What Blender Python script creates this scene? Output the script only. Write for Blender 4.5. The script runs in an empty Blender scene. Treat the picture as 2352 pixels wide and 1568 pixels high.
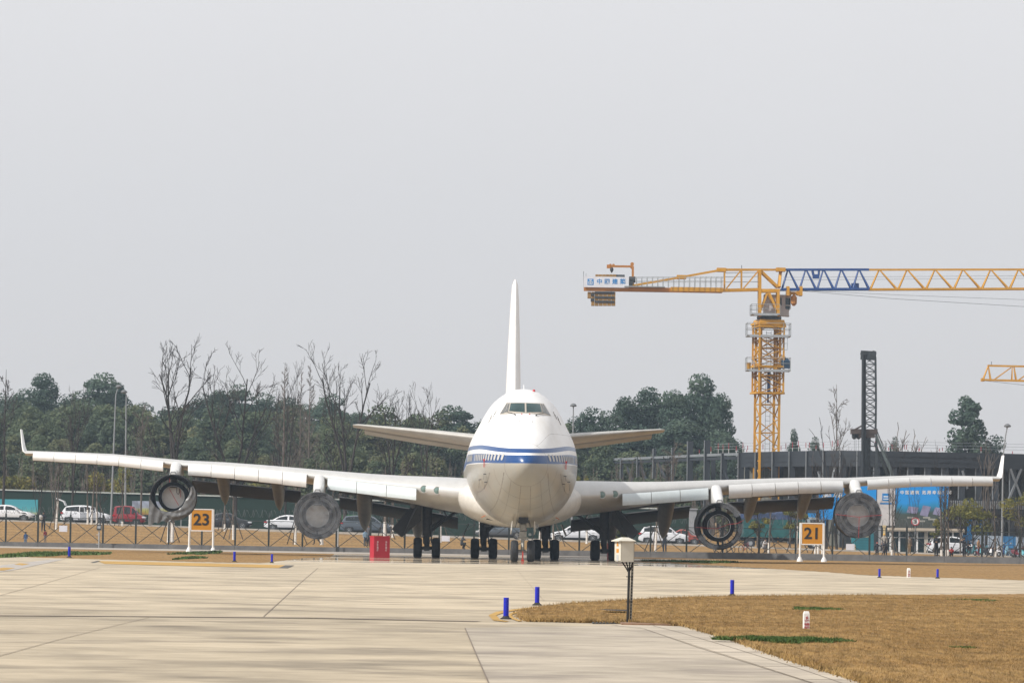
import bpy, math, random
import numpy as np
from mathutils import Vector, Matrix
R = math.radians
SC = bpy.context.scene
COL = SC.collection

# ------------------------------------------------------------------ camera
H = 1.6
F = 10200.0                      # focal length in units of a 2352 px wide frame
PITCH, ROLL = math.atan(440 / F), R(0.9)
cam = bpy.data.objects.new('camera', bpy.data.cameras.new('camera'))
COL.objects.link(cam)
CM = Matrix.Rotation(R(90) + PITCH, 4, 'X') @ Matrix.Rotation(ROLL, 4, 'Z')
cam.matrix_world = Matrix.Translation((0, 0, H)) @ CM
cam.data.sensor_width = 36
cam.data.lens = 36 * F / 2352
cam.data.clip_start = 0.5
cam.data.clip_end = 5000
SC.camera = cam
CM3 = CM.to_3x3()

HAZE = 0.00019
# ------------------------------------------------------------------ sky, sun, exposure
SUN_EL, SUN_AZ = R(40), R(-62)    # azimuth measured from straight behind the camera
sd = Vector((math.sin(SUN_AZ) * math.cos(SUN_EL), -math.cos(SUN_AZ) * math.cos(SUN_EL), math.sin(SUN_EL)))
W = bpy.data.worlds.new('World'); SC.world = W; W.use_nodes = True
nt = W.node_tree; nt.nodes.clear()
sky = nt.nodes.new('ShaderNodeTexSky'); sky.sky_type = 'NISHITA'; sky.sun_disc = False
sky.sun_elevation = SUN_EL; sky.sun_rotation = math.atan2(sd.x, sd.y); sky.dust_density = 5; sky.air_density = 1
hs = nt.nodes.new('ShaderNodeHueSaturation'); hs.inputs['Saturation'].default_value = 0.12
mxs = nt.nodes.new('ShaderNodeMix'); mxs.data_type = 'RGBA'; mxs.inputs[0].default_value = 0.85
tcw = nt.nodes.new('ShaderNodeTexCoord'); spw = nt.nodes.new('ShaderNodeSeparateXYZ'); nt.links.new(tcw.outputs['Generated'], spw.inputs[0])
nzw = nt.nodes.new('ShaderNodeTexNoise'); nzw.inputs['Scale'].default_value = 9; nzw.inputs['Detail'].default_value = 3; nt.links.new(tcw.outputs['Generated'], nzw.inputs['Vector'])
maw = nt.nodes.new('ShaderNodeMath'); maw.operation = 'MULTIPLY_ADD'; maw.inputs[1].default_value = .045; nt.links.new(nzw.outputs['Fac'], maw.inputs[0]); nt.links.new(spw.outputs[2], maw.inputs[2])
rpw = nt.nodes.new('ShaderNodeMapRange'); rpw.inputs[1].default_value = .02; rpw.inputs[2].default_value = .16; nt.links.new(maw.outputs[0], rpw.inputs[0])
rcw = nt.nodes.new('ShaderNodeMix'); rcw.data_type = 'RGBA'; rcw.inputs[6].default_value = (7.3, 7.22, 7.32, 1); rcw.inputs[7].default_value = (8.7, 8.66, 8.85, 1)
nt.links.new(rpw.outputs[0], rcw.inputs[0]); nt.links.new(rcw.outputs[2], mxs.inputs[7])      # thick winter haze scatters almost white
bg = nt.nodes.new('ShaderNodeBackground'); bg.inputs['Strength'].default_value = 0.1
wo = nt.nodes.new('ShaderNodeOutputWorld')
nt.links.new(sky.outputs[0], hs.inputs['Color']); nt.links.new(hs.outputs[0], mxs.inputs[6])
nt.links.new(mxs.outputs[2], bg.inputs['Color']); nt.links.new(bg.outputs[0], wo.inputs['Surface'])
sl = bpy.data.lights.new('sun', 'SUN'); sl.energy = 4.5; sl.angle = R(0.6); sl.color = (1, 0.955, 0.885)
so = bpy.data.objects.new('sun', sl); COL.objects.link(so)
so.rotation_euler = sd.to_track_quat('Z', 'Y').to_euler()
SC.view_settings.view_transform = 'Standard'; SC.view_settings.look = 'None'
SC.view_settings.exposure = 0.04; SC.view_settings.gamma = 1
SC.cycles.use_denoising = True
SC.cycles.max_bounces = 6; SC.cycles.transparent_max_bounces = 12; SC.cycles.volume_bounces = 0

# ------------------------------------------------------------------ picture to place
def ray(px, py):
    return CM3 @ Vector(((px - 1176) / F, -(py - 784) / F, -1))
def at(px, py, Y):
    d = ray(px, py); t = Y / d.y
    return Vector((d.x * t, Y, H + d.z * t))
def gnd(px, py):
    d = ray(px, py); t = -H / d.z
    return Vector((d.x * t, d.y * t, 0))
def fence_y(x): return 328 - x * 0.37
def lerp(a, b, t): return a + (b - a) * t
def sm(t):
    t = max(0.0, min(1.0, t)); return t * t * (3 - 2 * t)
def G(x, y):
    """height of the ground"""
    fy = fence_y(max(-60, min(60, x))) + 3
    xx = max(-80, min(60, x))
    st = 0.34 * sm((y - fy + 1.9) / 1.2)          # the lawn behind the plinth lies a step higher
    h = st + (1.06 - 0.0199 * xx - 0.34) * sm((y - fy) / (398 - fy))
    if y > 440: h += (y - 440) * 0.03 * sm((60 - x) / 60)
    return h
def atg(px, Y):
    """point on the ground under picture column px at distance Y"""
    p = at(px, 1224, Y)
    return Vector((p.x, Y, G(p.x, Y)))

# ------------------------------------------------------------------ materials
MATS = {}
def M(name, col, rough=0.6, metal=0.0, var=0.0, scale=4.0, bump=0.0, stretch=None, col2=None, spec=0.5, coat=0.0, rnd=0.0, detail=6):
    if name in MATS: return MATS[name]
    m = bpy.data.materials.new(name); m.use_nodes = True; MATS[name] = m
    n = m.node_tree; b = n.nodes['Principled BSDF']
    b.inputs['Roughness'].default_value = rough; b.inputs['Metallic'].default_value = metal
    b.inputs['Specular IOR Level'].default_value = spec; b.inputs['Coat Weight'].default_value = coat
    b.inputs['Base Color'].default_value = (*col, 1)
    if var or col2 or bump or rnd:
        tc = n.nodes.new('ShaderNodeTexCoord'); mp = n.nodes.new('ShaderNodeMapping')
        n.links.new(tc.outputs['Object'], mp.inputs[0])
        if stretch: mp.inputs['Scale'].default_value = stretch
        nz = n.nodes.new('ShaderNodeTexNoise'); nz.inputs['Scale'].default_value = scale; nz.inputs['Detail'].default_value = detail
        nz.inputs['Roughness'].default_value = 0.65
        n.links.new(mp.outputs[0], nz.inputs['Vector'])
        rp = n.nodes.new('ShaderNodeValToRGB')
        c2 = col2 or tuple(min(1, c * (1 + var)) for c in col)
        c1 = tuple(c * (1 - var) for c in col) if not col2 else col
        rp.color_ramp.elements[0].position = 0.32; rp.color_ramp.elements[1].position = 0.68
        rp.color_ramp.elements[0].color = (*c1, 1); rp.color_ramp.elements[1].color = (*c2, 1)
        n.links.new(nz.outputs['Fac'], rp.inputs[0])
        last = rp.outputs[0]
        if rnd:
            oi = n.nodes.new('ShaderNodeObjectInfo'); hv = n.nodes.new('ShaderNodeHueSaturation')
            mr = n.nodes.new('ShaderNodeMapRange'); mr.inputs[3].default_value = 1 - rnd; mr.inputs[4].default_value = 1 + rnd
            n.links.new(oi.outputs['Random'], mr.inputs[0]); n.links.new(mr.outputs[0], hv.inputs['Value'])
            n.links.new(last, hv.inputs['Color']); last = hv.outputs[0]
        n.links.new(last, b.inputs['Base Color'])
        if bump:
            bp = n.nodes.new('ShaderNodeBump'); bp.inputs['Strength'].default_value = bump; bp.inputs['Distance'].default_value = 0.05
            n.links.new(nz.outputs['Fac'], bp.inputs['Height']); n.links.new(bp.outputs[0], b.inputs['Normal'])
    return m

# ------------------------------------------------------------------ mesh building
class MB:
    def __init__(s): s.v = []; s.f = []; s.m = []
    def add(s, vs, fs, mi=0):
        o = len(s.v); s.v += [tuple(p) for p in vs]
        s.f += [tuple(i + o for i in f) for f in fs]; s.m += [mi] * len(fs); return s
    def box(s, c, d, rot=None, mi=0, taper=1.0):
        c = Vector(c); x, y, z = d[0] / 2, d[1] / 2, d[2] / 2
        P = []
        for zz, k in ((-z, 1), (z, taper)):
            P += [Vector((-x * k, -y * k, zz)), Vector((x * k, -y * k, zz)), Vector((x * k, y * k, zz)), Vector((-x * k, y * k, zz))]
        if rot is not None: P = [rot @ p for p in P]
        return s.add([p + c for p in P], [(3, 2, 1, 0), (4, 5, 6, 7), (0, 1, 5, 4), (1, 2, 6, 5), (2, 3, 7, 6), (3, 0, 4, 7)], mi)
    def bar(s, a, b, w, h=None, mi=0):
        a = Vector(a); b = Vector(b); d = b - a; L = d.length
        if L < 1e-6: return s
        q = d.to_track_quat('Z', 'Y').to_matrix()
        return s.box((a + b) / 2, (w, h or w, L), q, mi)
    def tube(s, pts, rs, n=6, mi=0, cap=True):
        pts = [Vector(p) for p in pts]
        if not hasattr(rs, '__len__'): rs = [rs] * len(pts)
        vs = []; fs = []; u = None
        for i, p in enumerate(pts):
            t = (pts[min(i + 1, len(pts) - 1)] - pts[max(i - 1, 0)])
            if t.length < 1e-9: t = Vector((0, 0, 1))
            t.normalize()
            if u is None:
                u = t.orthogonal().normalized()
            else:
                u = (u - t * u.dot(t))
                u = u.normalized() if u.length > 1e-6 else t.orthogonal().normalized()
            w = t.cross(u)
            for k in range(n):
                a = 2 * math.pi * k / n
                vs.append(p + (u * math.cos(a) + w * math.sin(a)) * rs[i])
        for i in range(len(pts) - 1):
            for k in range(n):
                fs.append((i * n + k, i * n + (k + 1) % n, (i + 1) * n + (k + 1) % n, (i + 1) * n + k))
        if cap:
            fs.append(tuple(reversed(range(n)))); fs.append(tuple((len(pts) - 1) * n + k for k in range(n)))
        return s.add(vs, fs, mi)
    def lathe(s, prof, c=(0, 0, 0), axis='Y', n=24, mi=0, close=False):
        """prof: (r, h) pairs turned about an axis through c"""
        c = Vector(c); vs = []; fs = []
        for r, h in prof:
            for k in range(n):
                a = 2 * math.pi * k / n; x, y = r * math.cos(a), r * math.sin(a)
                vs.append(c + (Vector((x, h, y)) if axis == 'Y' else Vector((x, y, h)) if axis == 'Z' else Vector((h, x, y))))
        m = len(prof)
        for i in range(m if close else m - 1):
            j = (i + 1) % m
            for k in range(n):
                fs.append((i * n + k, i * n + (k + 1) % n, j * n + (k + 1) % n, j * n + k))
        if not close:
            if prof[0][0] > 1e-4: fs.append(tuple(range(n)))
            if prof[-1][0] > 1e-4: fs.append(tuple((m - 1) * n + k for k in reversed(range(n))))
        return s.add(vs, fs, mi)
    def loft(s, secs, mi=0, closed=True, caps=True):
        n = len(secs[0]); vs = [p for q in secs for p in q]; fs = []
        for i in range(len(secs) - 1):
            for k in range(n if closed else n - 1):
                fs.append((i * n + k, i * n + (k + 1) % n, (i + 1) * n + (k + 1) % n, (i + 1) * n + k))
        if caps and closed:
            fs.append(tuple(reversed(range(n)))); fs.append(tuple((len(secs) - 1) * n + k for k in range(n)))
        return s.add(vs, fs, mi)
    def prism(s, poly, d, mi=0):
        """poly: points of a flat polygon, d: extrusion vector"""
        n = len(poly); d = Vector(d); P = [Vector(p) for p in poly]
        vs = P + [p + d for p in P]
        fs = [tuple(reversed(range(n))), tuple(range(n, 2 * n))]
        fs += [(k, (k + 1) % n, n + (k + 1) % n, n + k) for k in range(n)]
        return s.add(vs, fs, mi)
    def build(s, name, mats, parent=None, org=None, smooth=0, fn=None):
        me = bpy.data.meshes.new(name)
        v = s.v
        if fn: v = [fn(p) for p in v]
        if org is not None: v = [(p[0] - org[0], p[1] - org[1], p[2] - org[2]) for p in v]
        me.from_pydata(v, [], s.f)
        if not isinstance(mats, (list, tuple)): mats = [mats]
        for m in mats: me.materials.append(m)
        if len(mats) > 1: me.polygons.foreach_set('material_index', s.m)
        bm_fix(me)
        if smooth:
            me.polygons.foreach_set('use_smooth', [True] * len(me.polygons))
            me.set_sharp_from_angle(angle=R(smooth))
        me.update()
        o = bpy.data.objects.new(name, me); COL.objects.link(o)
        if parent is not None: o.parent = parent
        return o
import bmesh
def bm_fix(me):
    if len(me.polygons) > 30000: return
    b = bmesh.new(); b.from_mesh(me); bmesh.ops.recalc_face_normals(b, faces=b.faces[:]); b.to_mesh(me); b.free()

def props(o, label=None, cat=None, group=None, kind=None):
    if label: o['label'] = label
    if cat: o['category'] = cat
    if group: o['group'] = group
    if kind: o['kind'] = kind
    return o
tag = props
def thing(name, label, cat, loc=(0, 0, 0), rotz=0.0, group=None):
    o = bpy.data.objects.new(name, None); COL.objects.link(o)
    o.location = loc; o.rotation_euler = (0, 0, rotz); o.empty_display_size = 0.5
    return props(o, label, cat, group)
def struct(name, mb, mats, smooth=0):
    o = mb.build(name, mats, smooth=smooth); o['kind'] = 'structure'; return o
def dup(root, loc, rotz=0.0, sc=None, label=None, group=None):
    r = root.copy(); COL.objects.link(r); r.location = loc; r.rotation_euler = (0, 0, rotz)
    if sc is not None: r.scale = sc if hasattr(sc, '__len__') else (sc, sc, sc)
    if label: r['label'] = label
    if group: r['group'] = group
    for ch in root.children:
        c = ch.copy(); COL.objects.link(c); c.parent = r
        for g in ch.children:
            d = g.copy(); COL.objects.link(d); d.parent = c
    return r
def text(body, size, origin, xdir, zdir, mat, name='lettering', parent=None, org=None, depth=0.004, bold=0.0, sx=1.0):
    """lettering as a thin mesh standing in the plane of xdir / zdir, centred on origin"""
    cu = bpy.data.curves.new(name, 'FONT'); cu.body = body; cu.size = size; cu.align_x = 'CENTER'; cu.align_y = 'CENTER'
    cu.extrude = depth; cu.offset = bold; cu.resolution_u = 3
    to = bpy.data.objects.new(name, cu); COL.objects.link(to)
    dg = bpy.context.evaluated_depsgraph_get(); me = bpy.data.meshes.new_from_object(to.evaluated_get(dg))
    bpy.data.objects.remove(to)
    xd = Vector(xdir).normalized(); zd = Vector(zdir).normalized(); nd = xd.cross(zd)
    og = Vector(origin) - (Vector(org) if org is not None else Vector((0, 0, 0)))
    n = len(me.vertices); a = np.empty(n * 3); me.vertices.foreach_get('co', a); a = a.reshape(-1, 3)
    out = np.outer(a[:, 0] * sx, xd) + np.outer(a[:, 1], zd) + np.outer(a[:, 2], nd) + np.array(og)
    me.vertices.foreach_set('co', out.ravel()); me.materials.clear(); me.materials.append(mat); me.name = name; me.update()
    o = bpy.data.objects.new(name, me); COL.objects.link(o)
    if parent is not None: o.parent = parent
    return o
def interp(xs, ys):
    """monotone cubic through points"""
    xs = list(xs); ys = list(ys); n = len(xs)
    dl = [(ys[i + 1] - ys[i]) / (xs[i + 1] - xs[i]) for i in range(n - 1)]
    ms = [dl[0]] + [0 if dl[i - 1] * dl[i] <= 0 else 2 * dl[i - 1] * dl[i] / (dl[i - 1] + dl[i]) for i in range(1, n - 1)] + [dl[-1]]
    def f(x):
        if x <= xs[0]: return ys[0]
        if x >= xs[-1]: return ys[-1]
        i = 0
        while x > xs[i + 1]: i += 1
        h = xs[i + 1] - xs[i]; t = (x - xs[i]) / h
        return ((2 * t**3 - 3 * t**2 + 1) * ys[i] + (t**3 - 2 * t**2 + t) * h * ms[i]
                + (-2 * t**3 + 3 * t**2) * ys[i + 1] + (t**3 - t**2) * h * ms[i + 1])
    return f

# shared materials
MWHITE = M('white_paint', (0.75, 0.75, 0.74), 0.4, var=0.04, scale=3)
MBLACK = M('black_rubber', (0.018, 0.018, 0.019), 0.8, var=0.3, scale=8)
MDARK = M('dark_steel', (0.035, 0.04, 0.045), 0.55, var=0.3, scale=3)
MGALV = M('galvanised_steel', (0.34, 0.36, 0.38), 0.5, 0.3, var=0.12, scale=2)
MCHAR = M('black_lettering', (0.012, 0.012, 0.012), 0.6)
MRED = M('red_paint', (0.45, 0.02, 0.03), 0.5, var=0.1)
MBLUE = M('blue_plastic', (0.002, 0.011, 0.42), 0.4, var=0.1)
MGLASS = M('dark_glass', (0.015, 0.02, 0.022), 0.08)
MSKIN = M('skin', (0.42, 0.26, 0.18), 0.6)
# ================================================================== ground
def grid_lines(a, b, fine0, fine1, n_f, n_c):
    return sorted(set(list(np.linspace(a, fine0, n_c)) + list(np.linspace(fine0, fine1, n_f)) + list(np.linspace(fine1, b, n_c))))
gx = grid_lines(-700, 700, -60, 60, 121, 12); gy = grid_lines(-50, 900, 300, 460, 201, 14)
g = MB(); nx = len(gx)
g.add([(x, y, G(x, y) - 0.004) for y in gy for x in gx],
      [(j * nx + i, j * nx + i + 1, (j + 1) * nx + i + 1, (j + 1) * nx + i) for j in range(len(gy) - 1) for i in range(nx - 1)])
def grass_mat(name, c1, c2, c3):
    m = bpy.data.materials.new(name); m.use_nodes = True; n = m.node_tree; b = n.nodes['Principled BSDF']
    b.inputs['Roughness'].default_value = 0.95; b.inputs['Specular IOR Level'].default_value = 0.1
    tc = n.nodes.new('ShaderNodeTexCoord')
    def noise(sc, st=(1, 1, 1)):
        mp = n.nodes.new('ShaderNodeMapping'); mp.inputs['Scale'].default_value = st
        z = n.nodes.new('ShaderNodeTexNoise'); z.inputs['Scale'].default_value = sc; z.inputs['Detail'].default_value = 5; z.inputs['Roughness'].default_value = 0.7
        n.links.new(tc.outputs['Object'], mp.inputs[0]); n.links.new(mp.outputs[0], z.inputs['Vector']); return z
    def ramp(z, e):
        r = n.nodes.new('ShaderNodeValToRGB'); r.color_ramp.elements[0].position = e[0][0]; r.color_ramp.elements[0].color = (*e[0][1], 1)
        r.color_ramp.elements[1].position = e[1][0]; r.color_ramp.elements[1].color = (*e[1][1], 1)
        n.links.new(z.outputs['Fac'], r.inputs[0]); return r
    big = ramp(noise(0.22), [(0.3, c1), (0.7, c2)])
    fine = ramp(noise(6, (1, 0.12, 1)), [(0.3, (0.45, 0.45, 0.45)), (0.72, (1.25, 1.22, 1.15))])
    mx = n.nodes.new('ShaderNodeMix'); mx.data_type = 'RGBA'; mx.blend_type = 'MULTIPLY'; mx.inputs[0].default_value = 1
    n.links.new(big.outputs[0], mx.inputs[6]); n.links.new(fine.outputs[0], mx.inputs[7])
    gm = ramp(noise(0.35), [(0.66, (0, 0, 0)), (0.76, (0.55, 0.55, 0.55))])
    m2 = n.nodes.new('ShaderNodeMix'); m2.data_type = 'RGBA'; m2.inputs[7].default_value = (*c3, 1)
    n.links.new(gm.outputs[0], m2.inputs[0]); n.links.new(mx.outputs[2], m2.inputs[6])
    n.links.new(m2.outputs[2], b.inputs['Base Color'])
    bp = n.nodes.new('ShaderNodeBump'); bp.inputs['Strength'].default_value = 0.6; bp.inputs['Distance'].default_value = 0.05
    n.links.new(noise(9).outputs['Fac'], bp.inputs['Height']); n.links.new(bp.outputs[0], b.inputs['Normal'])
    return m
MGRASS = grass_mat('dry_grass', (0.25, 0.15, 0.062), (0.35, 0.225, 0.10), (0.16, 0.15, 0.05))
struct('ground', g, MGRASS, smooth=60)

def concrete_mat(name, base, dark, shimmer=False, joints=True):
    m = bpy.data.materials.new(name); m.use_nodes = True; n = m.node_tree; b = n.nodes['Principled BSDF']
    b.inputs['Specular IOR Level'].default_value = 0.25
    tc = n.nodes.new('ShaderNodeTexCoord')
    def noise(sc, det=6, st=(1, 1, 1)):
        mp = n.nodes.new('ShaderNodeMapping'); mp.inputs['Scale'].default_value = st
        z = n.nodes.new('ShaderNodeTexNoise'); z.inputs['Scale'].default_value = sc; z.inputs['Detail'].default_value = det; z.inputs['Roughness'].default_value = 0.6
        n.links.new(tc.outputs['Object'], mp.inputs[0]); n.links.new(mp.outputs[0], z.inputs['Vector']); return z.outputs['Fac']
    def mr(v, a, b_, c, d):
        q = n.nodes.new('ShaderNodeMapRange'); q.clamp = True
        for i, x in enumerate((a, b_, c, d)): q.inputs[i + 1].default_value = x
        n.links.new(v, q.inputs[0]); return q.outputs[0]
    def mul(a, c):
        q = n.nodes.new('ShaderNodeMath'); q.operation = 'MULTIPLY'; n.links.new(a, q.inputs[0])
        if hasattr(c, 'links'): n.links.new(c, q.inputs[1])
        else: q.inputs[1].default_value = c
        return q.outputs[0]
    k = mul(mul(mr(noise(0.22, 8), 0.33, 0.62, 0.80, 1.06), mr(noise(0.8, 8), 0.36, 0.62, 0.85, 1.05)), mr(noise(0.03, 3), 0.35, 0.65, 0.9, 1.06))
    k = mul(k, mr(noise(2.6, 4, (.5, 1, 1)), 0.4, 0.6, 0.93, 1.03))
    k = mul(k, mr(noise(0.42, 9), 0.58, 0.70, 1.0, 0.74))
    if joints:
        sp0 = n.nodes.new('ShaderNodeSeparateXYZ'); n.links.new(tc.outputs['Object'], sp0.inputs[0]); k = mul(k, mr(sp0.outputs[1], 84, 95, 0.93, 1.08))
        sp = n.nodes.new('ShaderNodeSeparateXYZ'); n.links.new(tc.outputs['Object'], sp.inputs[0])
        for per, wid, dk in ((5.0, 0.012, 0.62), (1.25, 0.02, 0.93)):
            q = n.nodes.new('ShaderNodeMath'); q.operation = 'MULTIPLY'; q.inputs[1].default_value = 1 / per; n.links.new(sp.outputs[1], q.inputs[0])
            f = n.nodes.new('ShaderNodeMath'); f.operation = 'FRACT'; n.links.new(q.outputs[0], f.inputs[0])
            k = mul(k, mr(f.outputs[0], wid, wid * 1.2, dk, 1.0))
    mx = n.nodes.new('ShaderNodeMix'); mx.data_type = 'RGBA'; mx.inputs[6].default_value = (*dark, 1); mx.inputs[7].default_value = (*base, 1)
    n.links.new(mr(noise(0.33, 9), 0.38, 0.52, 0.0, 1.0), mx.inputs[0])
    vm = n.nodes.new('ShaderNodeVectorMath'); vm.operation = 'SCALE'; n.links.new(mx.outputs[2], vm.inputs[0]); n.links.new(k, vm.inputs['Scale'])
    n.links.new(vm.outputs[0], b.inputs['Base Color'])
    b.inputs['Roughness'].default_value = 0.85
    if shimmer:      # heat shimmer imitated in the surface by glossy patches around the parked aircraft
        sp2 = n.nodes.new('ShaderNodeSeparateXYZ'); n.links.new(tc.outputs['Object'], sp2.inputs[0])
        zone = mul(mr(sp2.outputs[1], 222, 228, 0, 1), mr(sp2.outputs[1], 296, 304, 1, 0))
        film = mul(zone, mr(noise(0.22, 5, (0.35, 1, 1)), 0.42, 0.48, 0, 1))
        n.links.new(mr(film, 0, 1, 0.85, 0.03), b.inputs['Roughness'])
        n.links.new(mr(film, 0, 1, 0.25, 0.5), b.inputs['Specular IOR Level'])
    return m
MCONC = concrete_mat('apron_concrete', (0.475, 0.40, 0.292), (0.32, 0.27, 0.20), shimmer=True)
MSLAB = concrete_mat('shoulder_concrete', (0.46, 0.40, 0.32), (0.37, 0.32, 0.26), joints=False)
def sheet(name, pts, z, mat, kind='structure', sub=None):
    mb = MB(); P = [Vector((p[0], p[1], z)) for p in pts]; mb.add(P, [tuple(range(len(P)))])
    o = mb.build(name, mat); o['kind'] = kind; return o
sheet('apron', [(-230, -45), (230, -45), (230, 300), (60, 303), (-230, 305)], 0.0, MCONC)

random.seed(4)
def rough_edge(px_pts, step=6, amp=0.8):
    """polyline given in picture pixels, laid on the ground with a ragged edge"""
    out = []
    for (a, b) in zip(px_pts[:-1], px_pts[1:]):
        n = max(1, int(math.hypot(b[0] - a[0], b[1] - a[1]) / step))
        for i in range(n):
            t = i / n; p = gnd(lerp(a[0], b[0], t), lerp(a[1], b[1], t) + random.uniform(-amp, amp) * 0.5); out.append((p.x, p.y))
    p = gnd(*px_pts[-1]); out.append((p.x, p.y)); return out
# far verge in front of the fence, left and right, and the near grass island
bl = rough_edge([(-260, 1270), (0, 1277), (200, 1283), (360, 1287.5), (540, 1291.5), (612, 1292), (645, 1287), (700, 1281), (760, 1278.5)], 9)
sheet('grass_verge_far_left', bl + [(-12, 306.5), (-60, 322), (-160, 322)], 0.006, MGRASS)
br = rough_edge([(1430, 1289), (1583, 1294.5), (1750, 1304), (1900, 1313), (1982, 1320), (2100, 1324), (2352, 1332), (2700, 1342)], 9)
sheet('grass_verge_far_right', br + [(75, 301), (60, 304), (16, 309)], 0.006, MGRASS)
isl_far = [(3300, 1362), (2700, 1364), (2352, 1366), (2000, 1368.5), (1754, 1371), (1583, 1373.5), (1468, 1379), (1385, 1384), (1312, 1388), (1250, 1395), (1205, 1402), (1188, 1409), (1186, 1416), (1209, 1427)]
isl_near = [(1209, 1427), (1442, 1432), (1572, 1437.5), (1689, 1473), (1811, 1516), (1982, 1568), (2300, 1664), (3600, 2050)]
isl = rough_edge(isl_far, 5, 0.9) + rough_edge(isl_near, 5, 1.0)[1:]
# a raised lawn with a real edge of 5 cm
mb = MB(); n = len(isl); ISL = [Vector((p[0], p[1], 0.0)) for p in isl]
cx = sum(p.x for p in ISL) / n; cy = sum(p.y for p in ISL) / n
mb.add([(p.x, p.y, 0.004) for p in ISL] + [(p.x, p.y, 0.04) for p in ISL],
       [tuple(n + k for k in range(n))] + [(k, (k + 1) % n, n + (k + 1) % n, n + k) for k in range(n)])
struct('grass_island', mb, MGRASS)
# pale shoulder slabs along the island
def strip_between(name, A, B, z, mat):
    pa = [gnd(*p) for p in A]; pb = [gnd(*p) for p in B]
    return sheet(name, [(p.x, p.y) for p in pa] + [(p.x, p.y) for p in reversed(pb)], z, mat)
strip_between('slab_border', [(1455, 1433.5), (1560, 1438), (1690, 1474.5), (1811, 1517.5), (1985, 1570), (2180, 1630)],
              [(1400, 1434.5), (1470, 1440), (1600, 1483), (1700, 1514), (1890, 1575), (2080, 1634)], 0.005, MSLAB)
strip_between('taxiway_slab', [(1068, 1441), (1440, 1436), (1475, 1441), (1600, 1484), (1700, 1515), (1890, 1576), (1960, 1600)],
              [(1068, 1442), (1080, 1470), (1095, 1505), (1108, 1537), (1122, 1568), (1132, 1592), (1134, 1600)], 0.004,
              concrete_mat('grey_concrete', (0.42, 0.365, 0.29), (0.29, 0.25, 0.205), joints=False))
# joints and cracks
jm = M('joint_filler', (0.17, 0.135, 0.105), 0.9)
jb = MB()
def joint(pts, w=0.035, wy=None):
    P = [gnd(*p) for p in pts]
    for a, b in zip(P[:-1], P[1:]):
        d = (b - a).normalized(); s_ = Vector((-d.y, d.x, 0)) * w * (.2 + .9 * abs(d.x))
        jb.add([a - s_ + Vector((0, 0, .009)), b - s_ + Vector((0, 0, .009)), b + s_ + Vector((0, 0, .009)), a + s_ + Vector((0, 0, .009))], [(0, 1, 2, 3)])
joint([(-60, 1413), (300, 1415.5), (720, 1419), (1000, 1425), (1100, 1427)], 0.26)
joint([(345, 1417), (250, 1440), (130, 1470), (0, 1506), (-60, 1524)])
joint([(730, 1304), (690, 1338), (650, 1375), (605, 1416)])
joint([(230, 1303), (100, 1340), (0, 1367)])
joint([(1068, 1442), (1095, 1506), (1122, 1568), (1130, 1590)])
joint([(1185, 1305), (1215, 1340), (1250, 1380)], 0.02)
joint([(1408, 1436), (1480, 1444), (1600, 1486), (1700, 1517), (1890, 1577)], 0.03)
joint([(1500, 1437), (1560, 1452), (1690, 1490), (1850, 1540), (1960, 1578)], 0.03)
for t in (0.2, 0.42, 0.66, 0.88):
    a = (lerp(1475, 1890, t), lerp(1441, 1576, t)); joint([a, (a[0] + 95, a[1] - 2 + 4 * t)], 0.03)
joint([(560, 1360), (1000, 1367), (1140, 1370)], 0.03)
joint([(400, 1309), (900, 1316), (1176, 1320)], 0.02)
struct('pavement_joints', jb, jm)
# painted markings
MYEL = M('yellow_road_paint', (0.40, 0.235, 0.05), 0.8, var=0.3, scale=0.8)
def px_sheet(name, pts, z, mat): return sheet(name, [tuple(gnd(*p)[:2]) for p in pts], z, mat)
px_sheet('yellow_marking', [(224, 1288), (400, 1291.5), (655, 1297.5), (640, 1304), (440, 1299.5), (240, 1294.5)], 0.011, MYEL)
mk = M('black_road_paint', (0.07, 0.065, 0.06), 0.8, var=0.3, scale=1)
px_sheet('black_marking', [(655, 1297.5), (676, 1298), (661, 1304.5), (640, 1304)], 0.011, mk)
px_sheet('black_marking.001', [(208, 1291.5), (222, 1287.5), (232, 1288), (216, 1292)], 0.011, mk)
px_sheet('yellow_marking.001', [(-40, 1308), (10, 1303), (36, 1304), (10, 1310), (-40, 1312)], 0.011, MYEL)
px_sheet('yellow_marking.002', [(32, 1296), (45, 1293), (68, 1294.5), (52, 1298)], 0.011, MYEL)
px_sheet('grey_marking_band', [(-40, 1303), (60, 1291), (120, 1284), (150, 1283.5), (110, 1292), (30, 1309), (-40, 1318)], 0.008, M('old_paint', (0.36, 0.33, 0.30), 0.9, var=0.15, scale=0.5))
def px_band(name, A, B, z, mat):
    return sheet(name, [tuple(gnd(*p)[:2]) for p in A] + [tuple(gnd(*p)[:2]) for p in reversed(B)], z, mat)
px_band('yellow_edge_curve', [(1240, 1393), (1180, 1399), (1140, 1405), (1122, 1413), (1133, 1425), (1160, 1428)],
        [(1245, 1395), (1190, 1401), (1156, 1407), (1140, 1413), (1148, 1423), (1170, 1427)], 0.011, MYEL)
px_band('yellow_edge_curve.001', [(1215, 1400), (1180, 1405), (1165, 1411), (1168, 1419), (1190, 1427)],
        [(1222, 1401), (1192, 1406), (1176, 1412), (1180, 1419), (1200, 1427)], 0.012, MYEL)
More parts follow.
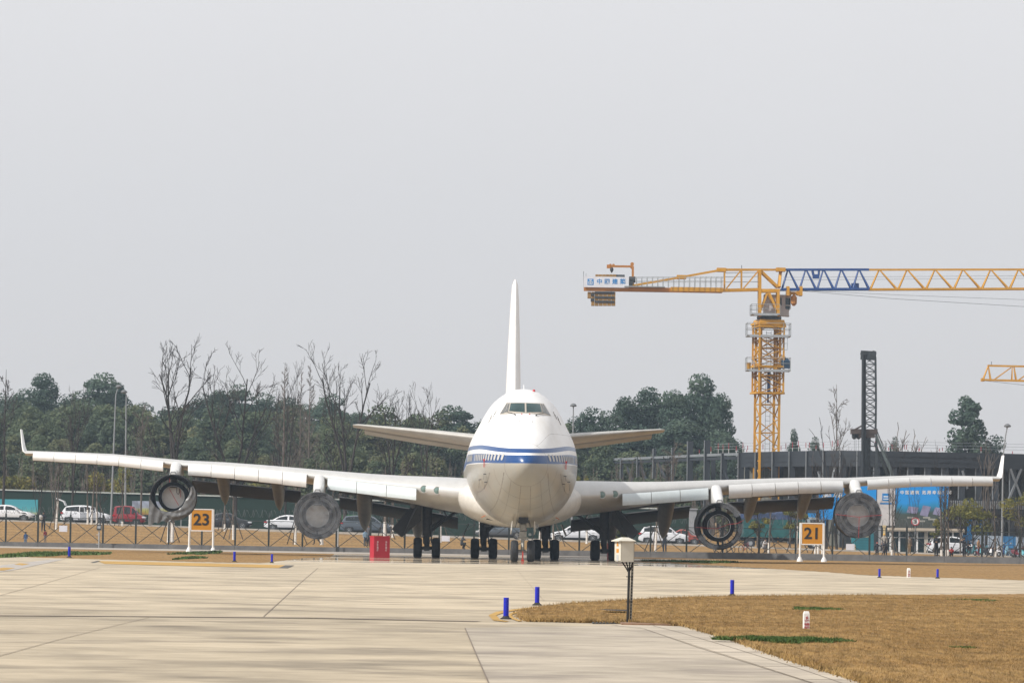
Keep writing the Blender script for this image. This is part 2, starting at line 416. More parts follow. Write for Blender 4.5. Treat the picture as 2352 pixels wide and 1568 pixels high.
# dark flat strip over the grass left of the cabinet post, grating at the pavement edge
px_sheet('dark_strip', [(1376, 1407.5), (1444, 1408.5), (1444, 1412), (1395, 1410.5)], 0.085, M('strip_dark', (0.015, 0.011, 0.008), 0.9))
gb = MB()
for i in range(7):
    a = gnd(1362 + i * 8, 1431.5); b_ = gnd(1366 + i * 8, 1433.5)
    gb.box(((a.x + b_.x) / 2, a.y + 0.2, 0.012), (0.04, 0.7, 0.02))
struct('drain_grating', gb, MDARK)
cm = MB(); a = gnd(1440, 1433.5); cm.box((gnd(1500, 1434.5).x, gnd(1500, 1434.5).y, 0.02), (1.15, 1.0, 0.03)); struct('drain_cover', cm, M('rusty_iron', (0.22, 0.13, 0.08), 0.9, var=0.3, scale=6))
# gravel track by the fence, road, path behind it
gb = MB()
def ground_band(mb, y0f, y1f, x0, x1, dz, n=40, ny=4):
    xs = np.linspace(x0, x1, n)
    mb.add([(x, lerp(y0f(x), y1f(x), j / ny), G(x, lerp(y0f(x), y1f(x), j / ny)) + dz) for j in range(ny + 1) for x in xs],
           [(j * n + i, j * n + i + 1, (j + 1) * n + i + 1, (j + 1) * n + i) for j in range(ny) for i in range(n - 1)])
ground_band(gb, lambda x: fence_y(x) - 26 + max(0, x) * 0.3, lambda x: fence_y(x) - 2, -75, 8, 0.009)
struct('gravel_track', gb, M('gravel', (0.33, 0.29, 0.245), 0.95, var=0.22, scale=0.7))
gb = MB(); ground_band(gb, lambda x: 403, lambda x: 424, -300, 300, 0.03, 80)
struct('road', gb, M('asphalt', (0.16, 0.155, 0.15), 0.9, var=0.12, scale=0.4))
gb = MB(); ground_band(gb, lambda x: 389, lambda x: 391.5, -22, 60, 0.02, 50)
struct('footpath', gb, M('path_concrete', (0.42, 0.39, 0.34), 0.9, var=0.1, scale=0.5))
gb = MB()
for i in range(60):
    x0 = -75 + i * 2.5; x1 = x0 + 2.49
    gb.prism([(x0, 402.6, G(x0, 402.6) - .2), (x1, 402.6, G(x1, 402.6) - .2), (x1, 402.6, G(x1, 402.6) + .13), (x0, 402.6, G(x0, 402.6) + .13)], (0, 0.3, 0))
struct('kerb', gb, M('kerb_stone', (0.40, 0.38, 0.35), 0.9, var=0.15, scale=1))

# dry blades standing on the island (countless)
def blades(name, n, sampler, h, w, mat, label, seed, lean=0.5):
    rg = np.random.default_rng(seed); P = sampler(rg, n); n = len(P)
    hh = h * rg.uniform(0.45, 1.3, n); a = rg.uniform(0, 2 * np.pi, n); ln = rg.normal(0, lean, (n, 2)) * hh[:, None]
    dx = np.stack([np.cos(a), np.sin(a), np.zeros(n)], 1) * w
    tip = P + np.concatenate([ln, hh[:, None]], 1)
    V = np.stack([P - dx, P + dx, tip], 1).reshape(-1, 3)
    me = bpy.data.meshes.new(name); me.vertices.add(3 * n); me.vertices.foreach_set('co', V.astype(np.float32).ravel())
    me.loops.add(3 * n); me.polygons.add(n); me.loops.foreach_set('vertex_index', np.arange(3 * n, dtype=np.int32))
    me.polygons.foreach_set('loop_start', np.arange(0, 3 * n, 3, dtype=np.int32))
    me.update(calc_edges=True); me.materials.append(mat)
    o = bpy.data.objects.new(name, me); COL.objects.link(o); return props(o, label, name.replace('_', ' '), kind='stuff')
poly = np.array([(p.x, p.y) for p in ISL])
def in_poly(P, poly):
    x, y = P[:, 0], P[:, 1]; c = np.zeros(len(P), bool); j = len(poly) - 1
    for i in range(len(poly)):
        xi, yi = poly[i]; xj, yj = poly[j]
        hit = ((yi > y) != (yj > y)) & (x < (xj - xi) * (y - yi) / (yj - yi + 1e-12) + xi); c ^= hit; j = i
    return c
def isl_sampler(rg, n):
    y = 44 + 80 * rg.uniform(0, 1, n) ** 0.9; x = rg.uniform(-0.01, 0.125, n) * y
    P = np.stack([x, y], 1); P = P[in_poly(P, poly)]
    return np.concatenate([P, np.full((len(P), 1), 0.035)], 1)
MBLADE = grass_mat('dry_blade', (0.25, 0.155, 0.058), (0.44, 0.31, 0.14), (0.20, 0.19, 0.06))
blades('dry_grass_blades', 380000, isl_sampler, 0.032, 0.0035, MBLADE, 'dry straw coloured grass blades covering the near lawn', 3)
def edge_sampler(rg, n):
    k = rg.integers(0, len(poly) - 1, n); t = rg.uniform(0, 1, (n, 1)); P = poly[k] * (1 - t) + poly[k + 1] * t
    P = P[(P[:, 1] > 44) & (P[:, 1] < 125) & (P[:, 0] < 0.13 * P[:, 1])] ; P = P + rg.normal(0, 0.05, P.shape)
    return np.concatenate([P, np.full((len(P), 1), 0.01)], 1)
blades('edge_grass_tufts', 14000, edge_sampler, 0.085, 0.008, MBLADE, 'longer dry grass tufts along the edge of the near lawn', 5)
MWEED = M('green_weed', (0.022, 0.058, 0.010), 0.7, col2=(0.09, 0.135, 0.035), scale=2, spec=0.2)
def patch_sampler(px0, px1, pya, pyb, z=0.03):
    a = gnd(px0, pya); b_ = gnd(px1, pyb)
    c = gnd((px0 + px1) / 2, (pya + pyb) / 2); rx = (gnd(px1, (pya + pyb) / 2).x - gnd(px0, (pya + pyb) / 2).x) / 2; ry = abs(gnd((px0 + px1) / 2, pya).y - gnd((px0 + px1) / 2, pyb).y) / 2
    def f(rg, n):
        r = rg.uniform(0, 1, n) ** 0.6; t = rg.uniform(0, 2 * np.pi, n)
        k = 1 + 0.35 * np.sin(3 * t + px0) + 0.2 * np.sin(7 * t)
        X_, Y_ = c.x + rx * r * k * np.cos(t), c.y + ry * r * k * np.sin(t)
        cl = np.sin(X_ * 9.0 / rx + 1.3 * np.sin(Y_ * 5 / ry)) + np.sin(Y_ * 7 / ry + X_ * 4 / rx) + rg.normal(0, .7, n)
        P = np.stack([X_, Y_, np.full(n, z)], 1); return P[cl > -.25]
    return f
for i, (x0, x1, y0, y1, nn, hh, lb) in enumerate((
        (1690, 1900, 1472, 1481, 13000, 0.06, 'bright green weed patch at the edge of the shoulder slabs'),
        (1835, 1945, 1476, 1481, 3000, 0.05, 'thin green weed tail trailing right along the dry lawn'),
        (1824, 1918, 1400, 1404.5, 2600, 0.05, 'small green weed patch above the white cable marker'),
        (2205, 2290, 1379, 1383, 900, 0.04, 'pale green weeds at the far side of the near lawn'),
        (2185, 2240, 1491, 1494, 700, 0.03, 'small green tuft low on the right of the near lawn'),
        (25, 215, 1267.5, 1280, 9000, 0.13, 'long green weed mat on the verge by a blue marker'),
        (430, 500, 1267, 1274, 4000, 0.13, 'green weed clump under the board numbered 23'),
        (415, 460, 1280, 1284.5, 2500, 0.1, 'green weed tuft at the pavement edge under board 23'),
        (1520, 1680, 1289, 1292, 3500, 0.12, 'thin olive weed streak on the far verge'))):
    blades('green_weeds', nn, patch_sampler(x0, x1, y0, y1, 0.03 if i < 5 else 0.008), hh, 0.02 if i < 5 else 0.06, MWEED, lb, 20 + i, 0.6)
# ================================================================== the airliner (x right, y aft from the nose, z up)
YN = 247.0; XN = at(1209.5, 1067, YN).x
PLANE = thing('airliner', 'white four engine jumbo airliner with blue cheat lines, parked nose on without its engine cowls', 'airliner', (XN, YN, 0), math.atan2(XN - at(1176, 885, YN + 55).x, 55))
TILT = 0.0105
def tl(p): return (p[0], p[1], p[2] - p[0] * TILT)
S_ = (0, .1, .3, .7, 1.4, 2.2, 3, 4, 5, 5.8, 6.5, 7.3, 8.3, 9.5, 11, 13)
sq = math.sqrt
f_wm = interp([sq(x) for x in (0, .1, .3, .7, 1.4, 2.2, 3, 4, 5, 6, 8, 10, 12, 14, 48, 58, 66, 70)], (0, .3, .54, .84, 1.21, 1.54, 1.83, 2.13, 2.38, 2.58, 2.89, 3.09, 3.2, 3.25, 3.25, 2.5, 1.2, .3))
f_zb = interp([sq(x) for x in (0, .1, .3, .7, 1.4, 2.2, 3, 4, 5, 6, 8, 10, 12, 14, 46, 58, 70)], (5.42, 5.12, 4.88, 4.58, 4.22, 3.85, 3.5, 3.13, 2.82, 2.58, 2.27, 2.1, 2.03, 2.0, 2.0, 3.9, 6.6))
f_zt = interp([sq(x) for x in (0, .1, .3, .7, 1.4, 2.2, 3, 4, 5, 5.8, 6.5, 7.3, 8.3, 9.5, 11, 13, 21, 25, 30, 34, 56, 70)], (5.42, 5.72, 5.96, 6.28, 6.66, 7.02, 7.4, 7.88, 8.41, 8.83, 9.14, 9.44, 9.7, 9.88, 9.98, 10, 10, 9.6, 8.75, 8.55, 8.5, 7.6))
def WM(s): return f_wm(sq(max(s, 0)))
def ZB(s): return f_zb(sq(max(s, 0)))
def ZT(s): return f_zt(sq(max(s, 0)))
def ZW(s): return lerp(5.42, 5.5, min(1, s / 11))
f_hump = interp((0, .147, .275, .384, .52, .589, .655, .711, .793, .833, .895, .95, .976, .992, 1), (1, .985, .948, .886, .79, .74, .69, .645, .565, .515, .41, .29, .2, .11, 0))
def HW(s, z):
    zt, zb, zw, wm = ZT(s), ZB(s), ZW(s), WM(s)
    if z >= zt or z <= zb: return 0.0
    if z < zw: u = (zw - z) / (zw - zb); return wm * sq(max(0, 1 - u * u))
    u = (z - zw) / (zt - zw); e = sq(max(0, 1 - u * u)); k = sm((s - 1.2) / 5.5) * (1 - sm((s - 22) / 8))
    return wm * lerp(e, f_hump(u), k)
def surf_s(l, z, lim=16):
    """how far aft of the nose the skin is at that height and side"""
    l = abs(l); a, b = 0.0, lim
    for _ in range(40):
        m = (a + b) / 2
        if HW(m, z) >= l and ZB(m) < z < ZT(m): b = m
        else: a = m
    return b
stn = [0.004, .03, .08, .15, .25, .4, .6, .85, 1.1, 1.4, 1.8, 2.2, 2.6, 3, 3.5, 4, 4.4, 4.8, 5.2, 5.6, 6, 6.4, 6.8, 7.2, 7.7, 8.2, 9, 10, 11, 12, 13, 15, 18, 21, 23, 25, 27, 30, 34, 40, 46, 50, 54, 58, 62, 66, 70]
secs = []
NL, NU = 16, 30
for s in stn:
    zb, zt, zw, wm = ZB(s), ZT(s), ZW(s), WM(s); half = []
    for k in range(NL + 1):
        a = math.pi / 2 * k / NL; half.append((wm * math.sin(a), zw - (zw - zb) * math.cos(a)))
    for k in range(1, NU + 1):
        a = math.pi / 2 * k / NU; z = zw + (zt - zw) * math.sin(a)
        half.append((HW(s, z) if k < NU else 0.0, z))
    secs.append([(x, s, z) for x, z in half] + [(-x, s, z) for x, z in reversed(half[1:-1])])
fm = bpy.data.materials.new('fuselage_paint'); fm.use_nodes = True; n = fm.node_tree; b = n.nodes['Principled BSDF']
tc = n.nodes.new('ShaderNodeTexCoord'); sp = n.nodes.new('ShaderNodeSeparateXYZ'); n.links.new(tc.outputs['Object'], sp.inputs[0])
def nmath(op, a, c=None, clamp=False, tree=n):
    q = tree.nodes.new('ShaderNodeMath'); q.operation = op; q.use_clamp = clamp
    for i, v in enumerate((a, c)):
        if v is None: continue
        if isinstance(v, (int, float)): q.inputs[i].default_value = v
        else: tree.links.new(v, q.inputs[i])
    return q.outputs[0]
def nrange(v, a, b_, c, d, tree=n, smooth=False):
    q = tree.nodes.new('ShaderNodeMapRange'); q.clamp = True
    if smooth: q.interpolation_type = 'SMOOTHSTEP'
    for i, x in enumerate((a, b_, c, d)): q.inputs[i + 1].default_value = x
    tree.links.new(v, q.inputs[0]); return q.outputs[0]
X, Yc, Z = sp.outputs
e1 = nrange(Yc, 0.2, 7, 6.32, 6.60, smooth=True); e2 = nrange(Yc, 0.2, 7, 6.08, 6.36, smooth=True)
e3 = nrange(Yc, 0.2, 7, 5.95, 6.12, smooth=True); e4 = nrange(Yc, 0.2, 7, 5.50, 5.58, smooth=True)
below = lambda e: nmath('LESS_THAN', Z, e); above = lambda e: nmath('GREATER_THAN', Z, e)
stripe = nmath('ADD', nmath('MULTIPLY', below(e1), above(e2)), nmath('MULTIPLY', below(e3), above(e4)), True)
def nnoise(scale, st, det=6):
    mp = n.nodes.new('ShaderNodeMapping'); mp.inputs['Scale'].default_value = st; n.links.new(tc.outputs['Object'], mp.inputs[0])
    z = n.nodes.new('ShaderNodeTexNoise'); z.inputs['Scale'].default_value = scale; z.inputs['Detail'].default_value = det; n.links.new(mp.outputs[0], z.inputs['Vector']); return z.outputs['Fac']
dirt = nmath('MULTIPLY', nrange(nnoise(1.2, (1, .5, .35)), .42, .75, 0, 1), nrange(Z, 2.0, 5.6, 0.9, 0.34))
def nmix(f, a, c):
    q = n.nodes.new('ShaderNodeMix'); q.data_type = 'RGBA'
    for i, v in ((0, f), (6, a), (7, c)):
        if isinstance(v, tuple): q.inputs[i].default_value = (*v, 1)
        elif isinstance(v, (int, float)): q.inputs[i].default_value = v
        else: n.links.new(v, q.inputs[i])
    return q.outputs[2]
# radome seam and skin joints drawn as thin dark lines
rr = nmath('SQRT', nmath('ADD', nmath('POWER', X, 2), nmath('POWER', nmath('SUBTRACT', Z, 5.44), 2)))
ring = nmath('MULTIPLY', nmath('LESS_THAN', nmath('ABSOLUTE', nmath('SUBTRACT', Yc, 1.4)), 0.02), 1)
fade = nmath('MULTIPLY', nrange(nnoise(3, (1, 1, 1)), .3, .6, .4, 1), 0.75)
lines = ring
low = nmath('LESS_THAN', Z, 5.2)
for pos, w in ((2.9, .022), (4.6, .03), (6.9, .025), (9.4, .025), (12.2, .03), (15.4, .03)):
    lines = nmath('MAXIMUM', lines, nmath('MULTIPLY', low, nmath('LESS_THAN', nmath('ABSOLUTE', nmath('SUBTRACT', Yc, pos)), w)))
ax = nmath('ABSOLUTE', X)
for k, w in ((0.36, .018), (1.1, .012), (1.62, .02), (2.3, .016)):       # lengthwise joints under the nose
    lines = nmath('MAXIMUM', lines, nmath('MULTIPLY', nmath('LESS_THAN', nmath('ABSOLUTE', nmath('SUBTRACT', ax, nmath('MULTIPLY', k, nrange(Yc, 1.4, 9, .75, 1.15)))), w), nmath('MULTIPLY', nmath('LESS_THAN', Z, 5.0), nmath('GREATER_THAN', Yc, 1.4))))
lines = nmath('MAXIMUM', lines, nmath('MULTIPLY', nmath('LESS_THAN', nmath('ABSOLUTE', nmath('SUBTRACT', Z, nmath('SUBTRACT', 7.25, nrange(ax, 0.5, 1.5, .75, 0, smooth=True)))), .012), nmath('GREATER_THAN', ax, .55)))
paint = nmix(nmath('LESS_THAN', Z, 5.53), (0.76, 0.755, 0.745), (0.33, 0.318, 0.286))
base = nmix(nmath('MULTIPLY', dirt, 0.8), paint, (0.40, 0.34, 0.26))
blue = nmix(nrange(nnoise(.7, (1, .4, 1)), .3, .7, 0, 1), (0.003, 0.048, 0.185), (0.008, 0.064, 0.215))
blue = nmix(nrange(ax, 1.6, 2.6, 0, .45), blue, (0.10, 0.155, 0.29))      # paler, greyer blue along the sides
body = nmix(stripe, base, blue); body = nmix(nmath('MULTIPLY', lines, fade), body, (0.12, 0.1, 0.085))
n.links.new(body, b.inputs['Base Color']); b.inputs['Roughness'].default_value = 0.3; b.inputs['Coat Weight'].default_value = 0.12; b.inputs['Coat Roughness'].default_value = 0.06
bpn = n.nodes.new('ShaderNodeBump'); bpn.inputs['Strength'].default_value = 0.12; bpn.inputs['Distance'].default_value = 0.05
n.links.new(nnoise(1.0, (1, 1, 1), 2), bpn.inputs['Height']); n.links.new(bpn.outputs[0], b.inputs['Normal'])
mb = MB(); mb.loft(secs)
FUS = mb.build('fuselage', fm, PLANE, smooth=50, fn=tl)
def on_skin(l, z, off=0.012):
    s = surf_s(l, z); return (l + math.copysign(off * 0.6, l) * min(1, abs(l)), s - off, z + off * 0.5)
def skin_patch(quad, nu, nv, off, parent, name, mat):
    mb = MB(); A, B, C_, D = quad; vs = []
    for j in range(nv + 1):
        for i in range(nu + 1):
            u, v = i / nu, j / nv
            l = lerp(lerp(A[0], B[0], u), lerp(D[0], C_[0], u), v); z = lerp(lerp(A[1], B[1], u), lerp(D[1], C_[1], u), v)
            vs.append(on_skin(l, z, off))
    mb.add(vs, [(j * (nu + 1) + i, j * (nu + 1) + i + 1, (j + 1) * (nu + 1) + i + 1, (j + 1) * (nu + 1) + i) for j in range(nv) for i in range(nu)])
    o = mb.build(name, mat, parent, smooth=60, fn=tl)
    return o
MPANE = M('cockpit_glass', (0.012, 0.042, 0.042), 0.1, var=0.5, scale=0.8, spec=0.3)
MPANE2 = M('cockpit_side_glass', (0.13, 0.135, 0.13), 0.12, var=0.3, scale=1.5)
MFRAME = M('window_frame', (0.40, 0.36, 0.31), 0.5, var=0.15, scale=5)
for sgn in (-1, 1):
    fr = skin_patch([(sgn * .0, 8.40), (sgn * 1.47, 8.33), (sgn * 1.06, 9.05), (sgn * .0, 9.05)], 12, 5, 0.012, PLANE, 'window_frame', MFRAME)
    skin_patch([(sgn * .05, 8.46), (sgn * .92, 8.52), (sgn * .82, 9.0), (sgn * .05, 9.01)], 7, 4, 0.026, fr, 'windshield_pane', MPANE)
    skin_patch([(sgn * .98, 8.5), (sgn * 1.17, 8.44), (sgn * .94, 9.0), (sgn * .88, 9.0)], 4, 4, 0.026, fr, 'side_pane', MPANE2)
    skin_patch([(sgn * 1.2, 8.42), (sgn * 1.42, 8.37), (sgn * 1.04, 9.0), (sgn * .98, 9.0)], 4, 4, 0.026, fr, 'side_pane', MPANE2)
    mb = MB(); mb.tube([on_skin(sgn * 1.0, 8.44, .05), on_skin(sgn * .8, 8.39, .06), on_skin(sgn * .56, 8.31, .05)], .016, 5)
    mb.tube([on_skin(sgn * .62, 8.30, .05), on_skin(sgn * .55, 8.28, .05)], .03, 5); mb.build('wiper', MDARK, PLANE, fn=tl)
    mb = MB(); c = on_skin(sgn * .22, 8.36, .03); mb.box(c, (.09, .05, .06), taper=.3); mb.build('red_cover', MRED, PLANE, fn=tl)
    mb = MB(); c = on_skin(sgn * .36, 7.9, .0); mb.tube([c, (c[0], c[1] - .12, c[2] + .05)], .014, 4); mb.tube([c, (c[0] + sgn * .1, c[1] - .02, c[2] - .05)], .01, 4); mb.build('wiper_nozzle', MDARK, PLANE, fn=tl)
    # probes and their red pennants on the nose sides
    for k, (l, z) in enumerate(((2.2, 4.9), (2.14, 4.45), (2.45, 4.6))):
        mb = MB(); c = Vector(on_skin(sgn * l, z, 0)); mb.tube([c, c + Vector((sgn * .12, -.03, 0)), c + Vector((sgn * .14, -.28, -.02))], .022, 5)
        mb.tube([c + Vector((sgn * .1, -.05, -.02)), c + Vector((sgn * .14, -.05, -.3 - .1 * k))], .009, 4); mb.build('pitot_probe', MDARK, PLANE, fn=tl)
    mb = MB(); c = Vector(on_skin(sgn * 2.28, 5.6, .02)); mb.box(c + Vector((sgn * .03, -.03, -.12)), (.05, .02, .42)); mb.box(c + Vector((sgn * .04, -.05, .08)), (.1, .04, .12)); mb.build('warning_pennant', M('red_pennant', (.5, .05, .04), .8), PLANE, fn=tl)
    # escape slide / hatch marks on the upper deck flanks
    for (l, z, a) in ((1.62, 8.6, .35), (1.72, 8.42, .35), (1.86, 8.35, .3), (1.98, 8.05, .28), (1.9, 8.18, .2)):
        mb = MB(); p = on_skin(sgn * l, z, .012); q = on_skin(sgn * (l + .1), z - a * .7, .012); mb.tube([p, q], .018, 4)
        mb.build('hatch_mark', M('hatch_grey', (.16, .15, .14), .7), PLANE, fn=tl)
# cabin windows with their shades down
MSHADE = M('window_shade', (0.46, 0.45, 0.43), 0.5)
def side_win(s, z, sgn, hw_=.14, hh=.2):
    mb = MB(); pts = []
    for k in range(12):
        a = 2 * math.pi * k / 12; ss = s + hw_ * math.copysign(abs(math.cos(a)) ** .6, math.cos(a)); zz = z + hh * math.copysign(abs(math.sin(a)) ** .6, math.sin(a))
        pts.append((sgn * (HW(ss, zz) + .015), ss - .01, zz))
    mb.add(pts, [tuple(range(12))]); mb.build('cabin_window', MSHADE, PLANE, fn=tl)
for sgn in (-1, 1):
    s = 1.8
    for k in range(22):
        if k == 12: s += .9
        side_win(s, 5.86, sgn); s += .52
# aerials on the crown
mb = MB(); mb.prism([(-.01, 12, 9.97), (-.01, 12.5, 9.97), (-.01, 12.55, 10.28), (-.01, 12.35, 10.28)], (.03, 0, 0)); mb.build('antenna', MWHITE, PLANE, fn=tl)
mb = MB(); mb.lathe([(.001, .14), (.07, .1), (.09, 0)], (.55, 9.8, 9.8), 'Z', 10); mb.build('beacon', MRED, PLANE, fn=tl)
# belly: wing to body fairing
MALU = M('wing_skin', (0.53, 0.525, 0.51), 0.34, 0.25, var=0.07, scale=1.2, stretch=(1, .3, 1))
MFAIR = M('belly_paint', (0.60, 0.575, 0.53), 0.4, var=0.1, scale=1.5)
secs = []
for s, hw, zc, hh in ((15.5, 1.9, 3.3, 1.2), (16.5, 2.75, 3.5, 1.46), (17.6, 3.3, 3.7, 1.68), (19, 3.7, 3.85, 1.86), (21, 3.9, 3.9, 1.94), (24, 4.0, 3.9, 1.96), (33, 3.9, 3.9, 1.96), (37, 3.5, 3.9, 1.85), (40, 2.6, 3.7, 1.5)):
    q = []
    for k in range(40):
        a = 2 * math.pi * k / 40; up = .55 if math.sin(a) > 0 else 1
        q.append((hw * math.copysign(abs(math.cos(a)) ** .95, math.cos(a)), s, zc + up * hh * math.copysign(abs(math.sin(a)) ** .9, math.sin(a))))
    secs.append(q)
mb = MB(); mb.loft(secs); mb.build('belly_fairing', MFAIR, PLANE, smooth=45, fn=tl)
for sgn in (-1, 1):      # air conditioning inlets with orange surrounds
    mb = MB(); mb.add([(sgn * 1.55, 16.9, 2.35), (sgn * 2.05, 17.2, 2.42), (sgn * 1.75, 16.9, 2.62)], [(0, 1, 2)]); mb.build('ram_air_inlet', MCHAR, PLANE, fn=lambda p: (p[0], p[1] - .65, p[2] - .02))
    mb = MB(); mb.tube([(sgn * 1.2, 16.1, 2.45), (sgn * 1.75, 16.1, 2.75), (sgn * 2.3, 16.35, 2.5)], .025, 4); mb.build('inlet_cover_strap', M('orange_strap', (.5, .12, .02), .7), PLANE, fn=tl)
# wings
f_le = lambda l: 18.5 + .885 * (l - 3.25)
f_ch = interp((0, 3.25, 12.2, 31.6), (17.5, 16.4, 9.75, 4.0))
f_th = interp((0, 3.25, 8, 12.2, 18, 31.6), (2.2, 2.1, 1.42, .97, .72, .32))
f_zl = interp((0, 3.25, 8, 12, 18.4, 21, 26, 31.6), (3.72, 3.9, 4.3, 4.72, 5.24, 5.36, 5.78, 5.99))
f_in = interp((0, 3.25, 12, 31.6), (R(2.2), R(2.0), R(.8), R(-.5)))
def naca(x): return 5 * (.2969 * sq(x) - .126 * x - .3516 * x * x + .2843 * x**3 - .1036 * x**4)
XS = [0, .003, .012, .03, .06, .1, .16, .24, .34, .46, .6, .75, .9, 1]
def wing_sec(sgn, l, le, ch, th, zl, inc):
    up = []; lo = []
    for x in XS:
        t = naca(x) * th
        up.append((sgn * l, le + x * ch, zl - x * ch * math.sin(inc) + t * 1.06)); lo.append((sgn * l, le + x * ch, zl - x * ch * math.sin(inc) - t * .94))
    return list(reversed(up)) + lo[1:]
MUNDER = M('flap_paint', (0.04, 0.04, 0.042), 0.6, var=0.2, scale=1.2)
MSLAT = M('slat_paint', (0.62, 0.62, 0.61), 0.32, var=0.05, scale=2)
MKRU = M('inner_slat_paint', (0.50, 0.545, 0.555), 0.4, var=0.05, scale=2)
MLITE = M('landing_light_glass', (0.16, 0.24, 0.22), 0.1, coat=.5)
ENG = {}
for sgn in (-1, 1):
    ls = [2.6, 3.25, 4.2, 5.5, 7, 9, 10.6, 12.2, 14, 16, 18.4, 21, 23.5, 26, 29, 31.4, 31.95]
    mb = MB(); mb.loft([wing_sec(sgn, l, f_le(l), f_ch(l), f_th(l), f_zl(l), f_in(l)) for l in ls])
    WING = mb.build('wing', MALU, PLANE, smooth=50, fn=tl)
    # winglet
    mb = MB(); q = []
    for k, (dl, le, ch, th, z) in enumerate(((0, 44.0, 3.6, .26, 6.0), (.22, 44.5, 3.0, .2, 6.12), (.36, 45.2, 2.3, .16, 6.5), (.62, 46.6, 1.3, .1, 7.6))):
        sec = []
        for x in XS: sec.append((sgn * (31.9 + dl + naca(x) * th), le + x * ch, z))
        for x in reversed(XS[1:-1]): sec.append((sgn * (31.9 + dl - naca(x) * th), le + x * ch, z))
        q.append(sec)
    mb.loft(q); mb.build('winglet', MWHITE, PLANE, smooth=50, fn=tl)
    # leading edge flaps, one part per panel
    def slat(l0, l1, drop, fwd, bulge, mat, top=.1):
        secs = []
        for l in (l0 + .016, l1 - .016):
            zl, le = f_zl(l), f_le(l); pr = []
            for k in range(9):
                t = k / 8; z = zl + top - t * (drop + top); y = le - .12 - fwd * math.sin(min(1, t * 1.15) * math.pi / 2) ** .8 - bulge * math.sin(t * math.pi)
                pr.append((y, z))
            pr.append((pr[-1][0] + .1, pr[-1][1] - .02)); pr.append((pr[-1][0] + .12, pr[-1][1] + .06))
            bk = [(y + .07, z + .01) for y, z in reversed(pr[:9])]
            secs.append([(sgn * l, y, z) for y, z in pr + bk])
        mb = MB(); mb.loft(secs); mb.build('slat', mat, PLANE, smooth=40, fn=tl)
    for k in range(6): slat(lerp(22.35, 31.35, k / 6), lerp(22.35, 31.35, (k + 1) / 6), lerp(.52, .44, k / 6), .35, .16, MSLAT)
    for k in range(5): slat(lerp(13.0, 20.7, k / 5), lerp(13.0, 20.7, (k + 1) / 5), lerp(.72, .6, k / 5), .42, .2, MSLAT)
    for k in range(3): slat(lerp(6.2, 11.7, k / 3), lerp(6.2, 11.7, (k + 1) / 3), .70, .5, .03, MKRU, top=.0)
    # trailing edge flaps, run out
    def flap(l0, l1, a0, d0, a1, d1):
        secs = []
        for l in (l0, l1):
            te = f_le(l) + f_ch(l); zt_ = f_zl(l) - f_ch(l) * math.sin(f_in(l)); p0 = Vector((0, te + a0, zt_ + d0)); p1 = Vector((0, te + a1, zt_ + d1)); ax_ = p1 - p0; nn = Vector((0, -ax_.z, ax_.y)).normalized()
            sec = []
            for x in XS: sec.append((sgn * l, *(p0 + ax_ * x + nn * naca(x) * .34)[1:]))
            for x in reversed(XS[1:-1]): sec.append((sgn * l, *(p0 + ax_ * x - nn * naca(x) * .2)[1:]))
            secs.append(sec)
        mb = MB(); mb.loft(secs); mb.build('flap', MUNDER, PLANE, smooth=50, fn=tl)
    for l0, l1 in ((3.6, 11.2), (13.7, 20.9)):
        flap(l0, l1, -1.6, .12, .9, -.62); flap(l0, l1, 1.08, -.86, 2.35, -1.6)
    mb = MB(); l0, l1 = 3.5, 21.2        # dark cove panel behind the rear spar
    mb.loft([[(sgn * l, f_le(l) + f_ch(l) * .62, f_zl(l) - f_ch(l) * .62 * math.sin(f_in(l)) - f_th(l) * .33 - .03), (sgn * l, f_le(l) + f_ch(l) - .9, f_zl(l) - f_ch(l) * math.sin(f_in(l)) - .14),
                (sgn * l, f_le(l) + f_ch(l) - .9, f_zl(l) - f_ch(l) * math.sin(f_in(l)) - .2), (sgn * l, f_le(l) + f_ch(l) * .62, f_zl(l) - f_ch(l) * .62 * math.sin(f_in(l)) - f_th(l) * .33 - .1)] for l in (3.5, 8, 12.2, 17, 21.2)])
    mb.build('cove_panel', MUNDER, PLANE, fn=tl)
    # flap track fairings
    for l in (6.15, 9.55, 15.1, 18.7):
        te = f_le(l) + f_ch(l); zt_ = f_zl(l) - f_ch(l) * math.sin(f_in(l)); secs = []; big = 1.1 if l < 12 else .9
        for y, z, w, h in ((-4.6, -.12, .1, .08), (-3.9, -.22, .36, .3), (-2.6, -.42, .44, .48), (-1, -.75, .46, .56), (.6, -1.3, .42, .6), (1.7, -1.85, .3, .45), (2.5, -2.3, .1, .14)):
            sec = []
            for k in range(14):
                a = 2 * math.pi * k / 14; sec.append((sgn * l + w * big * math.cos(a), te + y, zt_ + z * big + h * big * math.sin(a) - .05))
            secs.append(sec)
        mb = MB(); mb.loft(secs); mb.build('flap_track_fairing', M('fairing_paint', (0.155, 0.16, 0.168), 0.5, var=0.12, scale=2), PLANE, smooth=50, fn=tl)
    # landing lights in the wing root
    for l in (4.95, 5.75):
        mb = MB(); c = (sgn * l, f_le(l) - .015, f_zl(l) + .02); mb.lathe([(.001, -.06), (.12, -.045), (.2, .0), (.2, .15)], c, 'Y', 18)
        mb.build('landing_light', MLITE, PLANE, smooth=50, fn=tl)
        mb = MB(); mb.lathe([(.2, -.02), (.235, -.02), (.235, .2), (.2, .2)], c, 'Y', 18, close=True); mb.build('light_bezel', MALU, PLANE, smooth=50, fn=tl)
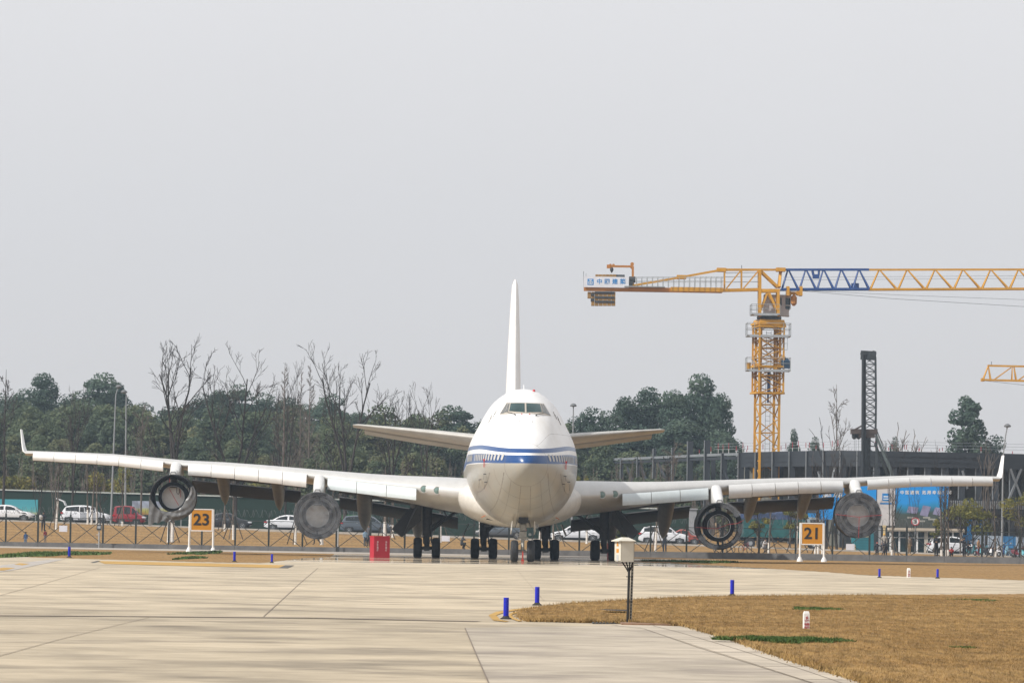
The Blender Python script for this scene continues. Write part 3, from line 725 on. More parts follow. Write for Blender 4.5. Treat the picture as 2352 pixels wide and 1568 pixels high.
    # pylons and stripped engine shells
    for which, l, zc in (('in', 12.2, 2.36), ('out', 21.5, 3.3)):
        front = f_le(l) - 3.9 if which == 'in' else f_le(l) - 3.2
        secs = []
        for y, zb_, zt_, w in ((front + .55, zc + 1.3, zc + 1.55, .16), (front + .9, zc + 1.2, zc + 1.75, .26), (front + 1.8, zc + 1.1, f_zl(l) - .45, .33), (f_le(l) - .4, zc + 1.1, f_zl(l) + .12, .36), (f_le(l) + 1.2, zc + 1.2, f_zl(l) + .25, .36), (f_le(l) + 5, f_zl(l) - .7, f_zl(l) - .1, .2)):
            sec = []
            for k in range(20):
                a = 2 * math.pi * k / 20; sec.append((sgn * l + w * math.copysign(abs(math.cos(a)) ** .6, math.cos(a)), y, (zb_ + zt_) / 2 + (zt_ - zb_) / 2 * math.copysign(abs(math.sin(a)) ** .7, math.sin(a))))
            secs.append(sec)
        mb = MB(); mb.loft(secs); mb.build('pylon', MSLAT, PLANE, smooth=50, fn=tl)
        c = Vector((sgn * l, front, zc)); ENG[(sgn, which)] = c
        mb = MB(); mb.lathe([(1.36, 0), (1.41, .03), (1.43, .2), (1.44, 1.9), (1.40, 1.95), (1.25, 1.9), (1.2, .25), (1.31, .02)], c, 'Y', 56, close=True)
        mb.lathe([(1.13, .5), (1.2, .5), (1.2, .62), (1.13, .62)], c, 'Y', 56, close=True)
        NAC = mb.build('fan_cowl', M('cowl_inner', (.012, .0125, .014), .6, 0, var=.5, scale=3, spec=.15), PLANE, smooth=35, fn=tl)
        mb = MB(); mb.lathe([(.70, .5), (.93, .52), (.95, .7), (.93, 2.2), (.72, 2.2)], c, 'Y', 44, close=True); mb.build('core_duct', M('duct_black', (.008, .008, .009), .7, spec=.15), NAC, smooth=35, fn=tl)
        mb = MB(); mb.lathe([(.69, .47), (.712, .47), (.712, .56), (.69, .56)], c, 'Y', 44, close=True); mb.build('duct_lip', MGALV, NAC, smooth=35, fn=tl)
        mb = MB(); mb.box(c + Vector((0, 1.2, 1.1)), (.3, 1.2, .55)); mb.box(c + Vector((0, .9, .72)), (.5, .5, .22)); mb.box(c + Vector((0, 1.2, -1.08)), (.09, 1.0, .42)); mb.build('strut', MBLACK, NAC, fn=tl)
        mb = MB(); mb.tube([c + Vector((-.22, .1, 1.38)), c + Vector((-.12, .05, 1.58)), c + Vector((.1, .05, 1.58)), c + Vector((.24, .1, 1.38))], .05, 5); mb.build('mount_bracket', MGALV, NAC, fn=tl)
MFILM = bpy.data.materials.new('plastic_film'); MFILM.use_nodes = True; n2 = MFILM.node_tree; b2 = n2.nodes['Principled BSDF']
b2.inputs['Base Color'].default_value = (.24, .25, .27, 1); b2.inputs['Roughness'].default_value = .22
tr = n2.nodes.new('ShaderNodeBsdfTransparent'); ms = n2.nodes.new('ShaderNodeMixShader'); o2 = n2.nodes['Material Output']
tc2 = n2.nodes.new('ShaderNodeTexCoord'); z2 = n2.nodes.new('ShaderNodeTexNoise'); z2.inputs['Scale'].default_value = 1.1; z2.inputs['Detail'].default_value = 5; n2.links.new(tc2.outputs['Object'], z2.inputs['Vector'])
z2.inputs['Distortion'].default_value = 1.5
m2 = n2.nodes.new('ShaderNodeMapRange'); m2.inputs[1].default_value = .3; m2.inputs[2].default_value = .7; m2.inputs[3].default_value = .06; m2.inputs[4].default_value = .5
n2.links.new(z2.outputs['Fac'], m2.inputs[0]); n2.links.new(m2.outputs[0], ms.inputs[0]); n2.links.new(tr.outputs[0], ms.inputs[1]); n2.links.new(b2.outputs[0], ms.inputs[2]); n2.links.new(ms.outputs[0], o2.inputs['Surface'])
MSHEET = M('dusty_plastic', (.12, .12, .12), .35, var=.35, scale=2.2, bump=.7, coat=.2)
MDISC = M('grey_blank', (.52, .51, .49), .5, var=.15, scale=1.5)
def film(c, rad, y, seed, name='plastic_cover', mat=None, wob=.05):
    rg = random.Random(seed); mb = MB(); vs = [c + Vector((0, y, 0))]; N, K = 40, 7; ph = [rg.uniform(0, 6.28) for _ in range(6)]
    for k in range(1, K + 1):
        for i in range(N):
            a = 2 * math.pi * i / N; r = rad * k / K * (1.0 + (0.012 * math.sin(9 * a + ph[0]) if k == K else 0))
            d = wob * (math.sin(4 * a + ph[1] + k) * .5 + math.sin(9 * a + ph[2] - k * 1.3) * .4 + math.sin(2 * a + ph[3]) * .5) * (1 - abs(2 * k / K - 1.1))
            vs.append(c + Vector((r * math.cos(a), y + d, r * math.sin(a))))
    for i in range(N): vs.append(c + Vector((rad * 1.012 * math.cos(2 * math.pi * i / N), y + .45, rad * 1.012 * math.sin(2 * math.pi * i / N))))
    fs = [(0, 1 + i, 1 + (i + 1) % N) for i in range(N)]
    for k in range(K):
        for i in range(N): fs.append((1 + k * N + i, 1 + k * N + (i + 1) % N, 1 + (k + 1) * N + (i + 1) % N, 1 + (k + 1) * N + i))
    mb.add(vs, fs); return mb.build(name, mat or MFILM, PLANE, smooth=70, fn=tl)
film(ENG[(-1, 'in')], 1.45, -.03, 3); film(ENG[(1, 'out')], 1.45, -.03, 8)
for key in ((-1, 'in'), (1, 'out'), (-1, 'out')):
    c = ENG[key]; mb = MB(); mb.lathe([(.001, .85), (.70, .85), (.70, .9)], c, 'Y', 36); mb.build('exhaust_blank', MDISC, PLANE, smooth=40, fn=tl)
for key in ((-1, 'in'), (1, 'out')):
    c = ENG[key]; mb = MB(); mb.lathe([(.9, .75), (1.27, .75), (1.27, .8), (.9, .8)], c, 'Y', 48, close=True); mb.build('annulus_blank', M('annulus_grey', (.26, .27, .28), .5, var=.2, scale=1.2), PLANE, smooth=40, fn=tl)
MTAPE = M('red_tape', (.32, .02, .025), .6)
c = ENG[(1, 'out')]; mb = MB(); mb.tube([c + Vector((-1.46, -.1, .02)), c + Vector((-.6, -.13, -.06)), c + Vector((0, -.14, -.12)), c + Vector((.7, -.13, -.02)), c + Vector((1.46, -.1, .05))], .022, 4); mb.tube([c + Vector((.02, -.14, -.12)), c + Vector((0, -.12, -1.4))], .022, 4); mb.build('red_tape', MTAPE, PLANE, fn=tl)
c = ENG[(1, 'in')]; mb = MB(); mb.tube([c + Vector((.5, -.05, .12)), c + Vector((1.1, -.1, .2)), c + Vector((1.48, -.05, .4))], .02, 4); mb.tube([c + Vector((-1.46, -.1, -.1)), c + Vector((-.2, -.1, -.16)), c + Vector((.5, -.05, .1))], .012, 4); mb.build('red_tape', MTAPE, PLANE, fn=tl)
for k in range(3):      # loose shreds of film round the open cowl
    rg = random.Random(40 + k); mb = MB(); vs = []; a0 = (-.9, .5, 3.6)[k]
    for i in range(9):
        a = a0 + i * .13; r0, r1 = 1.2 - rg.random() * .12, 1.45 + rg.random() * .1
        vs += [c + Vector((r0 * math.cos(a), -.05 + rg.uniform(-.05, .05), r0 * math.sin(a))), c + Vector((r1 * math.cos(a), -.04, r1 * math.sin(a)))]
    mb.add(vs, [(2 * i, 2 * i + 1, 2 * i + 3, 2 * i + 2) for i in range(8)]); mb.build('film_shred', MFILM, PLANE, smooth=60, fn=tl)
# torn cover hanging from the outer left shell
c = ENG[(-1, 'out')]; rg = random.Random(9); mb = MB(); NU_, NV = 90, 14; vs = []
for i in range(NU_ + 1):
    u = i / NU_; a = lerp(R(188), R(390), u)
    inner = interp((0, .4, .75, 1), (1.38, .9, .8, 1.25))(u); outer = 1.47
    for j in range(NV + 1):
        v = j / NV; r = lerp(inner, outer, v); dr = .012 * math.sin(u * 60 + v * 7) + .015 * math.sin(u * 23 - v * 11) + .02 * math.sin(u * 9 - v * 9)
        vs.append(c + Vector((r * math.cos(a), -.1 - .07 * math.sin(math.pi * v) + dr, r * math.sin(a))))
mb.add(vs, [(i * (NV + 1) + j, (i + 1) * (NV + 1) + j, (i + 1) * (NV + 1) + j + 1, i * (NV + 1) + j + 1) for i in range(NU_) for j in range(NV)])
mb.build('torn_cover', MSHEET, PLANE, smooth=80, fn=tl)
mb = MB(); vs = []
for i in range(19):
    u = i / 18; x = lerp(-1.48, -.1, u); ztop = lerp(.1, -1.38, u ** .6); zbot = -1.52 - .06 * math.sin(u * 17) - .28 * (1 - u) ** 2
    for j in range(8):
        v = j / 7; vs.append(c + Vector((x + .02 * math.sin(v * 6 + u * 9), -.2 + .04 * math.sin(u * 20 + v * 3), lerp(ztop, zbot, v))))
mb.add(vs, [(i * 8 + j, (i + 1) * 8 + j, (i + 1) * 8 + j + 1, i * 8 + j + 1) for i in range(18) for j in range(7)])
mb.build('hanging_flap', MSHEET, PLANE, smooth=80, fn=tl)
mb = MB(); mb.tube([c + Vector((-.25, .6, .5)), c + Vector((.1, .55, -.1)), c + Vector((.35, .5, -.5))], .02, 4); mb.tube([c + Vector((.42, .6, .52)), c + Vector((.45, .6, 0))], .018, 4); mb.tube([c + Vector((-.24, .3, .92)), c + Vector((-.22, .3, 1.3))], .03, 4); mb.build('red_strap', MTAPE, PLANE, fn=tl)
mb = MB(); mb.tube([c + Vector((.2, .6, .6)), c + Vector((.2, .6, .3)), c + Vector((.3, .6, .18)), c + Vector((.38, .6, .3)), c + Vector((.38, .6, .6))], .02, 5); mb.build('cable_loop', MBLACK, PLANE, fn=tl)
# tail
for sgn in (-1, 1):
    mb = MB(); q = []
    for l, le, ch, th, z in ((.6, 56.8, 9.6, .8, 7.95), (2.4, 58.3, 8.6, .72, 8.12), (5, 60.6, 6.9, .62, 8.42), (8, 63.2, 4.9, .42, 8.75), (10.6, 65.4, 3.2, .24, 9.02), (11.0, 65.9, 2.6, .1, 9.05)):
        q.append(wing_sec(sgn, l, le, ch, th, z, R(3.0)))
    mb.loft(q); TS = mb.build('tailplane', M('tailplane_skin', (0.43, 0.42, 0.395), 0.4, .15, var=0.12, scale=1), PLANE, smooth=50)
    mb = MB(); q = []
    for l, te, z, ch in ((1.6, 66.6, 7.55, 1.6), (6, 67.3, 8.1, 1.25), (10.2, 68.4, 8.75, .9)):
        q.append([(sgn * l, te - .5, z + .1), (sgn * l, te - .5, z - .08), (sgn * l, te + ch * .8, z - .3), (sgn * l, te + ch * .8, z - .26)])
    mb.loft(q); mb.build('elevator', M('elevator_paint', (0.42, 0.40, 0.36), 0.5, var=.15, scale=.35), PLANE)
mb = MB(); q = []
for z, le, ch, th in ((8.0, 51.5, 13.5, 1.15), (9.5, 53.4, 12.3, 1.1), (12, 56.6, 10.4, .98), (15, 60.0, 8.2, .8), (18, 63.4, 6.0, .56), (19.1, 64.8, 5.1, .42), (19.45, 65.6, 4.0, .14)):
    q.append([(naca(x) * th, le + x * ch, z) for x in XS] + [(-naca(x) * th, le + x * ch, z) for x in reversed(XS[1:-1])])
mb.loft(q); mb.build('fin', M('fin_paint', (0.74, 0.725, 0.70), 0.42, var=0.05, scale=1), PLANE, smooth=50, fn=lambda p: (p[0] + .1 + (p[2] - 8) * .017, p[1], p[2]))
# undercarriage
MTYRE = M('tyre_rubber', (0.022, 0.022, 0.024), 0.75, var=0.25, scale=6)
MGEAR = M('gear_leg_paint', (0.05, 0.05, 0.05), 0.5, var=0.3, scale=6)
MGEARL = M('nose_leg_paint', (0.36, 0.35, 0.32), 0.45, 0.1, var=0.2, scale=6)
def gear_wheel(x, y, par, r=.64, w=.265):
    c = (x, y, r - .03)
    mb = MB(); mb.lathe([(.36, -w), (r - .12, -w), (r - .03, -w * .75), (r, -w * .35), (r - .012, -w * .3), (r, -w * .24), (r, w * .24), (r - .012, w * .3), (r, w * .35), (r - .03, w * .75), (r - .12, w), (.36, w)], c, 'X', 36, close=True)
    ty = mb.build('wheel', MTYRE, par, smooth=35)
    mb = MB(); mb.lathe([(.001, -w * .5), (.16, -w * .6), (.2, -w * .4), (.37, -w * .85), (.37, w * .85), (.2, w * .4), (.16, w * .6), (.001, w * .5)], c, 'X', 24); mb.build('rim', MGEAR, ty, smooth=35)
NG = MB(); NG.tube([(0, 7.9, .62), (0, 7.9, 1.35)], .1, 10); NG.tube([(0, 7.9, 1.3), (0, 7.95, 2.9)], .16, 12); NG.tube([(-.5, 7.9, .6), (.5, 7.9, .6)], .085, 8)
NG.tube([(0, 7.7, 1.7), (0, 9.3, 2.6)], .07, 8); NG.box((0, 7.72, 1.55), (.42, .2, .3)); NG.box((0, 7.7, 1.95), (.3, .18, .35)); NG.tube([(-.3, 7.7, 1.35), (.3, 7.7, 1.35)], .06, 8); NG.tube([(-.22, 7.75, 2.7), (-.14, 7.75, 1.75)], .04, 6); NG.tube([(.22, 7.75, 2.7), (.14, 7.75, 1.75)], .04, 6); NG.tube([(0, 7.6, 1.1), (0, 7.45, .85), (0, 7.7, .6)], .05, 6)
NGL = NG.build('nose_gear_leg', MGEARL, PLANE, smooth=40)
for x in (-.47, .47): gear_wheel(x, 7.9, NGL, .62, .22)
for x in (-.17, .2):
    mb = MB(); mb.lathe([(.001, -.05), (.075, -.04), (.09, 0), (.09, .08)], (x * 2.0, 7.5, 1.55), 'Y', 14); mb.build('taxi_light', MGALV, NGL, smooth=40)
mb = MB(); mb.box((0, 7.4, .45), (.1, .1, .28), taper=.5); mb.tube([(0, 7.4, .35), (0, 7.42, .04)], .04, 6); mb.box((0, 7.4, .06), (.16, .1, .1)); mb.build('tow_lock_pin', M('red_lock', (.4, .03, .015), .6), PLANE)
for sgn in (-1, 1):
    mb = MB(); mb.prism([(sgn * .62, 6.6, 2.32), (sgn * .62, 8.9, 2.1), (sgn * .66, 8.9, 1.55), (sgn * .66, 6.6, 1.75)], (sgn * .04, 0, 0)); mb.build('nose_gear_door', MFAIR, PLANE)
    mb = MB(); mb.prism([(sgn * .3, 7.3, 2.42), (sgn * .3, 8.6, 2.3), (sgn * .42, 8.6, 1.9), (sgn * .42, 7.3, 2.0)], (sgn * .03, 0, 0)); mb.build('nose_gear_door', MGEAR, PLANE)
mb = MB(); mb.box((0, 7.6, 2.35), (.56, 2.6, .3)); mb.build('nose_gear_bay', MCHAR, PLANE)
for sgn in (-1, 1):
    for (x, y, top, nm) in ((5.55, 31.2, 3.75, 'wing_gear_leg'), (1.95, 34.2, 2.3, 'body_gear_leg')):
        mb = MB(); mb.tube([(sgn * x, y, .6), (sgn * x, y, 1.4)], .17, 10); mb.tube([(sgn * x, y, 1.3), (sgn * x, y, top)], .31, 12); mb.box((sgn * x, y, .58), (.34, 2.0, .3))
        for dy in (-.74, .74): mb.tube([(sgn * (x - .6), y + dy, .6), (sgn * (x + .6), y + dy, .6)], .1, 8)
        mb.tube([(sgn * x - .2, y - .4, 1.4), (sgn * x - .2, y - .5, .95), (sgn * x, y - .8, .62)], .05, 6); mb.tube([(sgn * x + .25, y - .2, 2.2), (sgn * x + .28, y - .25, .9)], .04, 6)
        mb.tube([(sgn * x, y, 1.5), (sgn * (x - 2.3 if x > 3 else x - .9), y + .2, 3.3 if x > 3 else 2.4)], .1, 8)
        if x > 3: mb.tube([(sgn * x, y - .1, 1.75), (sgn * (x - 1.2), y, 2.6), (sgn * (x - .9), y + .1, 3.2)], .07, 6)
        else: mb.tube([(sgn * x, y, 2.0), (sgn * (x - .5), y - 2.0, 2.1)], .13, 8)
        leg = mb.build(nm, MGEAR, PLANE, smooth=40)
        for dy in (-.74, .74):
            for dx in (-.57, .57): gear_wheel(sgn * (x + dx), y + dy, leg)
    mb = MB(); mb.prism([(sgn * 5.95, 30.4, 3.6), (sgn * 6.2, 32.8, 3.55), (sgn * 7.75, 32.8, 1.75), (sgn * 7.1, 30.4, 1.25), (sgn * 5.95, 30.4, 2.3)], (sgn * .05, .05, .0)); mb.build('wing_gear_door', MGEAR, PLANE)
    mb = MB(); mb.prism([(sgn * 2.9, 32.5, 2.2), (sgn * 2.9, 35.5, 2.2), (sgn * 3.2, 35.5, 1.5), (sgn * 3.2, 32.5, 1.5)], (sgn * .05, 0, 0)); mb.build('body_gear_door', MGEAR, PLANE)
mb = MB(); mb.tube([(.95, 16.2, 2.2), (1.0, 16.3, 1.95)], .1, 6); mb.build('drain_mast', MGALV, PLANE)
# ================================================================== tower crane
MYC = M('crane_yellow', (0.50, 0.245, 0.012), 0.5, var=0.15, scale=.6)
MYC2 = M('crane_orange', (0.40, 0.16, 0.022), 0.6, var=0.2, scale=.4)
MCB = M('crane_blue', (0.008, 0.05, 0.20), 0.5, var=0.15, scale=.6)
MRAIL = M('railing_grey', (0.26, 0.28, 0.29), 0.5)
YC = 480.0
C0 = atg(1763, YC)
CR = thing('tower_crane', 'tall yellow flat top tower crane with a blue jib section and white lettered banner', 'tower crane', C0)
def cp(px, py, dy=0.0):
    p = at(px, py, YC); return Vector((p.x, p.y + dy, p.z))
cb = lambda mb, name, mat, par=CR, **k: mb.build(name, mat, par, org=C0, **k)
zt_ = lambda py: at(1763, py, YC).z
def lattice_mast(mb, cx, cy, z0, z1, half, rot, step, r, brace):
    P = [Vector((cx, cy, 0)) + Matrix.Rotation(rot, 3, 'Z') @ Vector((a * half, b * half, 0)) for a, b in ((-1, -1), (1, -1), (1, 1), (-1, 1))]
    n = max(1, round((z1 - z0) / step)); st = (z1 - z0) / n
    for p in P: mb.bar((p.x, p.y, z0), (p.x, p.y, z1), r * 2)
    for i in range(n):
        for k in range(4):
            a, b = P[k], P[(k + 1) % 4]; za, zb_ = z0 + i * st, z0 + (i + 1) * st
            mb.bar((a.x, a.y, zb_), (b.x, b.y, zb_), brace)
            mid = (za + zb_) / 2
            mb.bar((a.x, a.y, za), (b.x, b.y, mid), brace); mb.bar((b.x, b.y, mid), (a.x, a.y, zb_), brace)
cx = cp(1761, 1000).x
mb = MB(); lattice_mast(mb, cx, YC, C0.z - .5, zt_(735), 1.06, R(12), 2.9, .13, .1); cb(mb, 'mast', MYC)
mb = MB(); lattice_mast(mb, cx + .05, YC, zt_(903), zt_(742), 1.36, R(12), 2.0, .1, .09)
for py in (903, 842, 745):
    for a, b in (((-1, -1), (1, -1)), ((1, -1), (1, 1)), ((1, 1), (-1, 1)), ((-1, 1), (-1, -1))):
        q = Matrix.Rotation(R(12), 3, 'Z'); A = q @ Vector((a[0] * 1.4, a[1] * 1.4, 0)); B = q @ Vector((b[0] * 1.4, b[1] * 1.4, 0))
        mb.bar((cx + A.x, YC + A.y, zt_(py)), (cx + B.x, YC + B.y, zt_(py)), .36, .2)
cb(mb, 'climbing_frame', MYC)
mb = MB(); mb.tube([(cx + .1, YC - .6, zt_(905)), (cx + .1, YC - .6, zt_(850))], .16, 8); mb.tube([(cx + .05, YC - .6, zt_(925)), (cx + .05, YC - .6, zt_(905))], .1, 8); cb(mb, 'hydraulic_ram', MCB)
mb = MB(); q = Matrix.Rotation(R(12), 3, 'Z'); mb.box((cx + .08, YC, (zt_(735) + zt_(752)) / 2), (3.1, 3.1, zt_(735) - zt_(752)), q, taper=.86); cb(mb, 'mast_head', MYC)
mb = MB(); mb.lathe([(1.3, zt_(735)), (1.35, zt_(729)), (1.2, zt_(724))], (cx + .1, YC, 0), 'Z', 24); cb(mb, 'slewing_ring', MDARK)
def platform(name, px0, px1, py, d=3.4, rail=1.35):
    a, b = cp(px0, py), cp(px1, py); z = a.z; mb = MB(); mb.box(((a.x + b.x) / 2, YC, z), (b.x - a.x, d, .16)); mb.bar((a.x + .3, YC - d / 2, z - .14), (b.x - .3, YC - d / 2, z - .14), .1)
    P = cb(mb, name, MGALV); mb = MB(); n = 7
    for yy in (-d / 2 + .05, d / 2 - .05):
        for zz in (rail, rail * .55): mb.bar((a.x, YC + yy, z + zz), (b.x, YC + yy, z + zz), .05)
    for xx in (a.x + .03, b.x - .03):
        for zz in (rail, rail * .55): mb.bar((xx, YC - d / 2, z + zz), (xx, YC + d / 2, z + zz), .05)
        for k in range(3): yy = YC - d / 2 + d * k / 2; mb.bar((xx, yy, z), (xx, yy, z + rail), .05)
    for k in range(n):
        xx = lerp(a.x + .03, b.x - .03, k / (n - 1))
        if 1 < k < n - 2: continue
        mb.bar((xx, YC - d / 2 + .05, z), (xx, YC - d / 2 + .05, z + rail), .05)
    mb.build('railing', MRAIL, P, org=C0)
platform('platform', 1714, 1815, 771); platform('platform', 1713, 1814, 850); platform('platform', 1724, 1790, 722, 3.6, 1.05)
mb = MB(); a, b = cp(1794, 775), cp(1806, 805)
for x in (a.x, b.x, (a.x + b.x) / 2): mb.bar((x, YC - 1.6, a.z), (x, YC - 1.6, b.z), .05)
for k in range(3): z = lerp(a.z, b.z, k / 2); mb.bar((a.x, YC - 1.6, z), (b.x, YC - 1.6, z), .05)
cb(mb, 'ladder_cage', MRAIL)
mb = MB(); z0, z1 = C0.z, zt_(760)
for dx in (-.25, .25): mb.bar((cx + .1 + dx, YC + .3, z0), (cx + .1 + dx, YC + .3, z1), .05)
z = z0
while z < z1: mb.bar((cx - .15, YC + .3, z), (cx + .35, YC + .3, z), .04); z += .5
cb(mb, 'ladder', MRAIL)
mb = MB(); mb.box(cp(1718, 842, -1.3), (.45, .4, .85)); cb(mb, 'control_box', MYC)
mb = MB(); c = cp(1803, 838, -.8); mb.box(c, (.95, .9, .8)); mb.box(c + Vector((.0, 0, .55)), (.9, .8, .3), taper=.5); cb(mb, 'pump_unit', M('pump_blue', (.006, .035, .075), .5))
mb = MB(); c = cp(1796, 825, -.9); mb.lathe([(.001, .12), (.42, .0), (.3, -.12)], c, 'Y', 14); cb(mb, 'work_light', M('lamp_beige', (.4, .33, .24), .5))
mb = MB(); mb.tube([cp(1727, 838, -1.5), cp(1727, 828, -1.5), cp(1724, 826, -1.5)], .06, 5); cb(mb, 'camera_arm', MGALV)
# tower top
T = MB()
for dy in (-.85, .85):
    for px in (1744.5, 1786.5): T.bar(cp(px, 728, dy), cp(px, 619, dy) if px < 1760 else cp(px, 665, dy), .42, .3)
    T.bar(cp(1744, 668, dy), cp(1790, 668, dy), .34); T.bar(cp(1762, 672, dy), cp(1747, 712, dy), .2); T.bar(cp(1765, 672, dy), cp(1783, 712, dy), .24)
    T.bar(cp(1746, 622, dy), cp(1786, 660, dy), .26); T.bar(cp(1789, 660, dy), cp(1793, 622, 0), .28)
for py in (668, 700, 727): T.bar(cp(1744.5, py, -.85), cp(1744.5, py, .85), .2); T.bar(cp(1786.5, py, -.85), cp(1786.5, py, .85), .2)
cb(T, 'tower_top', MYC)
# operator's cab
c0, c1 = cp(1789, 724, -1.2), cp(1819, 676, -1.2)
mb = MB(); w = 1.5
prof = [(c0.x - 1.6, c0.z + .1), (c0.x + 1.2, c0.z - .05), (c1.x - .25, c0.z + .35), (c1.x + .1, c1.z - .3), (c1.x - .05, c1.z), (c0.x - 1.6, c1.z)]
mb.prism([(x, YC + 1.0, z) for x, z in prof], (0, w, 0)); CAB = cb(mb, 'cab', M('cab_white', (.52, .47, .46), .5, var=.06))
mb = MB(); yy = YC + .98
mb.add([(c0.x + .75, yy, c0.z + .75), (c1.x - .16, yy, c0.z + .65), (c1.x + .0, yy, c1.z - .35), (c0.x + .75, yy, c1.z - .35)], [(0, 1, 2, 3)]); mb.build('window', MGLASS, CAB, org=C0)
mb = MB(); mb.add([(c0.x - .2, yy, c1.z - 1.15), (c0.x + .35, yy, c1.z - 1.15), (c0.x + .35, yy, c1.z - .3), (c0.x - .2, yy, c1.z - .3)], [(0, 1, 2, 3)]); mb.build('window', MGLASS, CAB, org=C0)
mb = MB()
for a, b in (((c0.x + .75, c1.z - 1.15), (c1.x - .08, c1.z - 1.15)), ((c0.x + 1.3, c0.z + .7), (c0.x + 1.3, c1.z - .35))): mb.bar((a[0], yy - .02, a[1]), (b[0], yy - .02, b[1]), .07)
mb.build('window_frame', MWHITE, CAB, org=C0)
# counter jib
J = MB()
for dy in (-.7, .7): J.box((cp(1500, 665).x, YC + dy, cp(1500, 665.5).z), (cp(1663, 660).x - cp(1345, 660).x, .22, .42))
for k in range(8): x = lerp(cp(1350, 660).x, cp(1655, 660).x, k / 7); J.bar((x, YC - .7, cp(1500, 665).z), (x, YC + .7, cp(1500, 665).z), .2)
cb(J, 'counter_jib', MYC2)
J = MB(); J.box((cp(1600, 665).x, YC - .75, cp(1600, 665.5).z), (cp(1660, 660).x - cp(1540, 660).x, .2, .45)); cb(J, 'counter_jib_beam', MYC)
J = MB()
for dy in (-.55, .55):
    J.bar(cp(1453, 656, dy), cp(1565, 636.5, dy), .17); J.bar(cp(1565, 636.5, dy), cp(1657, 619.8, dy), .17)
    J.bar(cp(1657, 619.5, dy), cp(1793, 619.5, dy * .2), .2)
    for px in (1664, 1703, 1746): J.bar(cp(px, 664, dy), cp(px, 620, dy), .14)
    J.bar(cp(1669, 662, dy), cp(1701, 622, dy), .14); J.bar(cp(1708, 662, dy), cp(1742, 622, dy), .14)
    J.bar(cp(1660, 667, dy), cp(1745, 665, dy), .3)
for px, py in ((1565, 636.5), (1657, 620), (1793, 619.5)): J.box(cp(px, py), (1.0, 1.3, .4))
cb(J, 'tie_frame', MYC)
J = MB()
for dy in (-1.1, 1.1):
    for py in (637.5, 647): J.bar(cp(1458, py, dy), cp(1662, py - .5, dy), .045)
    for k in range(17): px = 1462 + k * 12.2; J.bar(cp(px, 637.5, dy), cp(px, 661, dy), .05)
    for py in (627, 636, 648): J.bar(cp(1664, py, dy * .3), cp(1745, py - 1, dy * .3), .03)
J.box(cp(1480, 659.5), (cp(1540, 0).x - cp(1447, 0).x, 2.2, .12)); cb(J, 'walkway_railing', MRAIL)
MCW = M('counterweight_ochre', (.30, .17, .045), .8, var=.25, scale=1.2)
def cw(px0, px1, py0, py1, name='counterweight'):
    a, b = cp(px0, py1), cp(px1, py0); mb = MB(); mb.box(((a.x + b.x) / 2, YC, (a.z + b.z) / 2), (b.x - a.x, 1.15, b.z - a.z)); return cb(mb, name, MCW)
for k in range(5): cw(1366 + k * 9.6, 1375 + k * 9.6, 671, 702)
cw(1358, 1365.5, 671, 702); cw(1349.5, 1357.5, 671, 685)
mb = MB()
for py in (673, 683.5, 693.5):
    a, b = cp(1366, py + 2.2), cp(1411, py - 2.2); mb.box(((a.x + b.x) / 2, YC, (a.z + b.z) / 2), (b.x - a.x, 1.3, b.z - a.z))
for px, py in ((1361, 677), (1361, 689)): mb.box(cp(px, py), (.38, 1.3, .3))
cb(mb, 'weight_strap', MDARK)
for k in range(6): cw(1367.5 + k * 8, 1375 + k * 8, 631, 645)
mb = MB(); a, b = cp(1340, 660.5), cp(1444, 637.5); mb.box(((a.x + b.x) / 2, YC - .95, (a.z + b.z) / 2), (b.x - a.x, .06, b.z - a.z)); 
BAN = cb(mb, 'banner', M('banner_white', (.62, .64, .70), .7, var=.06, scale=1.5))
MLB = M('banner_blue', (.01, .19, .50), .6)
yb = YC - .985
c = cp(1356, 648.5); mb = MB(); mb.box((c.x, yb, c.z), (.66, .012, .66)); LOGO = mb.build('emblem', MLB, BAN, org=C0)
mb = MB()
for dx, dz, w_, h_ in ((0, .2, .34, .07), (0, .1, .07, .18), (0, .03, .42, .06), (0, -.2, .46, .06), (-.18, -.1, .06, .18), (.18, -.1, .06, .18), (0, -.1, .07, .16)): mb.box((c.x + dx, yb - .012, c.z + dz), (w_, .012, h_))
mb.build('emblem_mark', MWHITE, LOGO, org=C0)
for ch, px in zip('中國建築', (1376.5, 1394, 1412, 1430)):
    p = cp(px, 648.5); text(ch, .62, (p.x, yb, p.z), (1, 0, 0), (0, 0, 1), MLB, 'lettering', BAN, C0, .006, .012)
mb = MB(); mb.lathe([(.3, -.35), (.34, -.3), (.34, .3), (.3, .35)], cp(1452, 642), 'X', 12); mb.box(cp(1449, 652), (.45, .8, .55)); mb.lathe([(.001, -.55), (.5, -.5), (.5, .5), (.001, .55)], cp(1424, 641), 'X', 14); cb(mb, 'winch', MDARK)
mb = MB(); mb.bar(cp(1453.5, 656), cp(1453.5, 611), .24); mb.bar(cp(1453.5, 612), cp(1396, 611.5), .22); mb.bar(cp(1453.5, 619), cp(1448, 613), .15)
mb.lathe([(.001, -.1), (.2, -.1), (.2, .1), (.001, .1)], cp(1452, 606.5), 'Y', 12); mb.lathe([(.001, -.1), (.15, -.1), (.15, .1), (.001, .1)], cp(1402, 609), 'Y', 12); mb.lathe([(.001, -.1), (.15, -.1), (.15, .1), (.001, .1)], cp(1409, 609), 'Y', 12); mb.box(cp(1398, 612), (.4, .3, .4))
DK = cb(mb, 'service_derrick', MYC2); mb = MB(); mb.tube([cp(1405, 613), cp(1405, 617)], .04, 4); mb.lathe([(.03, -.35), (.18, -.1), (.2, .1), (.08, .3)], cp(1405, 619.5), 'Z', 10); mb.build('hook', MDARK, DK, org=C0)
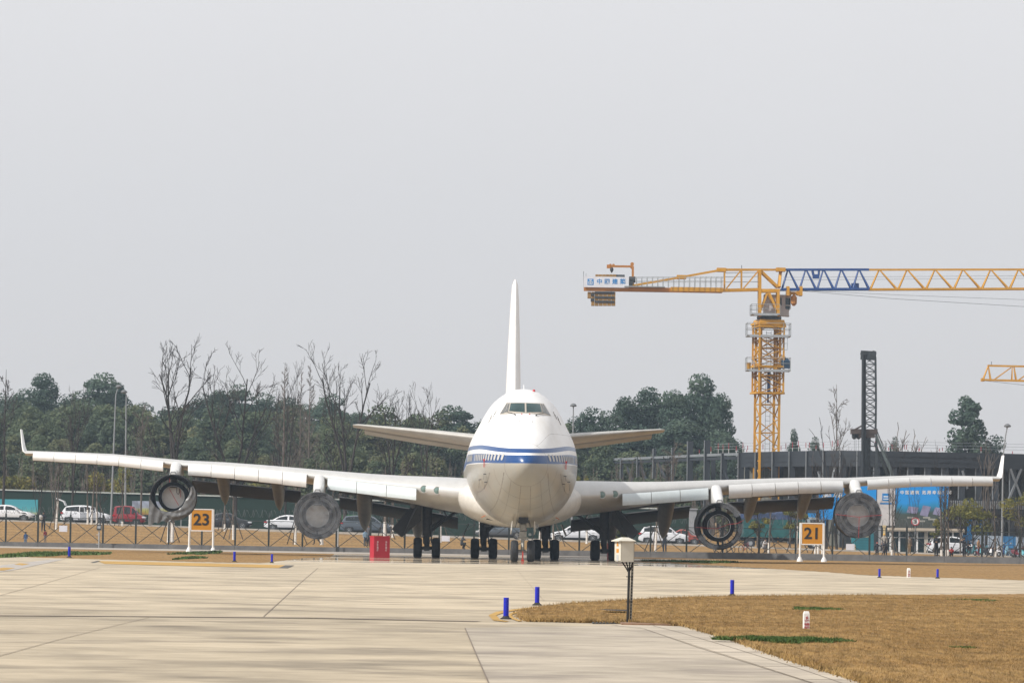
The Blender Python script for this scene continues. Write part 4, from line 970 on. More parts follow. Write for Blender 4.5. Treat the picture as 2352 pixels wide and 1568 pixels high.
mb = MB(); mb.tube([cp(1340.5, 660), cp(1340.5, 623)], .03, 4); mb.tube([cp(1346, 637), cp(1346, 628)], .02, 4); mb.tube([cp(1703.5, 618), cp(1703.5, 609)], .04, 4); cb(mb, 'aerial', MDARK)
# jib
def jib(name, px0, px1, step, mat, rb=.2, long=.62):
    mb = MB(); mb.bar(cp(px0, 619.5), cp(px1, 619.5 - (px1 - px0) * .0016), rb * 1.05)
    for dy in (-.75, .75): mb.bar(cp(px0, 665, dy), cp(px1, 665 - (px1 - px0) * .0042, dy), rb)
    n = max(1, round((px1 - px0) / step)); st = (px1 - px0) / n
    for k in range(n):
        a = px0 + k * st + 2; yb_ = 664.5 - (a - px0) * .0042; yt = 620 - (a - px0) * .0016
        for dy in (-.75, .75):
            mb.bar(cp(a + 1, yb_, dy), cp(a + st * (1 - long) - 1, yt), .12); mb.bar(cp(a + st * (1 - long) + 1, yt), cp(a + st - 2, yb_, dy), .12)
        mb.bar(cp(a, yb_, -.75), cp(a, yb_, .75), .1)
    return cb(mb, name, mat)
jib('jib_section', 1793, 1996, 40.6, MCB, .24); jib('jib_section', 1996, 2700, 64, MYC, .2, .66)
mb = MB()
for py in (637, 643): mb.bar(cp(1800, py), cp(2690, py - 6), .025)
mb.tube([cp(1842, 668), cp(2050, 686), cp(2352, 704), cp(2560, 690), cp(2690, 668)], .025, 4); mb.tube([cp(1842, 667), cp(2080, 678), cp(2400, 690), cp(2690, 667)], .02, 4); cb(mb, 'rope', MDARK)
mb = MB()
for px in (1809, 1839): mb.box(cp(px, 669), (.3, 1.9, 1.0))
mb.bar(cp(1807, 673), cp(1842, 673), .3); mb.lathe([(.001, -.2), (.25, -.2), (.25, .2), (.001, .2)], cp(1814, 674), 'Y', 12); mb.lathe([(.001, -.2), (.25, -.2), (.25, .2), (.001, .2)], cp(1832, 674), 'Y', 12); TR = cb(mb, 'trolley', MYC)
mb = MB(); mb.lathe([(.12, -.65), (.32, -.4), (.34, .25), (.1, .6)], cp(1823, 689, -.3), 'Z', 10); mb.build('hook_block', MYC2, TR, org=C0)
mb = MB(); mb.tube([cp(1866, 622), cp(1869, 634)], .14, 6); mb.tube([cp(1881, 622), cp(1880, 634)], .12, 6); mb.box(cp(1874, 635), (.7, .5, .45)); mb.lathe([(.001, -.2), (.3, -.2), (.3, .2), (.001, .2)], cp(1964, 656), 'Y', 12); mb.box(cp(1964, 656), (.8, .7, .5)); cb(mb, 'trolley_winch', MCB)
# second crane, only its jib end reaches the picture
Y2 = 575.0; D0 = atg(2760, Y2)
C2 = thing('tower_crane', 'distant orange crane jib end reaching in at the edge of the photo beyond the poles', 'tower crane', D0)
def c2(px, py, dy=0.0): p = at(px, py, Y2); return Vector((p.x, p.y + dy, p.z))
mb = MB()
for dy in (-.6, .6):
    mb.bar(c2(2257, 872, dy), c2(2780, 886, dy), .22)
    for a, b in (((2258, 871), (2270, 840)), ((2275, 872), (2270, 840)), ((2283, 872), (2322, 844)), ((2324, 874), (2325, 843)), ((2334, 874), (2329, 843)), ((2336, 875), (2376, 847))): mb.bar(c2(*a, dy), c2(*b), .12)
    for k in range(8): x = 2380 + k * 46; mb.bar(c2(x, 875, dy), c2(x + 4, 846), .12); mb.bar(c2(x + 6, 876, dy), c2(x + 44, 847), .12)
mb.bar(c2(2268, 839.5), c2(2780, 850), .24); mb.bar(c2(2257, 872, -.6), c2(2257, 872, .6), .4)
mb.build('jib', MYC, C2, org=D0)
mb = MB(); mb.tube([c2(2262, 874), c2(2352, 884), c2(2600, 895)], .03, 4); mb.tube([c2(2277, 838), c2(2277, 830)], .05, 4); mb.build('rope', MDARK, C2, org=D0)
mb = MB(); lattice_mast(mb, D0.x, Y2, D0.z - .3, c2(2760, 830).z, 1.0, 0, 2.6, .12, .1); mb.build('mast', MYC, C2, org=D0)
# ================================================================== piling rig
YR = 446.0; E0 = atg(1995, YR)
RG = thing('piling_rig', 'dark lattice piling rig mast standing behind the aircraft wing', 'piling rig', E0)
MRIG = M('rig_steel', (.03, .037, .042), .6, var=.3, scale=1)
def rp(px, py, dy=0.0): p = at(px, py, YR); return Vector((p.x, p.y + dy, p.z))
mb = MB(); zA, zB = rp(1995, 985).z, rp(1995, 820).z
n = 10
for k in range(n):
    t0, t1 = k / n, (k + 1) / n
    def row(t): y = lerp(985, 820, t); return [rp(1985 - 1 * t, y, -.55), rp(2012 - 2 * abs(t - .4), y, -.55), rp(2012 - 2 * abs(t - .4), y, .55), rp(1985 - 1 * t, y, .55)]
    A, B = row(t0), row(t1)
    for i in range(4):
        mb.bar(A[i], B[i], .11 if i in (1, 2) else .09); j = (i + 1) % 4
        mb.bar(A[i], B[j], .055); mb.bar(A[j], B[i], .055); mb.bar(B[i], B[j], .07)
LM = mb.build('lattice_mast', MRIG, RG, org=E0)
mb = MB(); mb.tube([rp(1979.5, 1250, -.9), rp(1980, 1000, -.9), rp(1981, 815, -.9)], .15, 8); mb.tube([rp(1985, 1250, -.8), rp(1985.5, 815, -.8)], .1, 6); mb.build('drill_tube', M('tube_dark', (.014, .018, .022), .4), RG, org=E0)
mb = MB(); mb.bar(rp(1977, 815), rp(2012, 817), .4, .9); mb.lathe([(.001, -.3), (.3, -.3), (.3, .3), (.001, .3)], rp(1983, 812), 'Y', 12); mb.lathe([(.001, -.3), (.3, -.3), (.3, .3), (.001, .3)], rp(2006, 812), 'Y', 12); mb.bar(rp(1981, 809), rp(2009, 810), .06); mb.build('mast_head', MRIG, RG, org=E0)
mb = MB(); mb.box(rp(1984, 991), (2.6, 1.4, .5)); mb.bar(rp(1958, 989), rp(1990, 972), .16); mb.box(rp(1990, 998), (1.6, 1.3, .6)); RH = mb.build('rotary_head', M('rusty_rig', (.06, .045, .04), .7, var=.4, scale=2), RG, org=E0)
for px in (1962, 1972): mb = MB(); mb.lathe([(.08, -.45), (.24, -.3), (.26, 0), (.1, .3)], rp(px, 998), 'Z', 10); mb.build('pulley_block', MRIG, RH, org=E0)
mb = MB(); mb.tube([rp(1990, 1250, -.3), rp(1992, 1120, -.3), rp(1993, 1000, -.3)], .3, 6)
for k in range(12): z = lerp(1245, 1002, k / 11); mb.bar(rp(1985, z, -.55), rp(2012, z, -.55), .1); mb.bar(rp(1985, z, -.55), rp(2012, z + 18, -.55), .08)
mb.bar(rp(2012, 1250, -.55), rp(2012, 985, -.55), .22); mb.build('lower_mast', MRIG, RG, org=E0)
mb = MB(); mb.bar(rp(2011, 1000, -.7), rp(2048, 1091, -.7), .24); mb.bar(rp(2011, 1018, .7), rp(2040, 1091, .7), .24); mb.bar(rp(2048, 1091, -.7), rp(2085, 1180, -.7), .36); mb.bar(rp(2040, 1091, .7), rp(2076, 1180, .7), .36); mb.tube([rp(2013, 985), rp(2060, 1110)], .05, 5); mb.build('back_stay', M('stay_grey_green', (.07, .09, .09), .6, var=.25, scale=2), RG, org=E0)
mb = MB(); mb.box(rp(2030, 1215) , (6.5, 3, 2.2)); mb.box((rp(2030, 1215).x, YR - 1.6, E0.z + .5), (6, .7, 1)); mb.box((rp(2030, 1215).x, YR + 1.6, E0.z + .5), (6, .7, 1)); mb.build('crawler_base', MRIG, RG, org=E0)
for dx in (-7, -3):
    pass
mb = MB()
for px in (1962, 1966, 1972): mb.tube([rp(px, 1000), rp(px + .5, 1100)], .02, 4)
mb.build('rope', MDARK, RG, org=E0)
# ================================================================== fence with its plinth
FY0, FY1 = -62.0, 62.0
MFEN = M('fence_paint', (.012, .018, .017), .6, var=.3, scale=3)
FEN = thing('perimeter_fence', 'dark post and cross brace perimeter fence with coiled barbed wire behind the aircraft', 'fence', (0, 328, 0))
FO = Vector((0, 328, 0))
NP = 49; xs = [lerp(FY0, FY1, k / (NP - 1)) for k in range(NP)]
def fz(x): return 0.0
for k, x in enumerate(xs):
    y = fence_y(x); mb = MB(); mb.bar((x, y, -.1), (x, y, 2.5), .13); mb.bar((x, y, 2.5), (x, y + .25, 2.85), .06); mb.build('post', MFEN, FEN, org=FO)
for k in range(NP - 1):
    a, b_ = xs[k], xs[k + 1]; mb = MB()
    mb.bar((a, fence_y(a), .25), (b_, fence_y(b_), 2.2), .042); mb.bar((b_, fence_y(b_) + .05, .25), (a, fence_y(a) + .05, 2.2), .042); mb.build('cross_brace', MFEN, FEN, org=FO)
mb = MB()
for z in (2.22, .3): mb.bar((FY0, fence_y(FY0), z), (FY1, fence_y(FY1), z), .05)
mb.build('rail', MFEN, FEN, org=FO)
mb = MB()
for j in range(9): z = .5 + j * .2; mb.bar((FY0, fence_y(FY0) - .06, z), (FY1, fence_y(FY1) - .06, z), .006)
mb.build('mesh_wire', MFEN, FEN, org=FO)
mb = MB(); pts = []; n = 4300; random.seed(2)
for i in range(n):
    t = i / (n - 1); x = lerp(FY0, FY1, t); a = i * .52; pts.append((x + .1 * math.cos(a * .5), fence_y(x) + .2 + .28 * math.cos(a), 2.78 + .27 * math.sin(a)))
mb.tube(pts, .010, 3); mb.build('barbed_wire_coil', M('coil_wire', (.10, .105, .11), .6), FEN, org=FO)
mb = MB()
for k in range(48):
    a, b_ = lerp(-62, 62, k / 48), lerp(-62, 62, (k + 1) / 48) - .02; h = .34 + .12 * sm((a + 20) / 40)
    ya, yb_ = fence_y(a) - .3, fence_y(b_) - .3
    mb.prism([(a, ya, -.2), (b_, yb_, -.2), (b_, yb_, h), (a, ya, h)], (0, .55, 0))
PL = mb.build('fence_plinth', M('plinth_concrete', (.11, .11, .112), .95, var=.25, scale=1.2)); tag(PL, 'low grey concrete plinth running under the dark fence', 'plinth')
def on_fence(px, py0, py1):
    x = (px - 1176) / F * 330; y = fence_y(x) - .09; a, b_ = at(px, py1, y), at(px, py0, y); return Vector((x, y, a.z)), b_.z - a.z
for i, (px, p0, p1, lb) in enumerate(((120.5, 1206, 1220, 'white notice board hung on the fence near the white sport utility car with open doors'),
        (1031, 1230, 1242.5, 'white notice board hung on the fence beside the left main wheels of the aircraft'),
        (1933, 1248, 1262, 'white notice board hung on the fence right of the board numbered 21'))):
    c, h = on_fence(px, p0, p1); mb = MB(); mb.box((c.x, c.y - .03, c.z + h / 2), (.62, .02, h)); o = mb.build('notice_board', M('notice_white', (.62, .62, .68), .6))
    tag(o, lb, 'notice board', 'white boards on the fence'); mb = MB()
    for s in (-1, 1): mb.tube([(c.x + s * .25, c.y - .01, c.z + h), (c.x + s * .25, c.y + .02, c.z + h + .12)], .012, 4)
    mb.build('wire_tie', MDARK, o)
p = at(227, 1253, fence_y(-30) - .8); t = thing('sensor_post', 'slim grey post with a small box standing at the fence by the open car', 'post', (p.x, p.y, 0))
mb = MB(); mb.tube([(0, 0, 0), (0, 0, 1.85)], .05, 6); mb.bar((-.22, 0, 1.0), (0, 0, 1.0), .05); mb.bar((-.22, 0, .3), (0, 0, .3), .05); mb.build('pole', MGALV, t)
mb = MB(); mb.box((0, -.03, 1.55), (.36, .2, .42)); mb.box((0, -.14, 1.57), (.24, .02, .2), mi=1); mb.build('box', [MDARK, MGALV], t)
p = at(1277, 1250, fence_y(3) - .8); t = thing('sensor_post', 'slim grey post with a small foot box at the fence under the second engine shell', 'post', (at(1000 * 0 + 776, 1252, fence_y(-13) - .8).x, fence_y(-13) - .8, 0))
mb = MB(); mb.tube([(0, 0, 0), (0, 0, 1.95)], .045, 6); mb.bar((-.25, 0, 1.62), (0, 0, 1.62), .05); mb.build('pole', MGALV, t); mb = MB(); mb.box((0, -.04, .2), (.24, .2, .38)); mb.build('box', MDARK, t)

# ================================================================== boards with numbers, cabinet, markers, red boxes
MSY = M('sign_yellow', (.52, .22, .006), .5, var=.05, scale=3)
MSW = M('sign_white', (.72, .71, .69), .6, var=.05, scale=5)
def stand_sign(num, pxl, pxr, pt, pb, pfoot, label):
    foot = gnd((pxl + pxr) / 2, pfoot); Y = 300.0; a = at(pxl, pb, Y); b_ = at(pxr, pt, Y); cx_ = (a.x + b_.x) / 2
    t = thing('number_sign', label, 'sign', (cx_, Y, 0)); w = (b_.x - a.x) / 2; z0, z1 = a.z, b_.z
    mb = MB(); mb.box((0, 0, (z0 + z1) / 2), (2 * w, .06, z1 - z0)); bd = mb.build('board', MSY, t)
    mb = MB()
    for zz in (z0 - .02, z1 + .03): mb.box((0, -.005, zz), (2 * w + .1, .09, .07))
    for s in (-1, 1): mb.box((s * (w + .02), -.005, (z0 + z1) / 2), (.06, .09, z1 - z0))
    mb.build('frame', MSW, bd)
    for s in (-1, 1):
        mb = MB(); mb.tube([(s * (w + .12), .02, 0), (s * (w + .09), .02, z1 + .05)], .075, 10); mb.lathe([(.21, 0), (.19, .1), (.1, .3), (.07, .34)], (s * (w + .12), .02, 0), 'Z', 10); mb.build('post', MSW, t, smooth=40)
    zz = (z0 + z1) / 2
    text(num, (z1 - z0) * .78, (0, -.045, zz), (1, 0, 0), (0, 0, 1), MCHAR, 'numeral', bd, None, .004, .022, 1.05)
    return t
stand_sign('23', 439, 487, 1170.5, 1217, 1265, 'yellow number board 23 on white posts beside the torn outer left engine cover')
stand_sign('21', 1841.5, 1889.5, 1202.5, 1248.5, 1294, 'yellow number board 21 on white posts beside the wrapped outer right engine shell')
# electrical cabinet on its post
p = gnd(1446, 1432); CB = thing('electric_cabinet', 'cream electrical cabinet on a dark post at the edge of the near lawn', 'cabinet', (p.x, p.y, 0)); ppm = F / p.y
cz = lambda py: H + (at(1440, py, p.y).z - H); cxp = lambda px, py=1300: at(px, py, p.y).x - p.x
MCAB = M('cabinet_cream', (.56, .53, .45), .45, var=.05, scale=6)
z0, z1 = cz(1289.5), cz(1243); rz = Matrix.Rotation(R(-26), 3, 'Z')
cc = Vector((cxp(1434), .02, (z0 + z1) / 2)); w, d, h = .29, .20, z1 - z0
def L(v): return rz @ Vector(v) + cc
rz = Matrix.Rotation(R(23), 3, 'Z')     # wide flank towards the camera, door towards the left
mb = MB(); mb.box(cc, (.235, .28, h), rz); BX = mb.build('box', MCAB, CB)
mb = MB(); mb.prism([L((-.19, -.17, h / 2)), L((.15, -.17, h / 2)), L((.15, .17, h / 2)), L((-.19, .17, h / 2))], (0, 0, .015)); A = [L((-.19, -.17, h / 2 + .015)), L((.15, -.17, h / 2 + .015)), L((.15, .17, h / 2 + .015)), L((-.19, .17, h / 2 + .015))]
B_ = [L((-.05, -.06, h / 2 + .075)), L((.05, -.06, h / 2 + .075)), L((.05, .06, h / 2 + .075)), L((-.05, .06, h / 2 + .075))]
mb.add(A + B_, [(0, 1, 5, 4), (1, 2, 6, 5), (2, 3, 7, 6), (3, 0, 4, 7), (4, 5, 6, 7)]); mb.build('roof', MCAB, BX)
mb = MB()
def nface(mb, y0, y1, za, zb_, off, mi=0): mb.prism([L((-.1175 - off, y0, za)), L((-.1175 - off, y1, za)), L((-.1175 - off, y1, zb_)), L((-.1175 - off, y0, zb_))], rz @ Vector((.012, 0, 0)), mi)
nface(mb, -.135, .135, -h / 2 + .02, h / 2 - .01, .018); DR = mb.build('door', MCAB, BX)
mb = MB(); mb.prism([L((-.139, .045, .10)), L((-.139, -.045, .10)), L((-.139, 0, .19))], rz @ Vector((-.003, 0, 0))); nface(mb, -.05, .05, -.02, .05, .022)
mb.build('warning_sticker', M('sticker_orange', (.55, .22, .01), .5), DR); mb = MB(); nface(mb, -.04, .04, -.17, -.06, .022); mb.build('label_plate', M('plate_grey', (.4, .41, .42), .5), DR)
mb = MB(); mb.bar((cxp(1450), .05, 0), (cxp(1455, 1240), .05, z1), .045); 
PT = mb.build('post', M('post_grey', (.32, .30, .25), .6, var=.3, scale=9), CB)
mb = MB(); n = 24
for k in range(n): z = lerp(.05, z1 - .05, k / n); x = lerp(cxp(1450), cxp(1455, 1240), z / z1); mb.box((x, .025, z), (.018, .012, .04))
mb.build('slot', MCHAR, PT)
mb = MB(); x0 = cxp(1443)
mb.tube([(x0, .0, 0), (x0 + .01, 0, .5), (cxp(1445), 0, z0 - .16)], .024, 7); 
for dx in (-.13, -.05, .02, .08): mb.tube([(cxp(1445), 0, z0 - .2), (cxp(1445) + dx * .5, 0, z0 - .09), (cxp(1444) + dx, 0, z0 + .01)], .014, 5)
mb.build('cable_bundle', MCHAR, CB)
mb = MB()
for z in (.07, .4, .85): mb.box((cxp(1446.5), .02, z), (.13, .07, .014))
mb.build('clamp', MCHAR, CB)
# blue edge markers
def marker(px, py, hpx, label, base=True, first=[]):
    p = gnd(px, py); h = hpx * p.y / F; k = h / .40
    if not first:
        p.z = .035 if p.y < 140 else 0
        t = thing('edge_marker', label, 'marker', p, 0, 'blue edge markers'); first.append(t)
        mb = MB(); mb.lathe([(.048, .02), (.05, .03), (.05, .395), (.043, .40), (.001, .40)], (0, 0, 0), 'Z', 18); mb.build('tube', MBLUE, t, smooth=40)
        mb = MB(); mb.lathe([(.105, 0), (.105, .018), (.07, .035), (.055, .06), (.05, .06)], (0, 0, 0), 'Z', 18); mb.build('foot', MBLACK, t, smooth=40)
    else: t = dup(first[0], (p.x, p.y, .035 if p.y < 140 else 0), 0, None, label)
    t.scale = (k * 1.0, k * 1.0, k)
for a in ((1162, 1425.5, 49.5, 'tall blue marker nearest the camera at the corner of the painted curve'), (1233.5, 1393, 42.5, 'blue marker at the rounded tip of the near lawn'),
          (1681.5, 1371, 37, 'blue marker alone on the far edge of the near lawn'), (2020, 1326, 20.5, 'small blue marker left of the white post on the far verge'),
          (2153.5, 1327.5, 21.5, 'small blue marker right of the white post on the far verge'), (159, 1280, 25, 'small blue marker by the long green weed mat'),
          (538.5, 1289.5, 23.5, 'small blue marker right of board 23'), (624.5, 1292, 20.5, 'small blue marker at the end of the yellow bar'),
          (372 * 0 + 2330 + 60, 1331, 20, 'small blue marker at the end of the far verge')): 
    if a[0] < 2352: marker(*a)
def cable_marker(px, py, hpx, wpx, label, full=True):
    p = gnd(px, py); h = hpx * p.y / F; w = wpx * p.y / F; q = Matrix.Rotation(R(9), 3, 'Z')
    t = thing('cable_marker', label, 'marker post', (p.x, p.y, 0), 0, 'white buried cable markers')
    mb = MB(); mb.box((0, 0, h / 2 - .02), (w, w, h), q); mb.box((0, 0, h + .0), (w * .95, w * .95, .04), q, taper=.75); mb.build('post', MSW, t)
    f = q @ Vector((0, -w / 2 - .002, 0)); xd = q @ Vector((1, 0, 0)); zd = Vector((0, 0, 1)); mr = M('marker_red', (.36, .01, .02), .6)
    P = lambda u, v: f + xd * (u * w) + zd * (v * h)
    mb = MB(); mb.prism([P(.12, .82), P(-.28, .70), P(-.02, .695), P(-.2, .59), P(.3, .72), P(.03, .725)], q @ Vector((0, -.004, 0))); mb.build('bolt_symbol', mr, t)
    for i, ch in enumerate('下有电'): text(ch, h * .155, P(-.22, .52 - i * .17), xd, zd, mr, 'lettering', t, None, .001, .001)
    for i, ch in enumerate('严禁开'): text(ch, h * .155, P(.22, .52 - i * .17), xd, zd, mr, 'lettering', t, None, .001, .001)
cable_marker(1851.5, 1448, 42.5, 13, 'white cable marker post with red lightning bolt on the near lawn')
cable_marker(2087, 1326, 21, 7, 'white cable marker post between two blue markers on the far verge')
# red fire boxes
def red_box(px0, pxm, px1, pt, pb, Y, label):
    a = at((px0 + px1) / 2, pb, Y); t = thing('fire_box', label, 'fire box', (a.x, Y, 0)); w = (px1 - px0) / F * Y; h = at(px1, pt, Y).z; q = Matrix.Rotation(R(24), 3, 'Z')
    wx = w * .78 / math.cos(R(24)); wy = w * .22 / math.sin(R(24)); mb = MB(); mb.box((0, 0, h / 2), (wx, wy, h), q); bx = mb.build('body', M('fire_red', (.40, .012, .03), .5, var=.06, scale=2), t)
    mb = MB(); mb.box((0, 0, h + .02), (wx + .05, wy + .05, .04), q); mb.build('lid', MRED, t)
    f = q @ Vector((0, -wy / 2 - .004, 0)); xd = q @ Vector((1, 0, 0)); ml = M('faded_white', (.62, .45, .48), .7)
    for u in (-.27, .27):
        for i, ch in enumerate('消防器材'): text(ch, h * .115, f + xd * (u * wx) + Vector((0, 0, h * (.73 - i * .125))), xd, (0, 0, 1), ml, 'lettering', bx, None, .002, .003, .8)
    return t
red_box(849, 866.5, 895, 1232, 1281, 268, 'red fire box standing left of the main wheels')
red_box(1394, 1404, 1440, 1241, 1285, 285, 'red fire box half hidden behind the cream electrical cabinet')
# ================================================================== lamp posts
def lamp(pxb, pyb, pxt, pyt, pxh, pyh, Y, label, lean=0):
    b_ = atg(pxb, Y); top = at(pxt, pyt, Y); hd = at(pxh, pyh, Y); t = thing('lamp_post', label, 'lamp post', b_, 0, 'grey lamp posts')
    o = b_; mb = MB(); mb.tube([b_, lerp(b_, top, .5), top], [.105, .085, .055], 8); m = lerp(top, hd, .55) + Vector((0, 0, .12 * (hd - top).length)); mb.tube([top, m, hd], .055, 6); mb.build('pole', M('lamp_pole_grey', (.22, .23, .24), .5), t, org=o)
    mb = MB(); mb.lathe([(.05, .22), (.2, .16), (.33, 0), (.3, -.08), (.001, -.14)], hd, 'Z', 14); mb.build('lamp_head', M('lamp_grey', (.12, .125, .13), .5), t, org=o, smooth=40)
lamp(254, 1196, 266, 907, 273, 888, 428, 'pale lamp post behind the white car with open doors, taller curved one')
lamp(287, 1180, 290, 907, 285, 900, 432, 'lamp post with a dark head behind the red van')
lamp(1313, 1200, 1317, 936, 1317, 931, 425, 'lamp post rising just right of the cockpit beyond the tailplane')
lamp(2301.5, 1249, 2304, 1047, 2314, 978, 402, 'lamp post with curved arm behind the right wing tip')
# ================================================================== green hoarding with posters
MGH = M('hoarding_green', (.002, .022, .014), .8, var=.25, scale=.8, stretch=(6, 1, .3))
def hoard_z(px): return lerp(at(0, 1124, 440).z, at(700, 1144, 440).z, px / 700)
mb = MB(); xs_ = np.linspace(at(-250, 1200, 440).x, at(1583, 1200, 440).x, 46)
for a, b_ in zip(xs_[:-1], xs_[1:]):
    pa, pb_ = (a / 440 * F + 1176), (b_ / 440 * F + 1176); mb.prism([(a, 440, G(a, 440) - .3), (b_, 440, G(b_, 440) - .3), (b_, 440, hoard_z(pb_)), (a, 440, hoard_z(pa))], (0, .12, 0))
HO = mb.build('green_hoarding', MGH); tag(HO, 'long dark green site hoarding behind the parked cars', 'hoarding')
mb = MB()
for a, b_ in zip(xs_[:-1], xs_[1:]): mb.bar((a, 439.95, hoard_z(a / 440 * F + 1176)), (b_, 439.95, hoard_z(b_ / 440 * F + 1176)), .13)
mb.build('capping', M('capping_pale', (.42, .46, .44), .7), HO)
def picmat(name, stops, scale=1.6):
    m = bpy.data.materials.new(name); m.use_nodes = True; n = m.node_tree; tc = n.nodes.new('ShaderNodeTexCoord'); sp = n.nodes.new('ShaderNodeSeparateXYZ'); n.links.new(tc.outputs['Generated'], sp.inputs[0])
    z = n.nodes.new('ShaderNodeTexNoise'); z.inputs['Scale'].default_value = scale * 3; n.links.new(tc.outputs['Generated'], z.inputs['Vector'])
    ad = n.nodes.new('ShaderNodeMath'); ad.operation = 'MULTIPLY_ADD'; ad.inputs[1].default_value = .35; n.links.new(z.outputs['Fac'], ad.inputs[0]); n.links.new(sp.outputs[2], ad.inputs[2])
    rp = n.nodes.new('ShaderNodeValToRGB'); n.links.new(ad.outputs[0], rp.inputs[0]); e = rp.color_ramp.elements; e[0].position = stops[0][0]; e[0].color = (*stops[0][1], 1); e[1].position = stops[-1][0]; e[1].color = (*stops[-1][1], 1)
    for p, c in stops[1:-1]: q = e.new(p); q.color = (*c, 1)
    n.links.new(rp.outputs[0], n.nodes['Principled BSDF'].inputs['Base Color']); n.nodes['Principled BSDF'].inputs['Roughness'].default_value = .6; return m
def poster(px0, px1, py0, py1, Y, mat, label, name='poster', frame=None):
    a, b_ = at(px0, py1, Y), at(px1, py0, Y); g0 = G((a.x + b_.x) / 2, Y); t = thing(name, label, name.replace('_', ' '), ((a.x + b_.x) / 2, Y, g0)); o = t.location.copy()
    mb = MB(); mb.box(((a.x + b_.x) / 2, Y, (a.z + b_.z) / 2), (b_.x - a.x, .06, b_.z - a.z)); mb.build('panel', mat, t, org=o)
    for x in (a.x + .2, b_.x - .2): mb = MB(); mb.bar((x, Y + .08, g0), (x, Y + .08, b_.z), .08); mb.build('leg', frame or MGALV, t, org=o)
    return t
poster(-20, 87, 1147, 1179, 436, picmat('poster_teal', [(.2, (.30, .36, .22)), (.4, (.10, .34, .36)), (.6, (.06, .33, .40)), (.9, (.05, .30, .38))]), 'teal landscape poster behind the white saloon at the photo edge')
poster(303, 395, 1151, 1181, 436, picmat('poster_field', [(.2, (.30, .10, .05)), (.4, (.33, .32, .06)), (.6, (.36, .38, .22)), (.75, (.30, .34, .42)), (.95, (.32, .37, .48))]), 'landscape poster with yellow field and pale sky behind the car with open doors')
poster(389, 421, 1155, 1172, 435, M('poster_grey', (.4, .4, .41), .7, var=.2, scale=.6), 'small grey poster beside the yellow field poster')
poster(762, 855, 1166, 1192, 434, picmat('poster_green', [(.2, (.02, .12, .03)), (.55, (.03, .14, .05)), (.6, (.01, .04, .03)), (.9, (.02, .06, .05))]), 'small green framed poster right of board 23')
mb = MB(); a, b_ = at(1582, 1252, 420), at(1600, 1170, 420); mb.box(((a.x + b_.x) / 2, 420, (a.z + b_.z) / 2), (b_.x - a.x, .7, b_.z - a.z)); mb.box(((a.x + b_.x) / 2, 420, b_.z + .06), (b_.x - a.x + .2, .9, .12)); o = mb.build('gate_pillar', M('pillar_grey', (.27, .27, .28), .8, var=.1, scale=1)); tag(o, 'grey gate pillar at the right end of the green hoarding', 'pillar')
# ================================================================== blue billboards
def board(name, px0, px1, py0, py1, Y, mat, label, th=.2):
    a, b_ = at(px0, py1, Y), at(px1, py0, Y); c = ((a.x + b_.x) / 2, Y, G((a.x + b_.x) / 2, Y)); t = thing(name, label, 'billboard', c)
    mb = MB(); mb.box((c[0], Y, (a.z + b_.z) / 2), (b_.x - a.x, th, b_.z - a.z)); P = mb.build('panel', mat, t, org=c)
    for x in (a.x + .3, b_.x - .3): mb = MB(); mb.bar((x, Y + .2, c[2] - .2), (x, Y + .2, b_.z), .2); mb.build('post', MGALV, t, org=c)
    return t, c
MBB = M('board_blue', (.001, .24, .64), .5, var=.06, scale=.4)
YB = 430
t, c = board('billboard', 1880, 2013, 1108, 1192, YB, MBB, 'plain blue billboard with a white character, mostly hidden by the outer right engine shell')
p = at(1924.5, 1134.5, YB); text('局', .95, (p.x, YB - .11, p.z), (1, 0, 0), (0, 0, 1), MSW, 'lettering', t, c, .004, .02); p = at(1899, 1139, YB); text('程', .95, (p.x, YB - .11, p.z), (1, 0, 0), (0, 0, 1), MSW, 'lettering', t, c, .004, .02); p = at(1896, 1159, YB); text('公司', .75, (p.x, YB - .11, p.z), (1, 0, 0), (0, 0, 1), MSW, 'lettering', t, c, .004, .02)
t, c = board('billboard', 2014, 2056, 1108, 1206, YB, M('strip_pale', (.52, .50, .50), .7, var=.06, scale=.6), 'tall pale grey banner panel with a small blue emblem between the blue boards')
p = at(2034.5, 1141, YB); mb = MB(); mb.box((p.x, YB - .11, p.z), (.7, .02, .72)); mb.box((p.x, YB - .12, p.z + .05), (.45, .02, .1), mi=1); mb.box((p.x, YB - .12, p.z - .18), (.5, .02, .08), mi=1); mb.box((p.x, YB - .11, p.z - .62), (1.1, .02, .14)); mb.build('emblem', [MLB, MSW], t, org=c)
PIC = picmat('board_picture', [(.05, (.06, .062, .06)), (.34, (.05, .06, .05)), (.5, (.045, .07, .06)), (.62, (.005, .19, .34)), (.75, (.001, .25, .64)), (1.0, (.001, .24, .64))], .6)
t, c = board('billboard', 2056, 2180, 1108, 1213, YB, PIC, 'large blue billboard picturing a housing estate, seen through bare trees')
for k, ch in enumerate('中国建筑拓展幸福空间'):
    p = at(2072 + k * 11.6 + (4 if k > 3 else 0), 1131, YB); text(ch, .40, (p.x, YB - .11, p.z), (1, 0, 0), (0, 0, 1), MSW, 'lettering', t, c, .004, .006)
mb = MB()
for i, (x0, x1, y0, y1, sk) in enumerate(((2082, 2110, 1162, 1176, 5), (2112, 2138, 1160, 1182, 8), (2142, 2164, 1164, 1180, 6), (2166, 2180, 1170, 1188, 3))):
    a = [at(x0, y1, YB), at(x1 - sk, y1 + 4, YB), at(x1, y0 + 3, YB), at(x0 + sk, y0, YB)]; mb.prism([(q.x, YB - .105, q.z) for q in a], (0, -.01, 0), 0 if i < 3 else 1)
mb.build('printed_blocks', [M('print_lilac', (.22, .21, .33), .6, var=.25, scale=1.5), M('print_blue', (.02, .13, .33), .6)], t, org=c)
